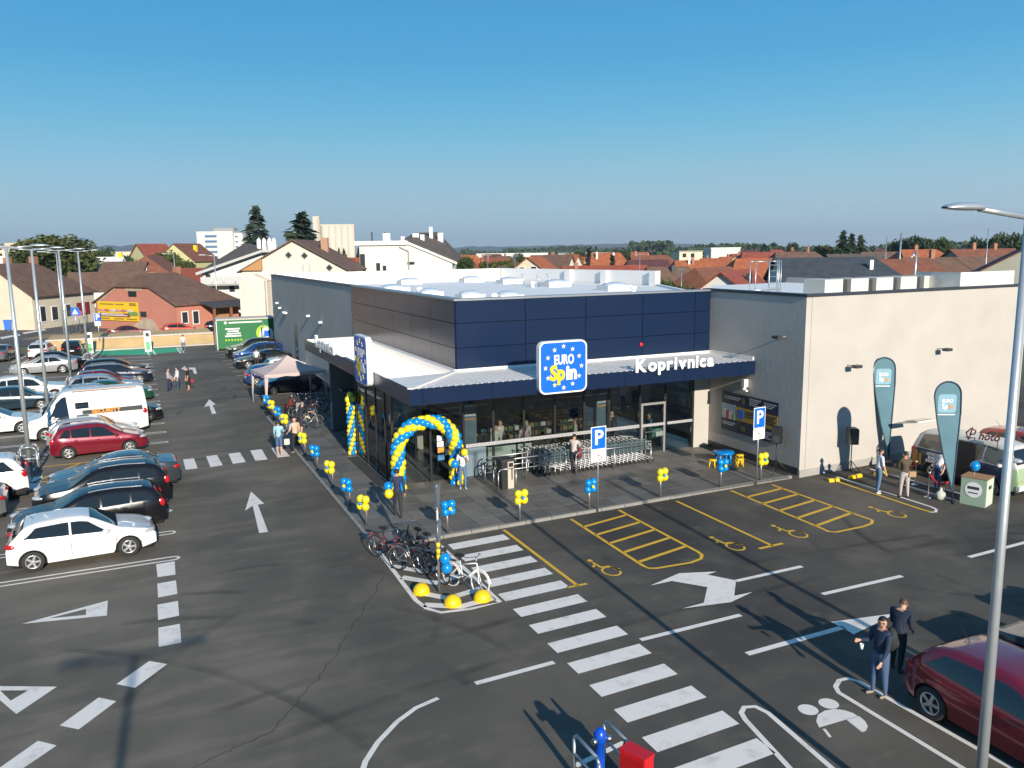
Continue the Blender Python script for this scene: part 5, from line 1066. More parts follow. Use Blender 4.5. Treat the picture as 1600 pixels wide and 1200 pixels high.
for i, y in enumerate((26.3, 28.65, 31.45, 34.4, 37.15, 39.6, 42.0, 44.2, 46.4, 48.2)):
    bl = i % 2 == 1; x = 6.52
    bollard((x, y, .09), 'steel bollard of the lane kerb with %s balloons, %s' % ('blue' if bl else 'yellow', fw_[i])); flower((x-.10, y-.02, .93), R(-62), bl, '%s balloon flower on the lane kerb, %s' % ('blue' if bl else 'yellow', fw_[i]))
t = thing('balloon_cluster', 'blue balloons tied to the sign pole above the bicycles', 'balloons', (6.98, 20.17, .86))
for x, z in ((.02, .14), (.06, -.13)): o = put('balloon', BB, t, (x+.08, -.08, z)); o.scale = (.15,)*3
# balloon arch and the second column
def balloon_run(root, pts, n, r0, turns, blen=.13):
    """clusters of four, colours winding along the run"""
    cum = [0]
    for i in range(len(pts)-1): cum.append(cum[-1]+(Vector(pts[i+1])-Vector(pts[i])).length)
    for k in range(n):
        s = cum[-1]*k/(n-1); i = max(j for j in range(len(cum)-1) if cum[j] <= s+1e-6); f = (s-cum[i])/(cum[i+1]-cum[i])
        a, b = Vector(pts[i]), Vector(pts[i+1]); p = a.lerp(b, f); d = (b-a).normalized(); u = Vector((0, 1, 0)) if abs(d.y) < .9 else Vector((1, 0, 0)); v = d.cross(u).normalized(); u = v.cross(d).normalized()
        for q in range(4):
            th = math.pi/2*q+k*turns; c = p+(u*math.cos(th)+v*math.sin(th))*r0
            o = put('balloon', BB if q % 2 == 0 else YB, root, c); rr = blen*random.uniform(.92, 1.06); o.scale = (rr,)*3; o.rotation_euler = (random.uniform(-1, 1), random.uniform(-1, 1), 0)
ar = thing('balloon_arch', 'blue and yellow spiral balloon arch over the entrance door', 'balloon arch', (8.78, 30.02, .1), R(-6))
P_ = [(0, 0, .05), (0.0, 0, 1.55)]+[(1.16-1.16*math.cos(R(a)), 0, 1.55+1.05*math.sin(R(a))) for a in range(15, 180, 15)]+[(2.32, 0, 1.55), (2.30, 0, .05)]
balloon_run(ar, P_, 33, .155, .62, .158)
cl = thing('balloon_column', 'blue and yellow balloon column at the far end of the side glass', 'balloon column', (8.50, 36.35, .1))
balloon_run(cl, [(0, 0, .1), (0, 0, 2.35)], 12, .105, .62, .115)
for x, z in ((-.1, 2.55), (.12, 2.55), (0, 2.75)): o = put('balloon', YB, cl, (x, 0, z)); o.scale = (.15,)*3
# litter bin, trolley rails, hand rails
lb = thing('litter_bin', 'tall black and cream litter bin in front of the glass', 'litter bin', (12.55, 28.35, .1), R(2))
b = MB(); b.box(-.26, .0, -.24, .26, 0, 1.08); b.build('black_half', M_BLACK, lb); b = MB(); b.box(.001, .26, -.24, .26, 0, 1.08); b.build('cream_half', mat('bin_cream', (.55, .46, .37), .6), lb)
b = MB(); b.box(-.29, .29, -.28, .30, 1.081, 1.17); b.build('lid', M_DGREY, lb); b = MB(); b.box(.15, .20, -.247, -.2405, .35, .78); b.build('slot', M_BLACK, lb); b = MB(); b.box(.04, .23, -.247, -.2405, .86, 1.02); b.build('opening', M_BLACK, lb)
for x0, x1, y, lab in ((12.0, 15.6, 29.05, 'front tubular rail between the litter bin and the trolleys'), (12.2, 15.7, 29.75, 'rear tubular rail beside the glass front'), (15.9, 19.55, 28.75, 'tubular rail in front of the long trolley row')):
    t = thing('hand_rail', lab, 'rail', (x0, y, .1)); L = x1-x0
    b = MB(); b.path([(0, 0, 0), (0, 0, .75), (.05, 0, .86), (.15, 0, .9), (L-.15, 0, .9), (L-.05, 0, .86), (L, 0, .75), (L, 0, 0)], .028); b.build('hoop', M_GALV, t)
    if x0 < 15: b = MB(); b.path([(.05, 0, .48), (L-.05, 0, .48)], .024); b.build('mid_rail', M_GALV, t)
    b = MB(); b.tube((L/2, 0, 0), (L/2, 0, .86), .026); b.build('post', M_GALV, t)
t = thing('low_hoop', 'low steel hoops beside the litter bin', 'hoop', (12.15, 28.1, .1)); 
for k in range(2): b = MB(); b.path([(0, k*.45, 0), (0, k*.45, .7), (.1, k*.45, .8), (.7, k*.45, .8), (.75, k*.45, .7), (.75, k*.45, 0)], .025); b.build('hoop', M_GALV, t)
def trolley():
    t = thing('shopping_trolley', 'trolley', 'trolley', (0, 0, 0), 0, 'shopping trolleys nested before the glass front')
    b = MB()           # basket wires: lies along +Y (push direction)
    w0, w1, l, z0, z1 = .24, .20, .78, .52, 1.0
    for k in range(7):
        f = k/6; w = w0+(w1-w0)*f; y = -l/2+l*f; zb = z0+.06*f
        b.path([(-w, y, z1-.10*f), (-w*.85, y, zb), (w*.85, y, zb), (w, y, z1-.10*f)], .007, 4)
    for s in (-1, 1):
        for f in (0, .33, .66, 1): b.tube((s*w0*(.85+.15*f), -l/2, z0+(z1-z0)*f), (s*w1*(.85+.15*f), l/2, z0+.06+(z1-.16-z0)*f), .007 if f < 1 else .012, None, 4)
    for x in (-.14, 0, .14): b.tube((x, -l/2, z0), (x*.85, l/2, z0+.06), .006, None, 4)
    b.build('basket', mat('trolley_wire', (.50, .52, .52), .4, .2), t)
    b = MB(); b.path([(-.25, -l/2-.02, .98), (-.25, -l/2-.1, 1.05), (.25, -l/2-.1, 1.05), (.25, -l/2-.02, .98)], .02, 6); b.build('handle', M_BLACK, t)
    b = MB()
    for s in (-1, 1): b.path([(s*.24, -l/2, .98), (s*.24, -l/2-.02, .5), (s*.25, .42, .16), (s*.24, .45, .13)], .016, 5); b.path([(s*.24, -l/2+.05, .5), (s*.27, -l/2-.02, .13)], .016, 5)
    b.tube((-.24, -l/2-.01, .52), (.24, -l/2-.01, .52), .014, None, 5); b.tube((-.25, .42, .165), (.25, .42, .165), .014, None, 5)
    b.build('frame', mat('trolley_frame', (.72, .72, .72), .35, .2), t)
    for x, y in ((-.25, .45), (.25, .45), (-.27, -.4), (.27, -.4)): b = MB(); b.tube((x-.015, y, .065), (x+.015, y, .065), .065, .065, 8); b.build('wheel', M_RUBBER, t)
    return t
tp = trolley(); cnt = 0; ordn = ['first', 'second', 'third', 'fourth', 'fifth', 'sixth', 'seventh', 'eighth', 'ninth', 'tenth', 'eleventh', 'twelfth', 'thirteenth', 'fourteenth', 'fifteenth', 'sixteenth', 'seventeenth', 'eighteenth']
for x0, y, n, stp, nm_ in ((15.05, 29.35, 6, .235, 'short front row'), (16.45, 29.30, 15, .21, 'long front row'), (14.6, 30.02, 18, .27, 'row against the glass')):
    for k in range(n):
        lab = 'shopping trolley in the %s, %s from the left end' % (nm_, ordn[k]); p = (x0+stp*k, y+random.uniform(-.02, .02), .1); r_ = -math.pi/2+random.uniform(-.03, .03)
        if cnt == 0: tp.location = p; tp.rotation_euler = (0, 0, r_); tp['label'] = lab
        else: dup(tp, p, r_, lab)
        cnt += 1
for x0, x1, y, lab in ((14.75, 16.15, 29.02, 'clear screen over the short trolley row'), (16.9, 19.45, 28.98, 'clear screen over the long trolley row')):
    t = thing('trolley_screen', lab, 'screen', (x0, y, .1)); b = MB(); b.box(0, x1-x0, -.01, .01, .55, 1.12); b.build('panel', CLEAR, t)
    for x in (0, x1-x0): b = MB(); b.tube((x, .03, 0), (x, .03, 1.2), .022); b.build('post', M_GALV, t)
# children's table and stools
m_kb = mat('play_blue', (.0, .22, .62), .35); m_ky = mat('play_yellow', (.80, .50, .01), .35)
t = thing('play_table', 'blue plastic children\'s table by the shaded wall', 'table', (22.35, 27.45, .1)); b = MB(); b.lathe([(.001, .46), (.45, .46), (.47, .49), (.45, .52), (.001, .525)], 20); b.build('table_top', m_kb, t)
for a in range(4): b = MB(); x, y = .34*math.cos(a*1.57+.5), .34*math.sin(a*1.57+.5); b.tube((x, y, 0), (x*.9, y*.9, .47), .045, .06, 8); b.build('leg', m_kb, t)
for i, (x, y, lab) in enumerate(((21.55, 27.15, 'yellow children\'s stool left of the blue table'), (22.65, 26.75, 'yellow children\'s stool right of the blue table'), (23.1, 27.3, 'yellow children\'s stool behind the blue table'))):
    t = thing('stool', lab, 'stool', (x, y, .1), .4*i, 'yellow children\'s stools'); b = MB(); b.lathe([(.001, .28), (.17, .28), (.185, .30), (.17, .33), (.001, .335)], 14); b.build('seat', m_ky, t)
    for a in range(4): b = MB(); c, s = math.cos(a*1.57), math.sin(a*1.57); b.tube((.17*c, .17*s, 0), (.12*c, .12*s, .29), .03, .03, 6); b.build('leg', m_ky, t)
# loudspeakers on tripods
def speaker(label, loc, rot):
    t = thing('loudspeaker', label, 'loudspeaker', loc, rot); b = MB(); b.tube((0, 0, .1), (0, 0, 1.25), .022); b.build('pole', M_BLACK, t)
    for a in range(3): b = MB(); q = a*2.1+.4; b.tube((0, 0, .55), (.55*math.cos(q), .55*math.sin(q), .0), .016); b.build('leg', M_BLACK, t)
    b = MB(); b.ext([(-.20, -.19, 1.25), (.20, -.19, 1.25), (.20, -.19, 1.86), (.14, -.19, 1.92), (-.20, -.19, 1.92)], (0, .36, 0)); b.build('cabinet', M_BLACK, t)
    b = MB(); b.tube((0, -.2, 1.45), (0, -.191, 1.45), .15, .15, 16); b.build('cone', M_DGREY, t)
speaker('black loudspeaker on a tripod before the poster wall', (23.25, 25.25, .1), R(-50)); speaker('black loudspeaker on a tripod before the sunlit wall', (26.1, 24.05, 0), R(-25))
# wheel stops
for a, b_, lab in (((24.38, 23.54), (24.92, 23.47), 'left yellow wheel stop near the white wall'), ((25.43, 23.47), (26.13, 23.54), 'middle yellow wheel stop'), ((26.74, 23.38), (27.55, 23.46), 'right yellow wheel stop beside the two men')):
    t = thing('wheel_stop', lab, 'wheel stop', ((a[0]+b_[0])/2, (a[1]+b_[1])/2, 0), math.atan2(b_[1]-a[1], b_[0]-a[0])); L = math.hypot(b_[0]-a[0], b_[1]-a[1])
    b = MB(); b.ext([(-L/2, -.09, 0), (-L/2, .09, 0), (-L/2, .05, .12), (-L/2, -.05, .12)][::-1], (L*.44, 0, 0)); b.build('yellow_block', m_ky, t); b = MB(); b.ext([(-L/2+L*.45, -.085, 0), (-L/2+L*.45, .085, 0), (-L/2+L*.45, .05, .11), (-L/2+L*.45, -.05, .11)][::-1], (L*.1, 0, 0)); b.build('black_block', M_RUBBER, t); b = MB(); b.ext([(L*.06, -.09, 0), (L*.06, .09, 0), (L*.06, .05, .12), (L*.06, -.05, .12)][::-1], (L*.44, 0, 0)); b.build('yellow_block', m_ky, t)
# feather flags
m_flag = mat('flag_teal', (.080, .185, .235), .6, var=.18, vscale=1.2); m_fl2 = mat('flag_logo_pale', (.22, .40, .50), .6); m_flb = mat('flag_border', (.02, .05, .085), .6)
def flag(label, base, rot, h=4.5):
    t = thing('feather_flag', label, 'flag', base, rot); b = MB(); b.tube((0, 0, 0), (0, 0, 2.2), .025, .02, 6); b.path([(0, 0, 2.2), (.06, 0, h*.72), (.02, 0, h*.88)]+[(-.42+.44*math.cos(R(a)), 0, h*.88+.44*math.sin(R(a))) for a in range(20, 181, 20)], .012, 5); b.build('pole', M_DGREY, t)
    out = [(-.02, .42), (.03, 2.2), (.06, h*.72), (.03, h*.88)]+[(-.42+.44*math.cos(R(a)), h*.88+.42*math.sin(R(a))) for a in range(15, 176, 16)]+[(-.87, h*.86), (-.72, h*.66), (-.42, h*.38)]
    def sheet_(name, pts, m, y, th): b = MB(); b.ext([(x, y, z) for x, z in pts], (0, th, 0)); return b.build(name, m, t)
    sheet_('cloth', out, m_flag, -.006, .012)
    cx = sum(p[0] for p in out)/len(out)
    b = MB(); b.path([(x, -.01, z) for x, z in out], .028, 5, True); b.build('hem', m_flb, t)
    sheet_('logo', [(x-.42, z+h*.80) for x, z in roundrect(.62, .66, .1)], m_fl2, -.012, .005)
    lettering('logo_text', 'EURO', M_SIGNW, t, (-.42, -.02, h*.80+.09), 0, .18, .002, .006, .8); lettering('logo_text', 'Sp', M_SIGNW, t, (-.50, -.02, h*.80-.11), 0, .25, .002, .008, .8); lettering('logo_text', 'in', mat('orange_print', (.75, .30, .04)), t, (-.28, -.02, h*.80-.11), 0, .25, .002, .008, .8)
    b = MB(); b.box(-.72, -.14, -.014, -.008, h*.80-.42, h*.80-.38); b.build('print_line', M_SIGNW, t)
    b = MB(); b.obox((0, 0, .02), (.5, .06, .03)); b.obox((0, 0, .035), (.06, .5, .03)); b.build('cross_base', M_DGREY, t)
    b = MB(); rr = .28; b.lathe([(rr, .02), (rr, .1)], 12); return t
flag('teal feather flag standing close to the sunlit wall', (28.55, 24.3, 0), R(-30), 4.75)
flag('teal feather flag in front of the old camper bus', (26.30, 19.55, 0), R(-30), 4.55)
# counter stand, rope barrier, bag, photo sign
cs = thing('promo_counter', 'pale green promotion counter with a brown top before the camper bus', 'counter', (26.95, 19.10, 0), R(-72)); m_mint = mat('mint_board', (.30, .40, .30), .6)
b = MB(); b.box(-.42, .42, -.36, .36, 0, 1.0); b.build('body', m_mint, cs); b = MB(); b.box(-.44, .44, -.38, .38, 1.001, 1.03); b.build('top', mat('tan_top', (.36, .20, .10), .6), cs)
b = MB(); b.box(.4205, .425, -.34, .34, .03, .97); b.build('lit_side_panel', mat('mint_board_lit', (.55, .60, .50), .6), cs)  # paler copy of the mint paints sunlight onto this face
b = MB(); b.tube((0, -.372, .58), (0, -.361, .58), .28, .28, 22); b.build('round_print', M_SIGNW, cs)
b = MB(); b.box(-.19, .19, -.379, -.3725, .60, .70); b.build('bus_mark', M_DGREY, cs); b = MB(); b.box(-.16, .16, -.379, -.3725, .45, .49); b.build('print_line', M_DGREY, cs); b = MB(); b.box(.4255, .43, -.16, .12, .62, .75); b.build('side_mark', M_DGREY, cs)
t = thing('balloon', 'single blue balloon floating on a ribbon over the promotion counter', 'balloon', (26.9, 19.2, 1.0)); b = MB(); b.ball((0, 0, .36), .17, 14, 9, (1, 1, 1.1)); b.build('skin', M_BLUEB, t); b = MB(); b.tube((0, 0, .03), (0, 0, .18), .004, .004, 4); b.build('ribbon', M_SIGNW, t)
rb_ = [(27.70, 21.54), (26.21, 20.05), (27.68, 22.80)]
for (x, y), lab in zip(((27.0, 21.7), (26.05, 20.35), (27.9, 22.9)), ('middle chrome barrier post by the bus', 'nearest chrome barrier post by the bus', 'far chrome barrier post behind the men')):
    t = thing('barrier_post', lab, 'barrier post', (x, y, 0), 0, 'barrier posts by the bus'); b = MB(); b.lathe([(.001, .02), (.16, .02), (.15, .035), (.03, .06), (.022, .08), (.022, .9), (.04, .92), (.04, .96), (.001, 1.0)], 14); b.build('post', M_STEEL, t)
m_rope = mat('rope_red', (.50, .01, .03), .7)
for a, b_, lab in (((27.9, 22.9, .9), (27.0, 21.7, .9), 'red barrier rope behind the two men'), ((26.05, 20.35, .9), (26.5, 19.7, .95), 'red barrier rope beside the promotion counter')):
    A, B = Vector(a), Vector(b_); t = thing('barrier_rope', lab, 'rope', a); b = MB(); b.path([((A.lerp(B, f)-A).x, (A.lerp(B, f)-A).y, -.35*math.sin(math.pi*f)) for f in (0, .2, .4, .6, .8, 1)], .035, 7); b.build('cord', m_rope, t)
t = thing('bag', 'pale crumpled bag on the ground beside the second flag', 'bag', (26.2, 19.95, 0)); b = MB(); b.ball((0, 0, .17), .22, 9, 6, (1.05, .7, .8)); random.seed(12); b.v = [(x*random.uniform(.78, 1.12), y*random.uniform(.7, 1.15), z*random.uniform(.85, 1.15)) for x, y, z in b.v]; b.ext([(-.14, -.04, .24), (.12, -.04, .26), (.16, -.02, .44), (-.06, -.03, .48)], (.02, .07, 0)); b.build('sack', mat('bag_pale', (.45, .48, .42), .7, bump=.6, bscale=8), t)
# tent
tn = thing('pop_up_tent', 'pale pink pop-up tent on four legs at the west kerb', 'tent', (8.35, 52.0, 0), R(8)); m_tent = mat('tent_fabric', (.52, .42, .40), .8, var=.05, vscale=1)
w, d, h, ap_ = 1.9, 1.5, 2.05, 2.95
b = MB(); cs_ = [(-w, -d, h), (w, -d, h), (w, d, h), (-w, d, h)]; n = 6
def tentp(i, f, k):      # sagging roof panel between eave and apex
    a, c = Vector(cs_[i]), Vector(cs_[(i+1) % 4]); e = a.lerp(c, f); p = e.lerp(Vector((0, 0, ap_)), k); p.z -= .16*math.sin(math.pi*k)*(1-.3*abs(f-.5)); return p
for i in range(4):
    vs = [tentp(i, f/n, k/n) for k in range(n) for f in range(n+1)]+[(0, 0, ap_)]; m_ = n+1
    fs = [(k*m_+f, k*m_+f+1, (k+1)*m_+f+1, (k+1)*m_+f) for k in range(n-1) for f in range(n)]+[((n-1)*m_+f, (n-1)*m_+f+1, n*m_) for f in range(n)]
    b.smooth = True; b.add(vs, fs)
    a, c = Vector(cs_[i]), Vector(cs_[(i+1) % 4]); q = [(a.lerp(c, f/6)) for f in range(7)]; b.smooth = False
    b.add([tuple(p) for p in q]+[(p.x, p.y, p.z-.16-.07*(f % 2)) for f, p in enumerate(q)], [(f, f+7, f+8, f+1) for f in range(6)])
b.build('canopy', m_tent, tn)
for x, y, z in cs_: b = MB(); b.tube((x*.98, y*.98, 0), (x*.98, y*.98, h), .03); b.build('leg', mat('tent_leg', (.55, .50, .46), .5), tn); b = MB(); s1, s2 = (1 if x < 0 else -1), (1 if y < 0 else -1); b.add([(x, y, h-.2), (x+s1*.22, y, h-.2), (x+s1*.07, y, .5), (x, y, .5)], [(0, 1, 2, 3)]); b.add([(x, y, h-.2), (x, y+s2*.22, h-.2), (x, y+s2*.07, .5), (x, y, .5)], [(0, 1, 2, 3)]); b.build('leg_curtain', m_tent, tn)
# bicycle shelter against the west wall
bs = thing('cycle_shelter', 'dark glass cycle shelter in the shade of the west wall', 'shelter', (10.4, 44.3, .1)); b = MB(); b.box(-1.2, .9, -3.2, 3.2, 2.1, 2.14); b.build('roof_glass', mat('smoked_glass', (.02, .03, .035), .08, 0, .8), bs)
for x in (-1.2, .85): b = MB(); b.bar((x, -3.2, 2.18), (x, 3.2, 2.18), .06); b.build('edge_bar', M_GALV, bs)
for y in (-3.1, 0, 3.1): b = MB(); b.tube((.8, y, 0), (.8, y, 2.1), .05); b.build('post', M_GALV, bs)
gb = thing('grey_board', 'pale grey standing board beside the people at the west entrance', 'board', (9.15, 42.0, .1), R(30)); b = MB(); b.box(-.45, .45, -.03, .03, .05, 1.5); b.build('panel', mat('board_grey', (.38, .38, .38), .6), gb); b = MB(); b.box(-.45, .45, -.25, .25, 0, .05); b.build('foot', M_DGREY, gb)
# green container at the back of the lot
ct = thing('container', 'green recycling container with white print and a globe picture at the back of the lot', 'container', (7.0, 83.9, 0), R(0)); m_gr = mat('container_green', (.0, .14, .035), .45, var=.06, vscale=.8)
b = MB(); b.box(0, 5.4, 0, 2.4, .12, 2.85); b.build('body', m_gr, ct); b = MB(); b.box(-.06, 5.46, -.06, 2.46, 2.851, 3.0); b.build('roof_rim', m_conc, ct)
b = MB(); b.box(-.08, -.001, 0, 2.4, 0, 2.85); b.build('end_frame', M_GALV, ct)
for x0, x1, z in ((1.1, 4.2, 2.55), (.75, 2.1, 1.95), (.95, 2.0, 1.72), (.85, 2.15, 1.49), (.7, 2.2, 1.26)): b = MB(); b.box(x0, x1, -.012, -.001, z, z+.13); b.build('print_line', M_SIGNW, ct)
b = MB(); b.tube((.8, -.012, 2.62), (.8, -.001, 2.62), .13, .13, 12); b.build('print_dot', M_SIGNW, ct)
for i in range(6): b = MB(); b.box(.7+i*.28, .85+i*.28, -.012, -.001, .85, 1.02); b.build('print_leaf', mat('print_lime', (.35, .55, .02)), ct)
b = MB(); b.tube((4.35, -.012, 1.5), (4.35, -.001, 1.5), .75, .75, 20); b.build('globe_halo', mat('print_lime', (.35, .55, .02)), ct); b = MB(); b.tube((4.6, -.022, 1.35), (4.6, -.0125, 1.35), .68, .68, 20); b.build('globe', M_SIGNW, ct); b = MB(); b.box(4.35, 4.95, -.03, -.0225, 1.1, 1.7); b.build('globe_sea', M_SIGNB, ct)
t = thing('downpipe_post', 'thin grey post between the container and the grey wall', 'post', (11.0, 81.5, 0)); b = MB(); b.tube((0, 0, 0), (0, 0, 2.9), .06); b.build('pole', M_GALV, t)
# charging totems
for (x, y), lab in (((-4.25, 87.89), 'white and green charging post at the left green bay'), ((0.84, 86.65), 'white and green charging post between the green bays')):
    t = thing('charging_post', lab, 'charging post', (x, y, 0)); b = MB(); b.box(-.3, .3, -.15, .15, 0, 2.0); b.build('body', M_SIGNW, t); b = MB(); b.box(-.17, .17, -.16, -.151, .15, .95); b.build('green_panel', mat('panel_green', (.12, .5, .16)), t); b = MB(); b.box(-.15, .15, -.16, -.151, 1.45, 1.8); b.build('screen', M_BLACK, t)
# hydrant with guard rails and red cabinet near the bottom edge
hy = thing('hydrant', 'blue fire hydrant with silver caps inside steel guard rails', 'hydrant', (6.73, 11.31, 0)); m_hb = mat('hydrant_blue', (.005, .07, .48), .3)
b = MB(); b.lathe([(.14, 0), (.14, .06), (.085, .07), (.085, .78), (.115, .80), (.115, .93), (.08, 1.02), (.02, 1.05), (.001, 1.05)], 16); b.build('barrel', m_hb, hy)
for a in (R(200), R(330), R(80)): b = MB(); c, s = math.cos(a), math.sin(a); b.tube((.1*c, .1*s, .86), (.2*c, .2*s, .86), .055, .055, 12); b.build('cap', M_STEEL, hy)
for x0, y0, x1, y1, lab in ((6.38, 10.75, 6.38, 11.6, 'left'), (7.08, 10.95, 7.08, 11.75, 'right')):
    t = thing('guard_rail', 'tubular steel guard rail at the %s of the blue hydrant' % lab, 'rail', (x0, y0, 0)); L = y1-y0; b = MB(); b.path([(0, 0, 0), (0, 0, .8), (0, .08, .88), (0, L-.08, .88), (0, L, .8), (0, L, 0)], .03); b.build('hoop', M_GALV, t); b = MB(); b.path([(0, 0, .5), (0, L, .5)], .026); b.build('mid_rail', M_GALV, t)
rc = thing('hydrant_cabinet', 'red steel hydrant cabinet at the bottom edge', 'cabinet', (6.98, 10.55, 0), R(20)); m_rd = mat('cabinet_red', (.55, .008, .012), .35)
b = MB(); b.box(-.13, .13, -.25, .25, .12, .96); b.build('case', m_rd, rc); b = MB(); b.box(-.14, .14, -.26, .26, .961, 1.0); b.build('lid', m_rd, rc); b = MB(); b.box(-.135, -.1305, -.22, .22, .17, .92); b.build('door', mat('cabinet_red_door', (.40, .006, .01), .4), rc); b = MB(); b.box(-.16, -.136, -.03, .03, .55, .68); b.build('latch', M_STEEL, rc)
for y in (-.2, .2): b = MB(); b.tube((0, y, 0), (0, y, .12), .03); b.build('leg', M_GALV, rc)
# half-dome markers at the bicycle corner
for (x, y), lab in (((7.0, 19.35), 'yellow half dome at the tip of the bicycle corner'), ((6.50, 20.45), 'yellow half dome on the lane side of the bicycle corner'), ((7.82, 19.3), 'yellow half dome on the zebra side of the bicycle corner')):
    t = thing('dome_marker', lab, 'marker', (x, y, 0), 0, 'yellow half domes'); b = MB(); b.lathe([(.235, 0), (.235, .04), (.22, .13), (.17, .21), (.09, .262), (.001, .28)], 20); b.build('dome', mat('dome_yellow', (.82, .52, .005), .4), t)
# far left oddments
for (x, y), c, lab in (((-14.30, 122.08), M_SIGNY, 'yellow wheelie bin by the cream house gable'), ((-14.86, 121.44), M_SIGNB, 'blue wheelie bin by the cream house gable'), ):
    t = thing('wheelie_bin', lab, 'bin', (x, y, 0)); b = MB(); b.ext([(-.35, -.35, .1), (.35, -.35, .1), (.42, -.35, 1.2), (-.42, -.35, 1.2)], (0, .7, 0)); b.build('tub', c, t); b = MB(); b.box(-.45, .45, -.42, .42, 1.2, 1.32); b.build('lid', c if c is M_SIGNB else mat('lid_red', (.4, .02, .02)), t)
    for s in (-.4, .4): b = MB(); b.tube((s-.03, .3, .14), (s+.03, .3, .14), .13); b.build('wheel', M_RUBBER, t)
for px, py, h in ((1402, 372, 5), (1380, 376, 4), (1536, 366, 4), (1000, 398, 3), (1065, 421, 2.6), (765, 397, 3.4), (807, 398, 3.4), (1300, 420, 3)):
    x, y = at_px(px, 95 if px > 960 else 110); zt = 9.2-(py-391)*(95 if px > 960 else 110)/1287
    t = thing('roof_aerial', {1402: 'tall white mast among the right roofs', 1380: 'aerial left of the tall white mast', 1536: 'aerial above the brown roof at the right', 1000: 'aerial behind the end of the white parapet', 1065: 'leaning aerial before the bush', 765: 'aerial pole left of the cream gable', 807: 'aerial pole at the cream gable', 1300: 'short aerial on the anthracite roof'}[px], 'aerial', (x, y, 0)); b = MB(); b.tube((0, 0, 0), (0, 0, zt), .10 if px == 1402 else .045, None, 6); b.build('mast', M_GALV, t)
    b = MB(); b.bar((-.5, 0, zt-.15), (.5, 0, zt-.15), .04); b.build('aerial', M_GALV, t)


# ================================================================== CARS
def lerp_table(P, d):
    if d <= P[0][0]: return P[0][1]
    for a, b in zip(P, P[1:]):
        if d <= b[0]: return a[1]+(b[1]-a[1])*(d-a[0])/(b[0]-a[0]+1e-9)
    return P[-1][1]
def smooth_table(P, r=.06):
    return lambda d: sum(lerp_table(P, d+k*r) for k in (-1, -.5, 0, .5, 1))/5
TYPES = {
 'hatch': dict(L=4.05, W=1.73, P=[(0,.56),(.05,.68),(.25,.79),(.65,.89),(1.0,.96),(1.72,1.35),(2.05,1.43),(2.5,1.45),(3.2,1.41),(3.55,1.33),(3.86,1.0),(3.98,.88),(4.05,.66)], ws=(1.06,1.80), rw=(3.56,3.88), belt=(.86,.98), sd=(1.18,1.85,3.25,3.60), pil=[2.35], fo=.80, wb=2.58, wr=.31),
 'wagon': dict(L=4.7, W=1.8, P=[(0,.56),(.05,.70),(.3,.82),(.9,.92),(1.3,.97),(2.05,1.38),(2.5,1.48),(3.2,1.5),(4.1,1.45),(4.35,1.38),(4.6,1.0),(4.66,.9),(4.7,.66)], ws=(1.34,2.12), rw=(4.34,4.6), belt=(.88,1.0), sd=(1.48,2.18,4.05,4.38), pil=[2.72,3.62], fo=.88, wb=2.72, wr=.32),
 'suv': dict(L=4.5, W=1.86, P=[(0,.64),(.05,.84),(.3,.97),(.9,1.05),(1.2,1.09),(1.85,1.53),(2.3,1.66),(3.0,1.68),(3.85,1.62),(4.1,1.54),(4.4,1.14),(4.46,1.0),(4.5,.72)], ws=(1.24,1.92), rw=(4.08,4.4), belt=(1.0,1.12), sd=(1.36,1.98,3.75,4.1), pil=[2.55,3.45], fo=.86, wb=2.66, wr=.36),
 'sedan': dict(L=4.72, W=1.8, P=[(0,.55),(.05,.67),(.3,.78),(.9,.88),(1.35,.95),(2.1,1.34),(2.5,1.43),(3.0,1.44),(3.35,1.38),(4.0,1.06),(4.35,1.03),(4.62,1.0),(4.69,.85),(4.72,.64)], ws=(1.4,2.16), rw=(3.36,3.98), belt=(.86,.98), sd=(1.52,2.22,3.25,3.72), pil=[2.72], fo=.92, wb=2.72, wr=.32),
 'mpv': dict(L=4.28, W=1.8, P=[(0,.58),(.05,.72),(.3,.86),(.75,.98),(1.0,1.05),(1.75,1.5),(2.1,1.6),(2.7,1.62),(3.5,1.57),(3.85,1.5),(4.12,1.1),(4.22,.95),(4.28,.7)], ws=(1.05,1.82), rw=(3.84,4.12), belt=(.92,1.04), sd=(1.16,1.86,3.6,3.9), pil=[2.5,3.35], fo=.82, wb=2.69, wr=.315),
 'van': dict(L=5.7, W=2.05, P=[(0,.66),(.05,.98),(.35,1.14),(.8,1.24),(1.45,2.0),(1.8,2.38),(2.3,2.44),(5.4,2.44),(5.62,2.36),(5.68,2.2),(5.7,.7)], ws=(.86,1.56), rw=(9,9), belt=(1.12,1.25), sd=(1.12,1.50,1.98,2.05), pil=[], fo=.95, wb=3.3, wr=.35),
 'bus': dict(L=4.5, W=1.74, P=[(0,.62),(.03,1.05),(.14,1.25),(.38,1.72),(.6,1.88),(1.1,1.95),(3.4,1.95),(4.0,1.88),(4.25,1.70),(4.42,1.2),(4.48,1.0),(4.5,.62)], ws=(.16,.44), rw=(4.22,4.42), belt=(1.16,1.16), sd=(.42,.58,4.0,4.15), pil=[1.38,2.75], fo=1.0, wb=2.4, wr=.33),
}
M_HEAD = mat('headlamp_glass', (.50, .53, .55), .08, .3, .8); M_TAIL = mat('tail_lamp_red', (.42, .008, .012), .15, 0, .7); M_PLATE = mat('number_plate', (.75, .75, .72), .5); M_RIM = mat('alloy_rim', (.58, .59, .60), .3, .75); M_UNDER = mat('under_black', (.008, .008, .008), .9)
M_INTER = mat('seat_tan', (.36, .30, .22), .8)
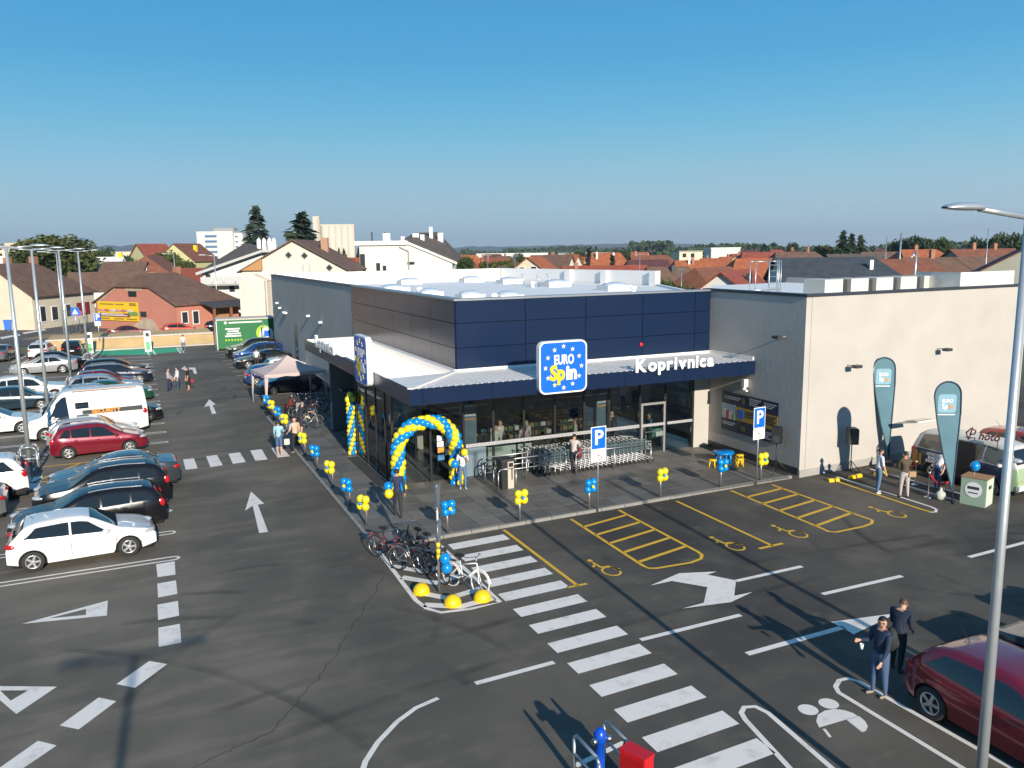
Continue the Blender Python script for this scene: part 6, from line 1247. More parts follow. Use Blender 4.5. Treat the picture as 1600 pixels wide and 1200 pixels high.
def wheel_meshes():
    b = MB(); r = 1.0; q = Matrix.Rotation(math.pi/2, 3, 'X')
    b.lathe([(.62, -.28), (.9, -.32), (1.0, -.22), (1.0, .22), (.9, .32), (.62, .28), (.62, -.28)], 20, (0, 0, 0), q); ty = b.mesh('wheel', M_RUBBER)
    b = MB(); b.lathe([(.66, -.2), (.66, -.29), (.60, -.30), (.58, -.16)], 20, (0, 0, 0), q)
    b.lathe([(.001, -.24), (.14, -.25), (.15, -.18)], 10, (0, 0, 0), q)
    for k in range(5):
        a = 2*math.pi*k/5; d = Vector((math.cos(a), 0, math.sin(a))); m = Matrix.Rotation(-a, 3, 'Y'); b.obox(d*.36+Vector((0, .22, 0)), (.54, .09, .20), m)
    rim = b.mesh('rim', M_RIM); return ty, rim
def fix(b): return b
TY, RIM = wheel_meshes()
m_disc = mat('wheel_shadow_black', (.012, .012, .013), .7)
def wheel(parent, x, y, r, side):
    o = put('wheel', TY, parent, (x, y, r)); o.scale = (r, r*.62 if side > 0 else -r*.62, r)
    i = put('rim', RIM, o); i.scale = (1, 1, 1)
    d = MB(); d.tube((0, .1, 0), (0, .12, 0), .64, .64, 16); d.build('rim_shade', m_disc, o)  # black disc painted as the shade behind the spokes
    return o
M_SEAM = mat('door_gap', (.006, .006, .007), .8)
def car(kind, label, loc, rot, paint, cat='car', group='cars parked on the supermarket lot', name='parked_car', rails=False, tone=None, detail=True, dark_low=False):
    T = TYPES[kind]; L, W, P = T['L'], T['W'], T['P']; top = smooth_table(P, .05); h2 = L/2
    xf = T['fo']; xr = T['fo']+T['wb']; wr = T['wr']; ar = wr*1.22
    def bel(d): return min(lerp_table([(0, T['belt'][0]-.12), (.5, T['belt'][0]-.04), (1.2, T['belt'][0]), (L-.3, T['belt'][1]), (L, T['belt'][1]-.08)], d), top(d)-.035)
    def zb(d):
        z = .30-.09*max(0, min(1, d/.5))*max(0, min(1, (L-d)/.5)) if kind != 'bus' else .34
        for c in (xf, xr):
            if abs(d-c) < ar: z = max(z, wr+math.sqrt(ar*ar-(d-c)**2)*.98)
        return min(z, bel(d)-.08)
    rd = .10 if kind in ('bus', 'van') else .16
    def hw(d):
        e = min(d, L-d); f = 1 if d > L/2 else 1.25
        return W/2*(1-rd*f*max(0, 1-e/.75)**2.2)
    tum = .18 if kind == 'van' else (.20 if kind == 'bus' else .34)
    def ysid(d, z):       # half width of the body at height z
        w = hw(d); b_, t_ = bel(d), top(d); z0 = zb(d)
        if z <= b_:
            f = (z-.2)/(b_-.2+1e-6); return w*(.95+.05*math.sin(min(1, max(0, f))*math.pi*.62+.35)) if f < .8 else w*(1.0-.045*(f-.8)/.2)
        return w*.955-tum*(z-b_)-(.25*(z-b_)**2 if kind not in ('van',) else .04*(z-b_)**2)
    def section(d):
        z0, b_, t_ = zb(d), bel(d), top(d); c = t_-b_; pts = []
        for f in (0, .2, .45, .7, .88, 1.0): z = z0+(b_-z0)*f; pts.append((ysid(d, z), z))
        for f in (.3, .6, .84): z = b_+c*f; pts.append((ysid(d, z), z))
        yt = ysid(d, b_+c*.84)
        pts += [(yt-.035-.03*min(1, c), b_+c*.95), (yt*.72, t_-.008), (yt*.38, t_), (0, t_+.004)]
        return pts
    ds = sorted(set([0, .02, .06, .12]+[L-.02, L-.06, L-.12, L]+[i*L/46 for i in range(1, 46)]+[xf-ar, xf-ar*.97, xf+ar*.97, xf+ar, xr-ar, xr-ar*.97, xr+ar*.97, xr+ar]))
    secs = [section(d) for d in ds]; m = len(secs[0]); b = MB(); b.smooth = True; vs = []
    for d, s in zip(ds, secs):
        vs += [(h2-d, y, z) for y, z in s]+[(h2-d, -y, z) for y, z in s[-2::-1]]
    n = 2*m-1; fs = [(i*n+j, i*n+j+1, (i+1)*n+j+1, (i+1)*n+j) for i in range(len(ds)-1) for j in range(n-1)]
    b.add(vs, fs); k = len(ds)-1; b.smooth = False
    b.add(vs[:n], [tuple(range(n-1, -1, -1))]); b.add(vs[k*n:], [tuple(range(n))])
    if tone:      # two-tone body: lower side colour, upper colour, nose colour
        for i, f in enumerate(b.f):
            c = [sum(b.v[q][a] for q in f)/len(f) for a in range(3)]
            b.m[i] = 1 if c[2] > 1.15 else (2 if c[0] > h2-.42 else 0)
    if dark_low:
        for i, f in enumerate(b.f):
            if sum(b.v[q][2] for q in f)/len(f) < .40: b.m[i] = 1
    root = thing(name, label, cat, loc, rot, group)
    b.build('body', [paint]+(list(tone) if tone else [M_BLACK]), root)
    u = MB(); u.box(-h2+.12, h2-.12, -W/2+.14, W/2-.14, .17, min(.6, bel(L/2)-.15)); u.build('underbody', M_UNDER, root)
    for x in (xf, xr):
        for s in (-1, 1): wheel(root, h2-x, s*(hw(x)-wr*.17-.02), wr, s)
    def strip(name, f, m_): bb = MB(); bb.smooth = True; f(bb); return bb.build(name, m_, root)
    off_ = .006
    def side_glass(dA0, dA1, dB1, dB0, s, nm='side_window'):     # lower front, upper front, upper rear, lower rear distances
        nx, nz = 7, 4; vs = []
        for j in range(nz+1):
            f = j/nz; a = dA0+(dA1-dA0)*f; c = dB0+(dB1-dB0)*f
            for i in range(nx+1):
                d = a+(c-a)*i/nx; z = bel(d)+.035+(top(d)-.035-bel(d)-.075)*.86*f; vs.append((h2-d, s*(ysid(d, z)+off_), z))
        fs = [(j*(nx+1)+i, j*(nx+1)+i+1, (j+1)*(nx+1)+i+1, (j+1)*(nx+1)+i) for j in range(nz) for i in range(nx)]
        bb = MB(); bb.smooth = True; bb.add(vs, fs if s < 0 else [f[::-1] for f in fs]); return bb.build(nm, M_CARGLASS, root)
    a0, a1, c1, c0 = T['sd']; cuts = [q for q in T['pil']]
    for s in (-1, 1):
        edges = [(a0, a1)]+[(q, q) for q in cuts]+[(c0, c1)]
        for i in range(len(edges)-1):
            lo0 = edges[i][0]+(.03 if i else 0); lo1 = edges[i][1]+(.03 if i else 0); hi0 = edges[i+1][0]-(.03 if i < len(edges)-2 else 0); hi1 = edges[i+1][1]-(.03 if i < len(edges)-2 else 0)
            side_glass(lo0, lo1, hi1, hi0, s)
    def across(d0, d1, mrg, nm, sag=.0):
        nx, ny = 6, 8; vs = []
        for i in range(nx+1):
            d = d0+(d1-d0)*i/nx; s_ = section(d); yt = s_[8][0]-mrg
            for j in range(ny+1):
                y = -yt+2*yt*j/ny; ay = abs(y); pr = s_[8:]; z = None
                for (ya, za), (yb, zb_) in zip(pr, pr[1:]):
                    if yb <= ay <= ya+1e-6: z = za+(zb_-za)*(ya-ay)/(ya-yb+1e-9); break
                vs.append((h2-d, y, (z if z is not None else pr[0][1])+.012))
        bb = MB(); bb.smooth = True; fs = [(i*(ny+1)+j, (i+1)*(ny+1)+j, (i+1)*(ny+1)+j+1, i*(ny+1)+j+1) for i in range(nx) for j in range(ny)]
        bb.add(vs, fs); return bb.build(nm, M_CARGLASS, root)
    across(T['ws'][0], T['ws'][1], .05, 'windscreen')
    if T['rw'][0] < 9: across(T['rw'][0], T['rw'][1], .06, 'rear_window')
    # lamps, plates, grille, mirrors
    for s in (-1, 1):
        zl = top(.3)-.10; b = MB(); b.ball((h2-.26, s*(hw(.26)-.17), zl), 1, 10, 7, (.27, .17, .085), rz(-s*.35)); b.build('headlight', M_HEAD, root)
        zt = bel(L-.2)-.10; b = MB()
        if kind in ('hatch', 'sedan'): b.ball((-h2+.16, s*(hw(L-.16)-.13), zt-.04), 1, 10, 7, (.20, .155, .095), rz(s*.3))
        else: b.ball((-h2+.16, s*(hw(L-.14)-.055), zt-.02), 1, 10, 7, (.15, .062, .17))
        b.build('taillight', M_TAIL, root)
        b = MB(); dm = a0+.22; b.ball((h2-dm, s*(ysid(dm, bel(dm))+.11), bel(dm)+.08), 1, 8, 6, (.10, .11, .075)); b.build('mirror', paint if not tone else tone[0], root)
        if detail:
            for q in [a0-.05]+cuts+([c0+.02] if kind in ('van',) else []):
                bb = MB(); vs = []
                for j in range(9):
                    z = .34+(bel(q)-.34)*j/8; y = s*(ysid(q, z)+.002); vs += [(h2-q-.006, y, z), (h2-q+.006, y, z)]
                bb.add(vs, [(2*j, 2*j+1, 2*j+3, 2*j+2) for j in range(8)]); bb.build('door_gap', M_SEAM, root)
            for q in [(a0+cuts[0])/2+.35 if cuts else a0+.5]+([(cuts[0]+(cuts[1] if len(cuts) > 1 else c0))/2+.25] if cuts else []):
                bb = MB(); z = bel(q)-.10; bb.obox((h2-q, s*(ysid(q, z)+.015), z), (.17, .03, .03)); bb.build('door_handle', paint, root)
    b = MB(); z = top(.1)-.22; b.obox((h2+.001, 0, z+.02), (.03, W*.42, .09)); b.obox((h2-.01, 0, .36), (.04, W*.55, .11)); b.build('grille', M_BLACK, root)
    for x in (h2+.012, -h2-.012): b = MB(); b.obox((x, 0, .52 if x > 0 else .62), (.012, .52, .11)); b.build('number_plate', M_PLATE, root)
    if rails:
        for s in (-1, 1):
            b = MB(); dd = [T['ws'][1]+.25+i*(T['sd'][2]-T['ws'][1]-.3)/6 for i in range(7)]; b.path([(h2-d, s*(section(d)[9][0]-.02), section(d)[9][1]+.055) for d in dd], .018, 5); b.build('roof_rail', M_RIM, root)
    if detail: b = MB(); b.tube((-h2+.75, 0, top(L-.75)), (-h2+.55, 0, top(L-.75)+.22), .008, .004, 5); b.build('aerial', M_BLACK, root)
    return root
def paint(name, c, metal=.25): return mat('paint_'+name, c, .22, metal, .5, .9 if max(c) > .02 else .35)
PW, PBK, PSI, PDG = paint('white', (.70, .70, .68), 0), paint('black', (.008, .008, .010)), paint('silver', (.46, .47, .48), .6), paint('dark_grey', (.05, .057, .065), .4)
PRD, PBL, PGN, PMR = paint('ruby', (.20, .008, .022), .3), paint('blue', (.01, .05, .20), .4), paint('green', (.01, .075, .04), .3), paint('maroon', (.12, .008, .018), .2)
PDB, POR, PTE, PGY = paint('midnight', (.010, .016, .035), .3), paint('orange_red', (.48, .055, .02), .1), paint('petrol', (.012, .034, .050), .3), paint('grey', (.20, .21, .22), .5)
P0_ = 0; PI = math.pi
CARS = [
 ('hatch', 'white five door hatchback parked nose to the lane, nearest of the west block', (-2.02, 27.86), R(3.5), PW, {}),
 ('wagon', 'black estate car between the white hatchback and the black crossover', (-1.95, 30.35), PI+R(3), PBK, {'rails': True}),
 ('suv', 'glossy black crossover with silver roof rails behind the black estate', (-1.6, 32.95), PI+R(3), PBK, {'rails': True}),
 ('sedan', 'dark grey saloon next to the yellow hatching', (-1.25, 35.6), PI+R(2), PDG, {}),
 ('mpv', 'ruby red people carrier beside the yellow hatching', (-2.05, 42.75), R(4), PRD, {}),
 ('hatch', 'silver blue hatchback hidden behind the ruby people carrier', (-2.35, 44.95), R(2), PSI, {'remat': {}}),
 ('hatch', 'black hatchback behind the white camper van', (-1.1, 50.1), R(1), PBK, {}),
 ('mpv', 'silver compact car with purple-dark windows just behind the camper van', (-2.1, 52.5), R(2), PSI, {}),
 ('mpv', 'silver estate with red lamps second behind the camper van', (-2.6, 55.1), R(2), PSI, {}),
 ('sedan', 'dark green car with an orange indicator', (-1.75, 57.6), R(2), PGN, {}),
 ('wagon', 'silver estate with black windows behind the green car', (-2.2, 60.3), R(2), PSI, {}),
 ('hatch', 'maroon car of which only the roof shows behind the silver estate', (-2.3, 62.9), R(2), PMR, {}),
 ('wagon', 'midnight blue estate nearest the charging bays', (-1.6, 65.9), R(2), PDB, {'rails': True}),
 ('wagon', 'black estate in the far end of the lane row', (-1.7, 69.2), R(2), PBK, {}),
 ('suv', 'white crossover showing its red tail lamp left of the first lamp post', (-6.55, 36.4), PI+R(3), PW, {'dark_low': True}),
 ('sedan', 'silver car cut by the left frame edge below the white crossover', (-7.1, 33.6), PI+R(3), PGY, {}),
 ('sedan', 'white saloon cut by the left frame edge before the camper van', (-7.35, 50.1), R(2), PW, {}),
 ('hatch', 'petrol blue hatchback behind the white saloon', (-6.9, 57.5), R(2), PTE, {}),
 ('suv', 'white crossover with silver rails behind the petrol hatchback', (-6.55, 60.6), R(2), PW, {'rails': True}),
 ('sedan', 'long silver saloon parked nose left in the west row', (-6.95, 74.6), PI+R(3), PSI, {}),
 ('hatch', 'black hatchback behind the long silver saloon', (-6.1, 77.3), R(2), PBK, {}),
 ('hatch', 'white hatchback seen from behind before the tan bank', (-8.1, 86.9), R(82), PW, {}),
 ('hatch', 'small black car seen from behind before the tan bank', (-5.6, 87.0), R(88), PBK, {}),
 ('sedan', 'grey car cut by the left frame edge before the bank', (-11.2, 86.5), R(80), PGY, {}),
 ('sedan', 'dark red saloon on the road left before the pink house', (-.75, 102.4), R(3), PMR, {}),
 ('hatch', 'orange red hatchback on the road before the pink house', (4.55, 102.6), R(3), POR, {}),
 ('wagon', 'black car on the road beside the green container', (9.6, 102.9), R(3), PBK, {}),
 ('mpv', 'bright blue van-like car facing the lane beside the green container', (9.5, 73.9), PI+R(2), PBL, {}),
 ('suv', 'black crossover at the far end of the wall row', (9.4, 77.4), PI+R(2), PBK, {}),
 ('sedan', 'black saloon with its front door open by the grey wall', (9.35, 69.7), PI+R(2), PBK, {}),
 ('hatch', 'white hatchback nose right between the black saloon and the blue hatchback', (10.3, 63.6), R(4), PW, {}),
 ('hatch', 'bright blue hatchback with red tail lamps left of the tent', (8.7, 60.3), R(2), PBL, {}),
 ('hatch', 'navy hatchback standing behind the tent', (9.05, 56.0), PI+R(2), PDB, {}),
 ('hatch', 'ruby red hatchback parked at the lower right beside the two men', (14.42, 8.75), -PI/2-R(1), PRD, {}),
 ('sedan', 'dark blue car right of the ruby hatchback', (17.6, 9.1), PI/2+R(1), PDB, {}),
 ('suv', 'dark crossover standing beyond the right edge beside the dark blue car', (20.25, 9.1), PI/2+R(1), PBK, {}),
 ('suv', 'grey crossover standing beyond the right edge, second from the dark blue car', (22.9, 9.2), PI/2, PGY, {}),
 ('sedan', 'white car cut by the left frame edge beside the blue bin', (-20.0, 121), R(60), PW, {}),
]
for kd, lab, (x, y), rot, pt_, kw in CARS:
    kw = dict(kw); kw.pop('remat', None); kw.pop('big', None)
    o = car(kd, lab, (x, y, 0), rot, pt_, **kw)
    if kd == 'mpv' and 'ruby' in lab: o.scale = (.95, .95, .93)
    if 'lower right beside the two men' in lab: o.scale = (1.08, 1.06, 1.06)
# camper van
cv = car('van', 'white high-roofed camper van with a dark stripe reading SECURITY', (-2.75, 47.55, 0), PI+R(5), PW, 'van', name='camper_van')
b = MB(); b.box(-.15, .45, .98, 1.02, 1.75, 2.05) if False else b.box(-.1, .5, .985, 1.0, 1.55, 1.85); b.build('side_window', M_CARGLASS, cv)
b = MB(); b.box(-2.6, .2, 1.005, 1.022, 1.22, 1.44); b.build('stripe', M_DGREY, cv)
lettering('letters', 'SECURITY', mat('orange_print', (.75, .30, .04)), cv, (-.9, 1.03, 1.33), R(180), .30, .003, .012)
b = MB(); b.box(-2.4, .6, .80, .84, 2.41, 2.47); b.build('roof_trim', mat('peach_trim', (.55, .38, .28)), cv)
# open door of the black saloon
bs_ = [o for o in COL.objects if o.get('label', '').startswith('black saloon with its front door')][0]
b = MB(); b.obox((.25, 1.30, .66), (.06, .85, .62), rz(R(8))); b.build('door', PBK, bs_); b = MB(); b.obox((.22, 1.28, 1.14), (.03, .7, .32), rz(R(8))); b.build('side_window', M_CARGLASS, bs_)
# old camper bus, white over navy with a mint nose
m_bw, m_bm, m_bn = mat('bus_white', (.60, .58, .54), .4, 0, .5, .3), mat('bus_mint', (.32, .42, .24), .35, 0, .5, .4), mat('bus_navy', (.012, .024, .06), .3, 0, .5, .4)
bus = car('bus', 'old camper bus, white over navy with a mint nose and a raised tailgate', (29.15, 20.85, 0), R(-89), m_bn, 'van', None, 'camper_bus', tone=(m_bw, m_bm), detail=False)
for ch in bus.children:
    if ch.name.startswith('side_window'): ch.data.materials[0] = mat('curtained_glass', (.15, .13, .095), .06, 0, .8)
for i, (s, z) in enumerate((('OTVORENJE', 1.0), ('EUROSPIN', .86), ('KOPRIVNICA', .72), ('07.09.', .58))):
    lettering('letters', s, M_SIGNW, bus, (-1.0, -.885, z), 0, .155, .003, .006)
b = MB(); b.box(-.45, .62, -.875, -.86, .42, 1.80); b.build('side_opening', M_BLACK, bus)
b = MB(); b.obox((-2.55, 0, 2.02), (.95, 1.35, .06), Matrix.Rotation(R(-12), 3, 'Y')); b.build('tailgate', m_bw, bus); b = MB(); b.obox((-2.6, 0, 2.07), (.5, 1.0, .03), Matrix.Rotation(R(-12), 3, 'Y')); b.build('tailgate_window', mat('pale_window', (.45, .42, .36), .2), bus)
b = MB(); b.tube((2.26, 0, .98), (2.275, 0, .98), .14, .14, 18); b.build('nose_badge', M_DGREY, bus); b = MB(); b.box(2.2, 2.34, -.8, .8, .40, .56); b.build('bumper', M_WHITE, bus)
b = MB(); b.box(1.75, 2.0, -.885, -.875, .75, .95); b.build('door_sticker', M_SIGNB, bus)
b = MB(); b.box(-2.05, -1.85, -.886, -.876, .5, 1.05); b.build('side_print', mat('printed_amber', (.35, .16, .03)), bus); b = MB(); b.box(-1.8, -1.68, -.886, -.876, .5, .95); b.build('side_print', mat('printed_olive_text', (.28, .17, .02)), bus)
ps = thing('photo_sign', 'brown script lettering sign reading Photo on two rods over the camper bus', 'sign', (28.35, 19.85, 1.6), R(-62))
m_br = mat('sign_brown', (.09, .032, .018), .6)
b = MB(); b.path([(-.62, 0, .42), (-.70, 0, .62), (-.55, 0, .80), (-.38, 0, .74), (-.42, 0, .60), (-.58, 0, .56)], .026); b.path([(-.50, 0, .86), (-.56, 0, .55), (-.62, 0, .36)], .026); b.path([(-.72, 0, .46), (-.60, 0, .44), (-.4, 0, .46)], .02); b.build('letters', m_br, ps)
lettering('letters', 'hoto', m_br, ps, (.05, 0, .55), 0, .42, .02, .012, .85, 'CENTER', .25)
for x in (-.4, .35): b = MB(); b.tube((x, 0, -.1), (x, 0, .48), .015, .015, 6); b.build('rod', M_BLACK, ps)
# red pick-up behind the bus
pk_ = car('suv', 'red and black car standing behind the camper bus at the right edge', (32.9, 20.9, 0), R(-85), paint('brick_red', (.30, .04, .025), .1), 'car', None)


# ================================================================== BICYCLES
def bicycle(frame_m, tyre_m, basket=False, lady=False):
    t = thing('bicycle', 'bicycle', 'bicycle', (0, 0, 0), 0, None); q = Matrix.Rotation(math.pi/2, 3, 'X'); wr = .34
    for x in (-.52, .52):
        b = MB(); n = 24
        b.lathe([(wr-.035, -.015), (wr, 0), (wr-.035, .015), (wr-.045, 0), (wr-.035, -.015)], n, (x, 0, wr), q); w = b.build('wheel', tyre_m, t)
        b = MB(); b.lathe([(wr-.05, -.008), (wr-.04, 0), (wr-.05, .008)], n, (x, 0, wr), q)
        for k in range(12): a = math.pi*2*k/12; b.tube((x, .02*(-1)**k, wr), (x+(wr-.05)*math.cos(a), 0, wr+(wr-.05)*math.sin(a)), .003, .003, 3, False)
        b.tube((x, -.04, wr), (x, .04, wr), .02, .02, 6); b.build('rim', M_STEEL, w)
        b = MB(); b.path([(x+(wr+.03)*math.cos(R(a)), 0, wr+(wr+.03)*math.sin(R(a))) for a in range(10 if x > 0 else 20, 171, 20)], .016, 4); b.build('mudguard', frame_m, t)
    b = MB(); bb, st, hd = (-.08, 0, .29), (-.22, 0, .80), (.38, 0, .86)
    b.tube(bb, st, .018); b.tube(bb, (.42, 0, .70), .02); b.tube((-.19, 0, .70) if not lady else (-.13, 0, .5), hd if not lady else (.40, 0, .78), .018); b.tube(hd, (.43, 0, .66), .022)
    for s in (-1, 1): b.tube((-.19, 0, .70), (-.52, s*.05, wr), .011, None, 5); b.tube(bb, (-.52, s*.05, wr), .011, None, 5); b.tube((.43, 0, .66), (.52, s*.05, wr), .014, None, 5)
    b.build('frame', frame_m, t)
    b = MB(); b.tube(st, (-.24, 0, .92), .014); b.obox((-.24, 0, .95), (.26, .14, .06)); b.build('saddle', M_BLACK, t)
    b = MB(); b.tube(hd, (.34, 0, 1.02), .014); b.path([(.18, -.28, 1.03), (.30, -.24, 1.05), (.36, 0, 1.03), (.30, .24, 1.05), (.18, .28, 1.03)], .013, 5); b.build('handlebar', M_STEEL, t)
    b = MB(); b.tube((bb[0], -.06, .29), (bb[0], .06, .29), .08, .08, 10); b.obox((-.08, .09, .14), (.09, .08, .02)); b.obox((-.08, -.09, .44), (.09, .08, .02)); b.build('crank', M_DGREY, t)
    b = MB(); b.obox((-.55, 0, .76), (.36, .12, .02)); b.tube((-.7, 0, .75), (-.55, 0, wr), .008, None, 4); b.build('carrier', M_DGREY, t)
    b = MB(); b.ball((-.74, 0, .70), .035, 8, 5); b.build('rear_light', M_TAIL, t)
    if basket: b = MB(); b.lathe([(.11, .84), (.16, 1.06), (.15, 1.06), (.10, .85)], 10, (.56, 0, 0)); b.build('basket', M_DGREY, t)
    return t
def bike(label, loc, rot, frame_m, tyre_m=None, lean=4, group='bicycles at the kerb corner', **kw):
    t = bicycle(frame_m, tyre_m or M_RUBBER, **kw); t.location = (loc[0], loc[1], 0); t.rotation_euler = (R(lean), 0, rot); t['label'] = label; t['group'] = group
    if len(loc) == 3: t.location = loc
    return t
bike('black and white bicycle with white tyres nearest the zebra crossing', (7.62, 20.05), R(-62), M_WHITE, mat('tyre_white', (.62, .62, .60), .6), -5)
bike('dark bicycle behind the sign pole', (7.05, 21.2), R(-70), PBK, None, 4, basket=True)
bike('black bicycle with a white down tube in the middle of the corner', (6.75, 21.9), R(-48), mat('paint_grey', (.2, .21, .22)), None, -4)
bike('upright dark bicycle with tall handlebars facing the shop', (7.1, 23.1), R(100), PBK, None, 5, lady=True)
bike('bicycle with a red rear light beside the upright one', (7.45, 22.1), R(-75), PBK, None, 4)
bike('bicycle with pale rims nearest the lane kerb', (6.35, 23.2), R(-60), PMR, None, -6, lady=True)
G2 = 'bicycles parked by the tent'
for i, (x, y, c, lab) in enumerate(((7.6, 47.6, POR, 'orange bicycle standing by the tent'), (8.1, 47.9, PRD, 'red bicycle right of the orange one'), (8.7, 48.2, PBK, 'black bicycle behind the red one'), (9.3, 47.6, PBL, 'blue bicycle in the shelter shade'), (8.5, 46.2, PDG, 'grey bicycle before the shelter'), (7.9, 46.0, PBK, 'black bicycle beside the seated cyclist'), (9.2, 46.0, PSI, 'silver bicycle at the shelter edge'))):
    bike(lab, (x, y, .09 if y < 48 else 0), R(70+13*i), c, None, 4, G2, basket=i == 0)
bike('bicycle with a cream child seat held by the man in black', (7.75, 42.7, .09), R(20), PSI, None, 3, G2)
t = thing('child_seat', 'cream child seat on the bicycle held by the man in black', 'child seat', (7.4, 42.6, .9), R(20)); b = MB(); b.obox((0, 0, .1), (.3, .34, .06)); b.obox((-.16, 0, .38), (.06, .34, .6)); b.obox((.25, .12, -.1), (.35, .08, .06), Matrix.Rotation(.6, 3, 'Y')); b.obox((.25, -.12, -.1), (.35, .08, .06), Matrix.Rotation(.6, 3, 'Y')); b.build('shell', mat('seat_cream', (.62, .54, .38), .6), t)

# ================================================================== PEOPLE: one skinned body per figure
FIG = []
def person(label, loc, rot, h=1.74, shirt=(.3, .3, .3), pants=(.05, .06, .1), skin=None, hair=(.03, .02, .015), shoe=(.1, .1, .1), sleeves=True, shorts=False, dress=None, lean=0, armL=(6, 12, 8), armR=(6, 12, 8), legL=(4, 4), legR=(-4, 4), head=(0, 0), longhair=False, build=1.0, group=None, face=False, glasses=False, sub=1, cap=None, bald=False):
    """faces local +X; angles in degrees: arm = (forward swing, elbow bend, spread), leg = (forward swing, knee bend)"""
    s = h; V = []; E = []; Rr = []; REG = []
    def v(p, r, reg, par=None):
        V.append(Vector(p)); Rr.append(r*s); REG.append(reg)
        if par is not None: E.append((par, len(V)-1))
        return len(V)-1
    tilt = Matrix.Rotation(R(lean), 3, 'Y')
    pel = Vector((0, 0, .525*s))
    def up_(x, y, z): return pel+tilt @ Vector((x*s, y*s, z*s-.525*s))
    k = build
    p0 = v(pel, .070*k, 'pelvis'); p1 = v(up_(0, 0, .60), .066*k, 'torso', p0); p2 = v(up_(.005, 0, .70), .076*k, 'torso', p1); p3 = v(up_(0, 0, .785), .066*k, 'torso', p2); p4 = v(up_(.002, 0, .835), .032, 'neck', p3)
    hd = tilt @ Matrix.Rotation(R(head[0]), 3, 'Z') @ Matrix.Rotation(R(head[1]), 3, 'Y'); nb = up_(.004, 0, .845)
    def hp(x, y, z): return nb+hd @ Vector((x*s, y*s, z*s))
    h0 = v(hp(.012, 0, .035), .040, 'head', p4); h1 = v(hp(.008, 0, .075), .050, 'head', h0); h2 = v(hp(.002, 0, .108), .044, 'head', h1)
    v(hp(.064, 0, .052), .0075, 'head', h0 if False else h1); 
    for sd in (-1, 1): v(hp(.0, sd*.056, .06), .0075, 'head', h1)
    for sd, A, Lg in ((1, armL, legL), (-1, armR, legR)):
        sh = v(up_(0, sd*.098*k, .795), .040*k, 'torso', p3)
        def dirv(a, spread): 
            d = Vector((math.sin(R(a)), sd*math.sin(R(spread)), -math.cos(R(a)))); return (tilt.lerp(Matrix.Identity(3), .4) @ d).normalized()
        d1 = dirv(A[0], A[2]); d2 = dirv(A[0]+A[1], A[2]*.4-(A[3] if len(A) > 3 else 0)); S0 = V[sh]
        e0 = v(S0+d1*.085*s, .032*k, 'uparm', sh); el = v(S0+d1*.17*s, .026*k, 'uparm', e0); mid = v(V[el]+d2*.07*s, .024, 'forearm', el); wr_ = v(V[el]+d2*.145*s, .0165, 'forearm', mid)
        pm = v(V[wr_]+d2*.035*s, .019, 'hand', wr_)
        fwd = Vector((1, 0, 0)); sidev = d2.cross(Vector((0, 1, 0))).normalized()
        for f in range(4):
            o = sidev*(f-1.5)*.0115*s; a1 = v(V[pm]+d2*.03*s+o, .0062, 'hand', pm); v(V[a1]+(d2*.026+Vector((0, -sd*.010, 0)))*s*(1, 1.12, 1.05, .85)[f], .0052, 'hand', a1)
        a1 = v(V[pm]+d2*.004*s+sidev*-.024*s, .0066, 'hand', pm); v(V[a1]+d2*.022*s+sidev*-.006*s, .0056, 'hand', a1)
        hip = v(pel+Vector((0, sd*.048*k*s, -.03*s)), .056*k, 'thigh', p0); t1 = Vector((math.sin(R(Lg[0])), sd*.03, -math.cos(R(Lg[0])))).normalized(); t2 = Vector((math.sin(R(Lg[0]-Lg[1])), sd*.01, -math.cos(R(Lg[0]-Lg[1])))).normalized()
        m1 = v(V[hip]+t1*.12*s, .046*k, 'thigh', hip); kn = v(V[hip]+t1*.235*s, .034*k, 'thigh', m1); cf = v(V[kn]+t2*.07*s, .034*k, 'calf', kn); an = v(V[kn]+t2*.215*s, .021, 'calf', cf)
        hl = v(V[an]+Vector((-.008*s, 0, -.022*s)), .020, 'foot', an); v(V[an]+Vector((.085*s, sd*.012*s, -.026*s)), .016, 'foot', hl)
    low = min(p.z for p, r in zip(V, Rr))-.016*s
    V = [p-Vector((0, 0, low)) for p in V]; dz = -low
    me = bpy.data.meshes.new('figure'); me.from_pydata(V, E, []); o = bpy.data.objects.new('figure', me); COL.objects.link(o)
    sk_ = o.modifiers.new('skin', 'SKIN'); sk_.use_smooth_shade = True
    for i, q in enumerate(me.skin_vertices[0].data): q.radius = (Rr[i], Rr[i]); q.use_root = (i == 0)
    ss = o.modifiers.new('sub', 'SUBSURF'); ss.levels = sub; ss.render_levels = sub
    FIG.append((o, V, E, REG, dict(label=label, loc=loc, rot=rot, shirt=shirt, pants=pants, skin=skin, hair=hair, shoe=shoe, sleeves=sleeves, shorts=shorts, dress=dress, group=group, face=face, glasses=glasses, longhair=longhair, cap=cap, bald=bald), lambda x, y, z, hp=hp, dz=dz: hp(x, y, z)+Vector((0, 0, dz)), hd, s, pel+Vector((0, 0, dz)), tilt))
def cmat(pre, c): return mat('%s_%d_%d_%d' % (pre, c[0]*255, c[1]*255, c[2]*255), c, .8 if pre != 'hair' else .55)
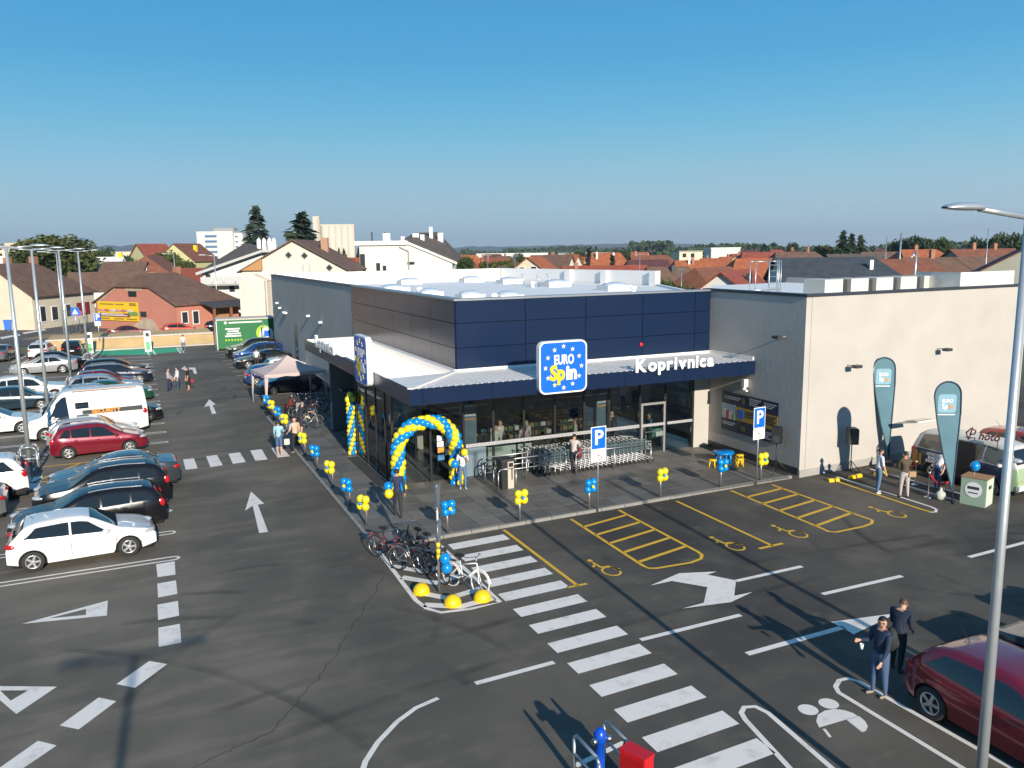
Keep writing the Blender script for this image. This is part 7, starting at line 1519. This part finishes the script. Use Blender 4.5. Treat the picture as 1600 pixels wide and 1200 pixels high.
def finish_people():
    dg = bpy.context.evaluated_depsgraph_get(); dg.update()
    for o, V, E, REG, a, hp, hd, s, pel, tilt in FIG:
        me = bpy.data.meshes.new_from_object(o.evaluated_get(dg)); me.name = 'person'
        A = np.array([V[i] for i, j in E]); B = np.array([V[j] for i, j in E]); regs = [REG[j] for i, j in E]
        me.materials.clear()
        skin = cmat('skin', a['skin']) if a['skin'] else M_SKIN
        for m in (cmat('cloth', a['shirt']), cmat('cloth', a['pants']), skin, cmat('shoe', a['shoe'])): me.materials.append(m)
        n = len(me.polygons); c = np.empty(n*3); me.polygons.foreach_get('center', c); c = c.reshape(-1, 3)
        D = B-A; L2 = (D*D).sum(1)+1e-9; tt = np.clip(((c[:, None]-A)*D).sum(2)/L2, 0, 1); ds = np.linalg.norm(c[:, None]-(A+D*tt[..., None]), axis=2); k = ds.argmin(1); tk = tt[np.arange(n), k]
        mi = np.zeros(n, int)
        for i in range(n):
            r = regs[k[i]]
            mi[i] = {'torso': 0, 'pelvis': 1, 'neck': 2 if tk[i] > .55 else 0, 'head': 2, 'uparm': 0, 'forearm': 0 if a['sleeves'] else 2, 'hand': 2, 'thigh': 1, 'calf': 2 if a['shorts'] else 1, 'foot': 3}[r]
            if r == 'uparm' and not a['sleeves'] and a['shirt'] and tk[i] > .85 and REG: mi[i] = 0
            if r == 'torso' and c[i][2] < pel.z+.03*s: mi[i] = 1
        me.polygons.foreach_set('material_index', mi.tolist()); me.update()
        old = o.data; bpy.data.objects.remove(o); bpy.data.meshes.remove(old)
        p = put('person', me, None, a['loc'], a['rot']); tag(p, a['label'], 'person', a['group'])
        hm = cmat('hair', a['cap'] or a['hair'])
        # hair: a shell over the back and top of the skull
        if not a['bald']:
            b = MB(); b.smooth = True; vs = []; nn, kk = 14, 7; ctr = hp(-.004, 0, .072)
            for q in range(kk+1):
                for i in range(nn):
                    th = 2*math.pi*i/nn; front = math.cos(th); ph = (math.pi*(.60 if not a['longhair'] else .66)-max(0, front)**1.2*math.pi*.24)*q/kk
                    r = Vector((.057*math.sin(ph)*math.cos(th), .054*math.sin(ph)*math.sin(th), .063*math.cos(ph)))*s; vs.append(ctr+hd @ r)
            b.add(vs, [(q*nn+i, q*nn+(i+1) % nn, (q+1)*nn+(i+1) % nn, (q+1)*nn+i) for q in range(kk) for i in range(nn)][::1])
            if a['longhair']:
                b.ball(hp(-.045, 0, .01), 1, 10, 7, (.026*s, .052*s, .085*s), hd)
            b.build('hair', hm, p)
        if a['face']:
            for sd in (-1, 1): b = MB(); b.ball(hp(.0515, sd*.019, .068), .0062*s, 8, 6); b.build('eye', M_BLACK, p)
            for sd in (-1, 1): b = MB(); b.obox(hp(.054, sd*.019, .080), (.006*s, .022*s, .005*s), hd); b.build('eyebrow', hm, p)
            b = MB(); b.obox(hp(.050, 0, .028), (.008*s, .026*s, .006*s), hd); b.build('mouth', mat('lips', (.30, .10, .08), .5), p)
        if a['glasses']:
            b = MB()
            for sd in (-1, 1): b.path([hp(.060, sd*.019+.014*math.cos(R(q)), .068+.010*math.sin(R(q))) for q in range(0, 360, 45)], .0009*s, 4, True); b.path([hp(.058, sd*.033, .07), hp(.0, sd*.058, .066)], .0009*s, 4)
            b.path([hp(.061, -.006, .069), hp(.061, .006, .069)], .0009*s, 4); b.build('glasses', M_BLACK, p)
        if a['dress']:
            z0, z1, r0, r1 = a['dress']; b = MB(); b.smooth = True; b.lathe([(r1*s, z0*s), ((r0+r1)/2*s*1.02, (z0+z1)/2*s), (r0*s, z1*s)], 16, (0, 0, 0), None, .72, 1.0); b.build('skirt', cmat('cloth', a['shirt']), p)
JEAN = (.055, .10, .19); DEN = (.09, .17, .28)
person('man in a dark blue jacket and jeans with a backpack, left of the ruby car', (13.38, 11.28, 0), R(172), 1.79, (.012, .026, .06), JEAN, hair=(.010, .008, .007), shoe=(.30, .26, .20), armL=(14, 20, 8), armR=(28, 75, 4, 12), legL=(-3, 2), legR=(6, 4), head=(38, 4), face=True, glasses=True, sub=2, build=1.18)
person('person in a navy top leaning on the back of the ruby car', (14.55, 11.85, 0), R(10), 1.70, (.012, .022, .045), (.02, .022, .03), hair=(.09, .045, .025), shoe=(.05, .05, .05), armL=(12, 50, 3, 16), armR=(12, 45, 3, 16), lean=8, head=(10, 20), face=True, sub=2, build=1.2)
person('man in a navy jacket and black trousers carrying balloons before the arch', (7.74, 26.72, .1), R(75), 1.80, (.015, .028, .075), (.022, .024, .03), hair=(.02, .015, .012), shoe=(.03, .03, .03), armL=(20, 30, 12), armR=(-6, 18, 10), legL=(16, 8), legR=(-14, 12), head=(10, 0))
person('woman in a white T-shirt and jeans with balloons at the right foot of the arch', (11.02, 28.95, .1), R(-105), 1.68, (.68, .68, .70), DEN, hair=(.20, .10, .04), shoe=(.65, .65, .62), sleeves=False, armL=(40, 105, 6, 20), armR=(6, 14, 12), legL=(3, 2), legR=(-2, 2), longhair=True, face=True)
person('man in a pale checked shirt loading a red bag at the trolleys', (15.92, 28.95, .1), R(40), 1.70, (.52, .46, .45), (.02, .022, .03), hair=(.03, .02, .015), shoe=(.02, .02, .02), armL=(38, 60, 4, 10), armR=(38, 60, 4, 10), head=(0, 20))
person('person in a light blue shirt and denim shorts at the far zebra', (5.52, 38.05, 0), R(70), 1.70, (.30, .52, .62), (.07, .13, .26), hair=(.04, .025, .02), shoe=(.5, .35, .3), shorts=True, armL=(12, 30, 8), armR=(30, 60, 6), legL=(5, 4), legR=(-4, 4))
person('bald man in a beige shirt and black trousers at the far zebra', (6.3, 38.3, .0), R(110), 1.74, (.58, .42, .30), (.018, .018, .02), hair=(.3, .25, .2), shoe=(.45, .40, .30), armL=(14, 40, 6), armR=(10, 20, 8), bald=True, build=1.15)
person('man in black with a grey cap holding a bicycle', (7.15, 41.6, .09), R(35), 1.76, (.018, .02, .035), (.03, .03, .04), hair=(.35, .34, .32), shoe=(.4, .35, .3), cap=(.20, .22, .24), sleeves=False, armL=(45, 50, 4), armR=(50, 40, 4), shorts=True, lean=14)
person('woman in a cream top and trousers beside the side glass', (9.15, 37.9, .1), R(-60), 1.66, (.62, .55, .48), (.50, .40, .33), hair=(.06, .03, .02), shoe=(.35, .12, .05), armL=(20, 70, 6), armR=(10, 30, 6), lean=6, head=(0, 20))
person('person in a dark plum top by the grey standing board', (9.55, 40.6, .1), R(-90), 1.70, (.05, .02, .035), (.03, .03, .04), hair=(.02, .015, .012), armL=(10, 20, 8), armR=(10, 20, 8))
person('tall man in dark clothes in the shade of the west wall', (10.2, 38.6, .1), R(-120), 1.82, (.02, .02, .022), (.02, .02, .022), hair=(.03, .025, .02))
person('person in a lilac top and jeans chatting in the lane', (1.65, 59.6, 0), R(-20), 1.74, (.45, .36, .40), (.025, .03, .06), hair=(.05, .03, .02), armL=(14, 40, 6), armR=(14, 40, 6))
person('person in a white top half hidden in the group in the lane', (2.25, 60.3, 0), R(200), 1.68, (.62, .62, .64), (.05, .07, .12), hair=(.03, .02, .02))
person('woman in a black dress with a red bag in the lane', (2.9, 59.9, 0), R(190), 1.70, (.012, .012, .014), (.012, .012, .014), hair=(.04, .025, .02), shorts=True, sleeves=False, shoe=(.4, .1, .1), dress=(.24, .60, .085, .12), longhair=True)
person('man in a white shirt walking by the charging bays', (3.9, 84.3, 0), R(100), 1.74, (.66, .64, .62), (.14, .16, .20), hair=(.10, .07, .05), legL=(14, 6), legR=(-12, 8))
person('person in a white shirt at the open door of the black saloon', (8.55, 68.35, 0), R(80), 1.74, (.70, .68, .66), (.03, .03, .04), hair=(.12, .06, .03), lean=24, armL=(40, 20, 6), armR=(40, 20, 6))
person('man in a white T-shirt and blue jeans before the camper bus', (24.85, 21.55, 0), R(-20), 1.80, (.66, .68, .70), DEN, hair=(.02, .014, .01), shoe=(.66, .64, .60), sleeves=False, armL=(20, 80, 4, 16), armR=(8, 12, 8), head=(-20, 6), face=True, glasses=True)
person('man in an olive jacket and light trousers with a crossbody bag', (25.25, 20.75, 0), R(70), 1.80, (.085, .060, .035), (.42, .38, .35), hair=(.02, .014, .01), shoe=(.05, .045, .04), armL=(20, 70, 4, 12), armR=(24, 80, 4, 14), head=(20, 6), build=1.1)
person('person in a white T-shirt and jeans bending towards the camper bus', (27.2, 20.9, 0), R(10), 1.76, (.64, .62, .64), (.05, .10, .20), hair=(.03, .02, .015), sleeves=False, lean=48, armL=(-10, 10, 4), armR=(-14, 8, 4), legL=(8, 6), legR=(-4, 2), shoe=(.3, .3, .3))
IN = 'shoppers behind the glass'
for i, (x, y, rot, sh, pa, hr, lab, kw) in enumerate((
 (12.75, 32.6, 60, (.25, .16, .12), (.03, .03, .04), (.10, .05, .03), 'shopper with brown hair right of the left pillar', dict(longhair=True)),
 (13.05, 32.2, 80, (.012, .012, .016), (.06, .10, .18), (.15, .42, .36), 'shopper in black with a mint cap behind the glass', dict(cap=(.12, .45, .38), sleeves=False)),
 (13.75, 32.5, -100, (.50, .50, .42), (.05, .05, .06), (.25, .13, .06), 'shopper in a pale vest behind the counter', {}),
 (14.25, 33.2, -80, (.62, .62, .58), (.03, .03, .04), (.2, .17, .12), 'shopper in a white shirt behind the counter', {}),
 (14.85, 32.0, 100, (.50, .34, .36), (.40, .28, .30), (.08, .035, .025), 'shopper in a pink checked shirt with long hair', dict(longhair=True)),
 (15.45, 33.0, 90, (.48, .42, .36), (.30, .28, .25), (.30, .26, .20), 'tall shopper in a beige shirt deeper inside', dict(longhair=True)),
 (17.55, 32.3, 150, (.40, .38, .30), (.10, .10, .08), (.14, .08, .05), 'shopper in a khaki top left of the right pillar', {}),
 (19.25, 32.2, -70, (.02, .02, .025), (.03, .03, .04), (.06, .04, .03), 'shopper in black between the right pillar and the exit', {}),
 (19.75, 32.8, -110, (.02, .022, .03), (.04, .05, .08), (.14, .09, .06), 'bald shopper in dark blue near the exit', dict(bald=True)),
 (20.9, 31.4, 180, (.05, .14, .20), (.03, .03, .04), (.06, .04, .03), 'shopper in a petrol T-shirt behind the exit door', dict(sleeves=False, armL=(50, 20, 20), armR=(30, 20, 20))))):
    person(lab, (x, y-.5, .1), R(rot), 1.66+.03*(i % 5), sh, pa, hair=hr, group=IN, **kw)
finish_people()
# things people carry
bp = thing('backpack', 'black backpack on the man in the dark blue jacket', 'backpack', (13.62, 11.26, 1.20), R(172)); b = MB(); b.ball((.0, 0, 0), 1, 12, 9, (.12, .15, .26)); b.build('sack', mat('backpack_black', (.02, .025, .022), .8), bp); b = MB(); b.ball((-.10, 0, -.08), 1, 10, 7, (.05, .11, .13)); b.build('pocket', mat('backpack_pocket', (.03, .036, .032), .8), bp)
for s in (-1, 1): b = MB(); b.path([(.08, s*.09, .18), (.20, s*.10, .24), (.30, s*.11, .14), (.26, s*.12, -.06), (.08, s*.12, -.18)], .014, 5); b.build('strap', M_BLACK, bp)
t = thing('paper_cup', 'small white cup in the hand of the man with the backpack', 'cup', (13.02, 11.46, 1.08)); b = MB(); b.lathe([(.001, -.05), (.03, -.05), (.042, .06), (.038, .06), (.027, -.045)], 10); b.build('cup', M_SIGNW, t)
t = [o for o in COL.objects if o.get('label', '').startswith('man in a dark blue jacket')][0]; b = MB(); b.lathe([(.150, .93), (.152, .98), (.145, .985)], 18, (0, 0, 0), None, .80, 1.12); b.build('shirt_hem', mat('cloth_rose', (.42, .20, .22), .8), t)
for (x, y, z), bl, lab in (((7.38, 26.5, .95), 0, 'yellow balloon in the left hand of the man before the arch'), ((7.45, 26.8, 1.12), 1, 'blue balloon in the left hand of the man before the arch'), ((10.66, 28.82, 1.05), 1, 'blue balloon held by the woman at the arch'), ((10.60, 28.95, 1.08), 0, 'yellow balloon behind the blue one held by the woman'), ((10.98, 28.62, 1.52), 0, 'pale yellow balloon in front of the face of the woman at the arch')):
    t = tag(put('balloon', BB if bl else YB, None, (x, y, z+.1)), lab, 'balloon', 'balloons held by people'); t.scale = (.16 if 'pale' not in lab else .14,)*3
t = thing('bag', 'dark red bag held by the man at the trolleys', 'bag', (16.2, 28.95, .85), R(40)); b = MB(); b.ball((0, 0, .05), 1, 10, 7, (.15, .09, .24)); b.build('sack', mat('bag_red', (.20, .02, .03), .7), t); b = MB(); b.path([(-.08, 0, .26), (-.05, 0, .4), (.05, 0, .4), (.08, 0, .26)], .012, 5); b.build('handle', M_BLACK, t)
t = thing('bag', 'red handbag of the woman in the black dress', 'bag', (3.15, 59.75, .55)); b = MB(); b.ball((0, 0, .1), 1, 8, 6, (.11, .05, .10)); b.build('sack', mat('rope_red', (.5, .01, .03)), t)
t = thing('bag', 'white bag carried by the person in the light blue shirt', 'bag', (5.85, 37.95, .55)); b = MB(); b.obox((0, 0, .1), (.24, .1, .26)); b.build('sack', mat('bag_white', (.6, .58, .5), .7), t)
t = thing('bag', 'tan crossbody bag of the man in the olive jacket', 'bag', (25.42, 20.58, .92), R(70)); b = MB(); b.obox((0, 0, 0), (.1, .26, .2)); b.build('sack', mat('bag_tan', (.36, .24, .12), .7), t)


# ================================================================== air
hz = MB(); hz.box(-7000, 7000, -200, 8500, -1.2, 170.0); hzo = stuff(hz.build('haze', MATS['asphalt']))
hm_ = bpy.data.materials.new('haze_air'); hm_.use_nodes = True; hn = hm_.node_tree.nodes; hn.clear(); ho_ = hn.new('ShaderNodeOutputMaterial'); hv = hn.new('ShaderNodeVolumePrincipled')
hv.inputs['Color'].default_value = (.80, .88, 1.0, 1); hv.inputs['Density'].default_value = .00014; hv.inputs['Anisotropy'].default_value = .2
hm_.node_tree.links.new(hv.outputs[0], ho_.inputs['Volume']); hzo.data.materials.clear(); hzo.data.materials.append(hm_)
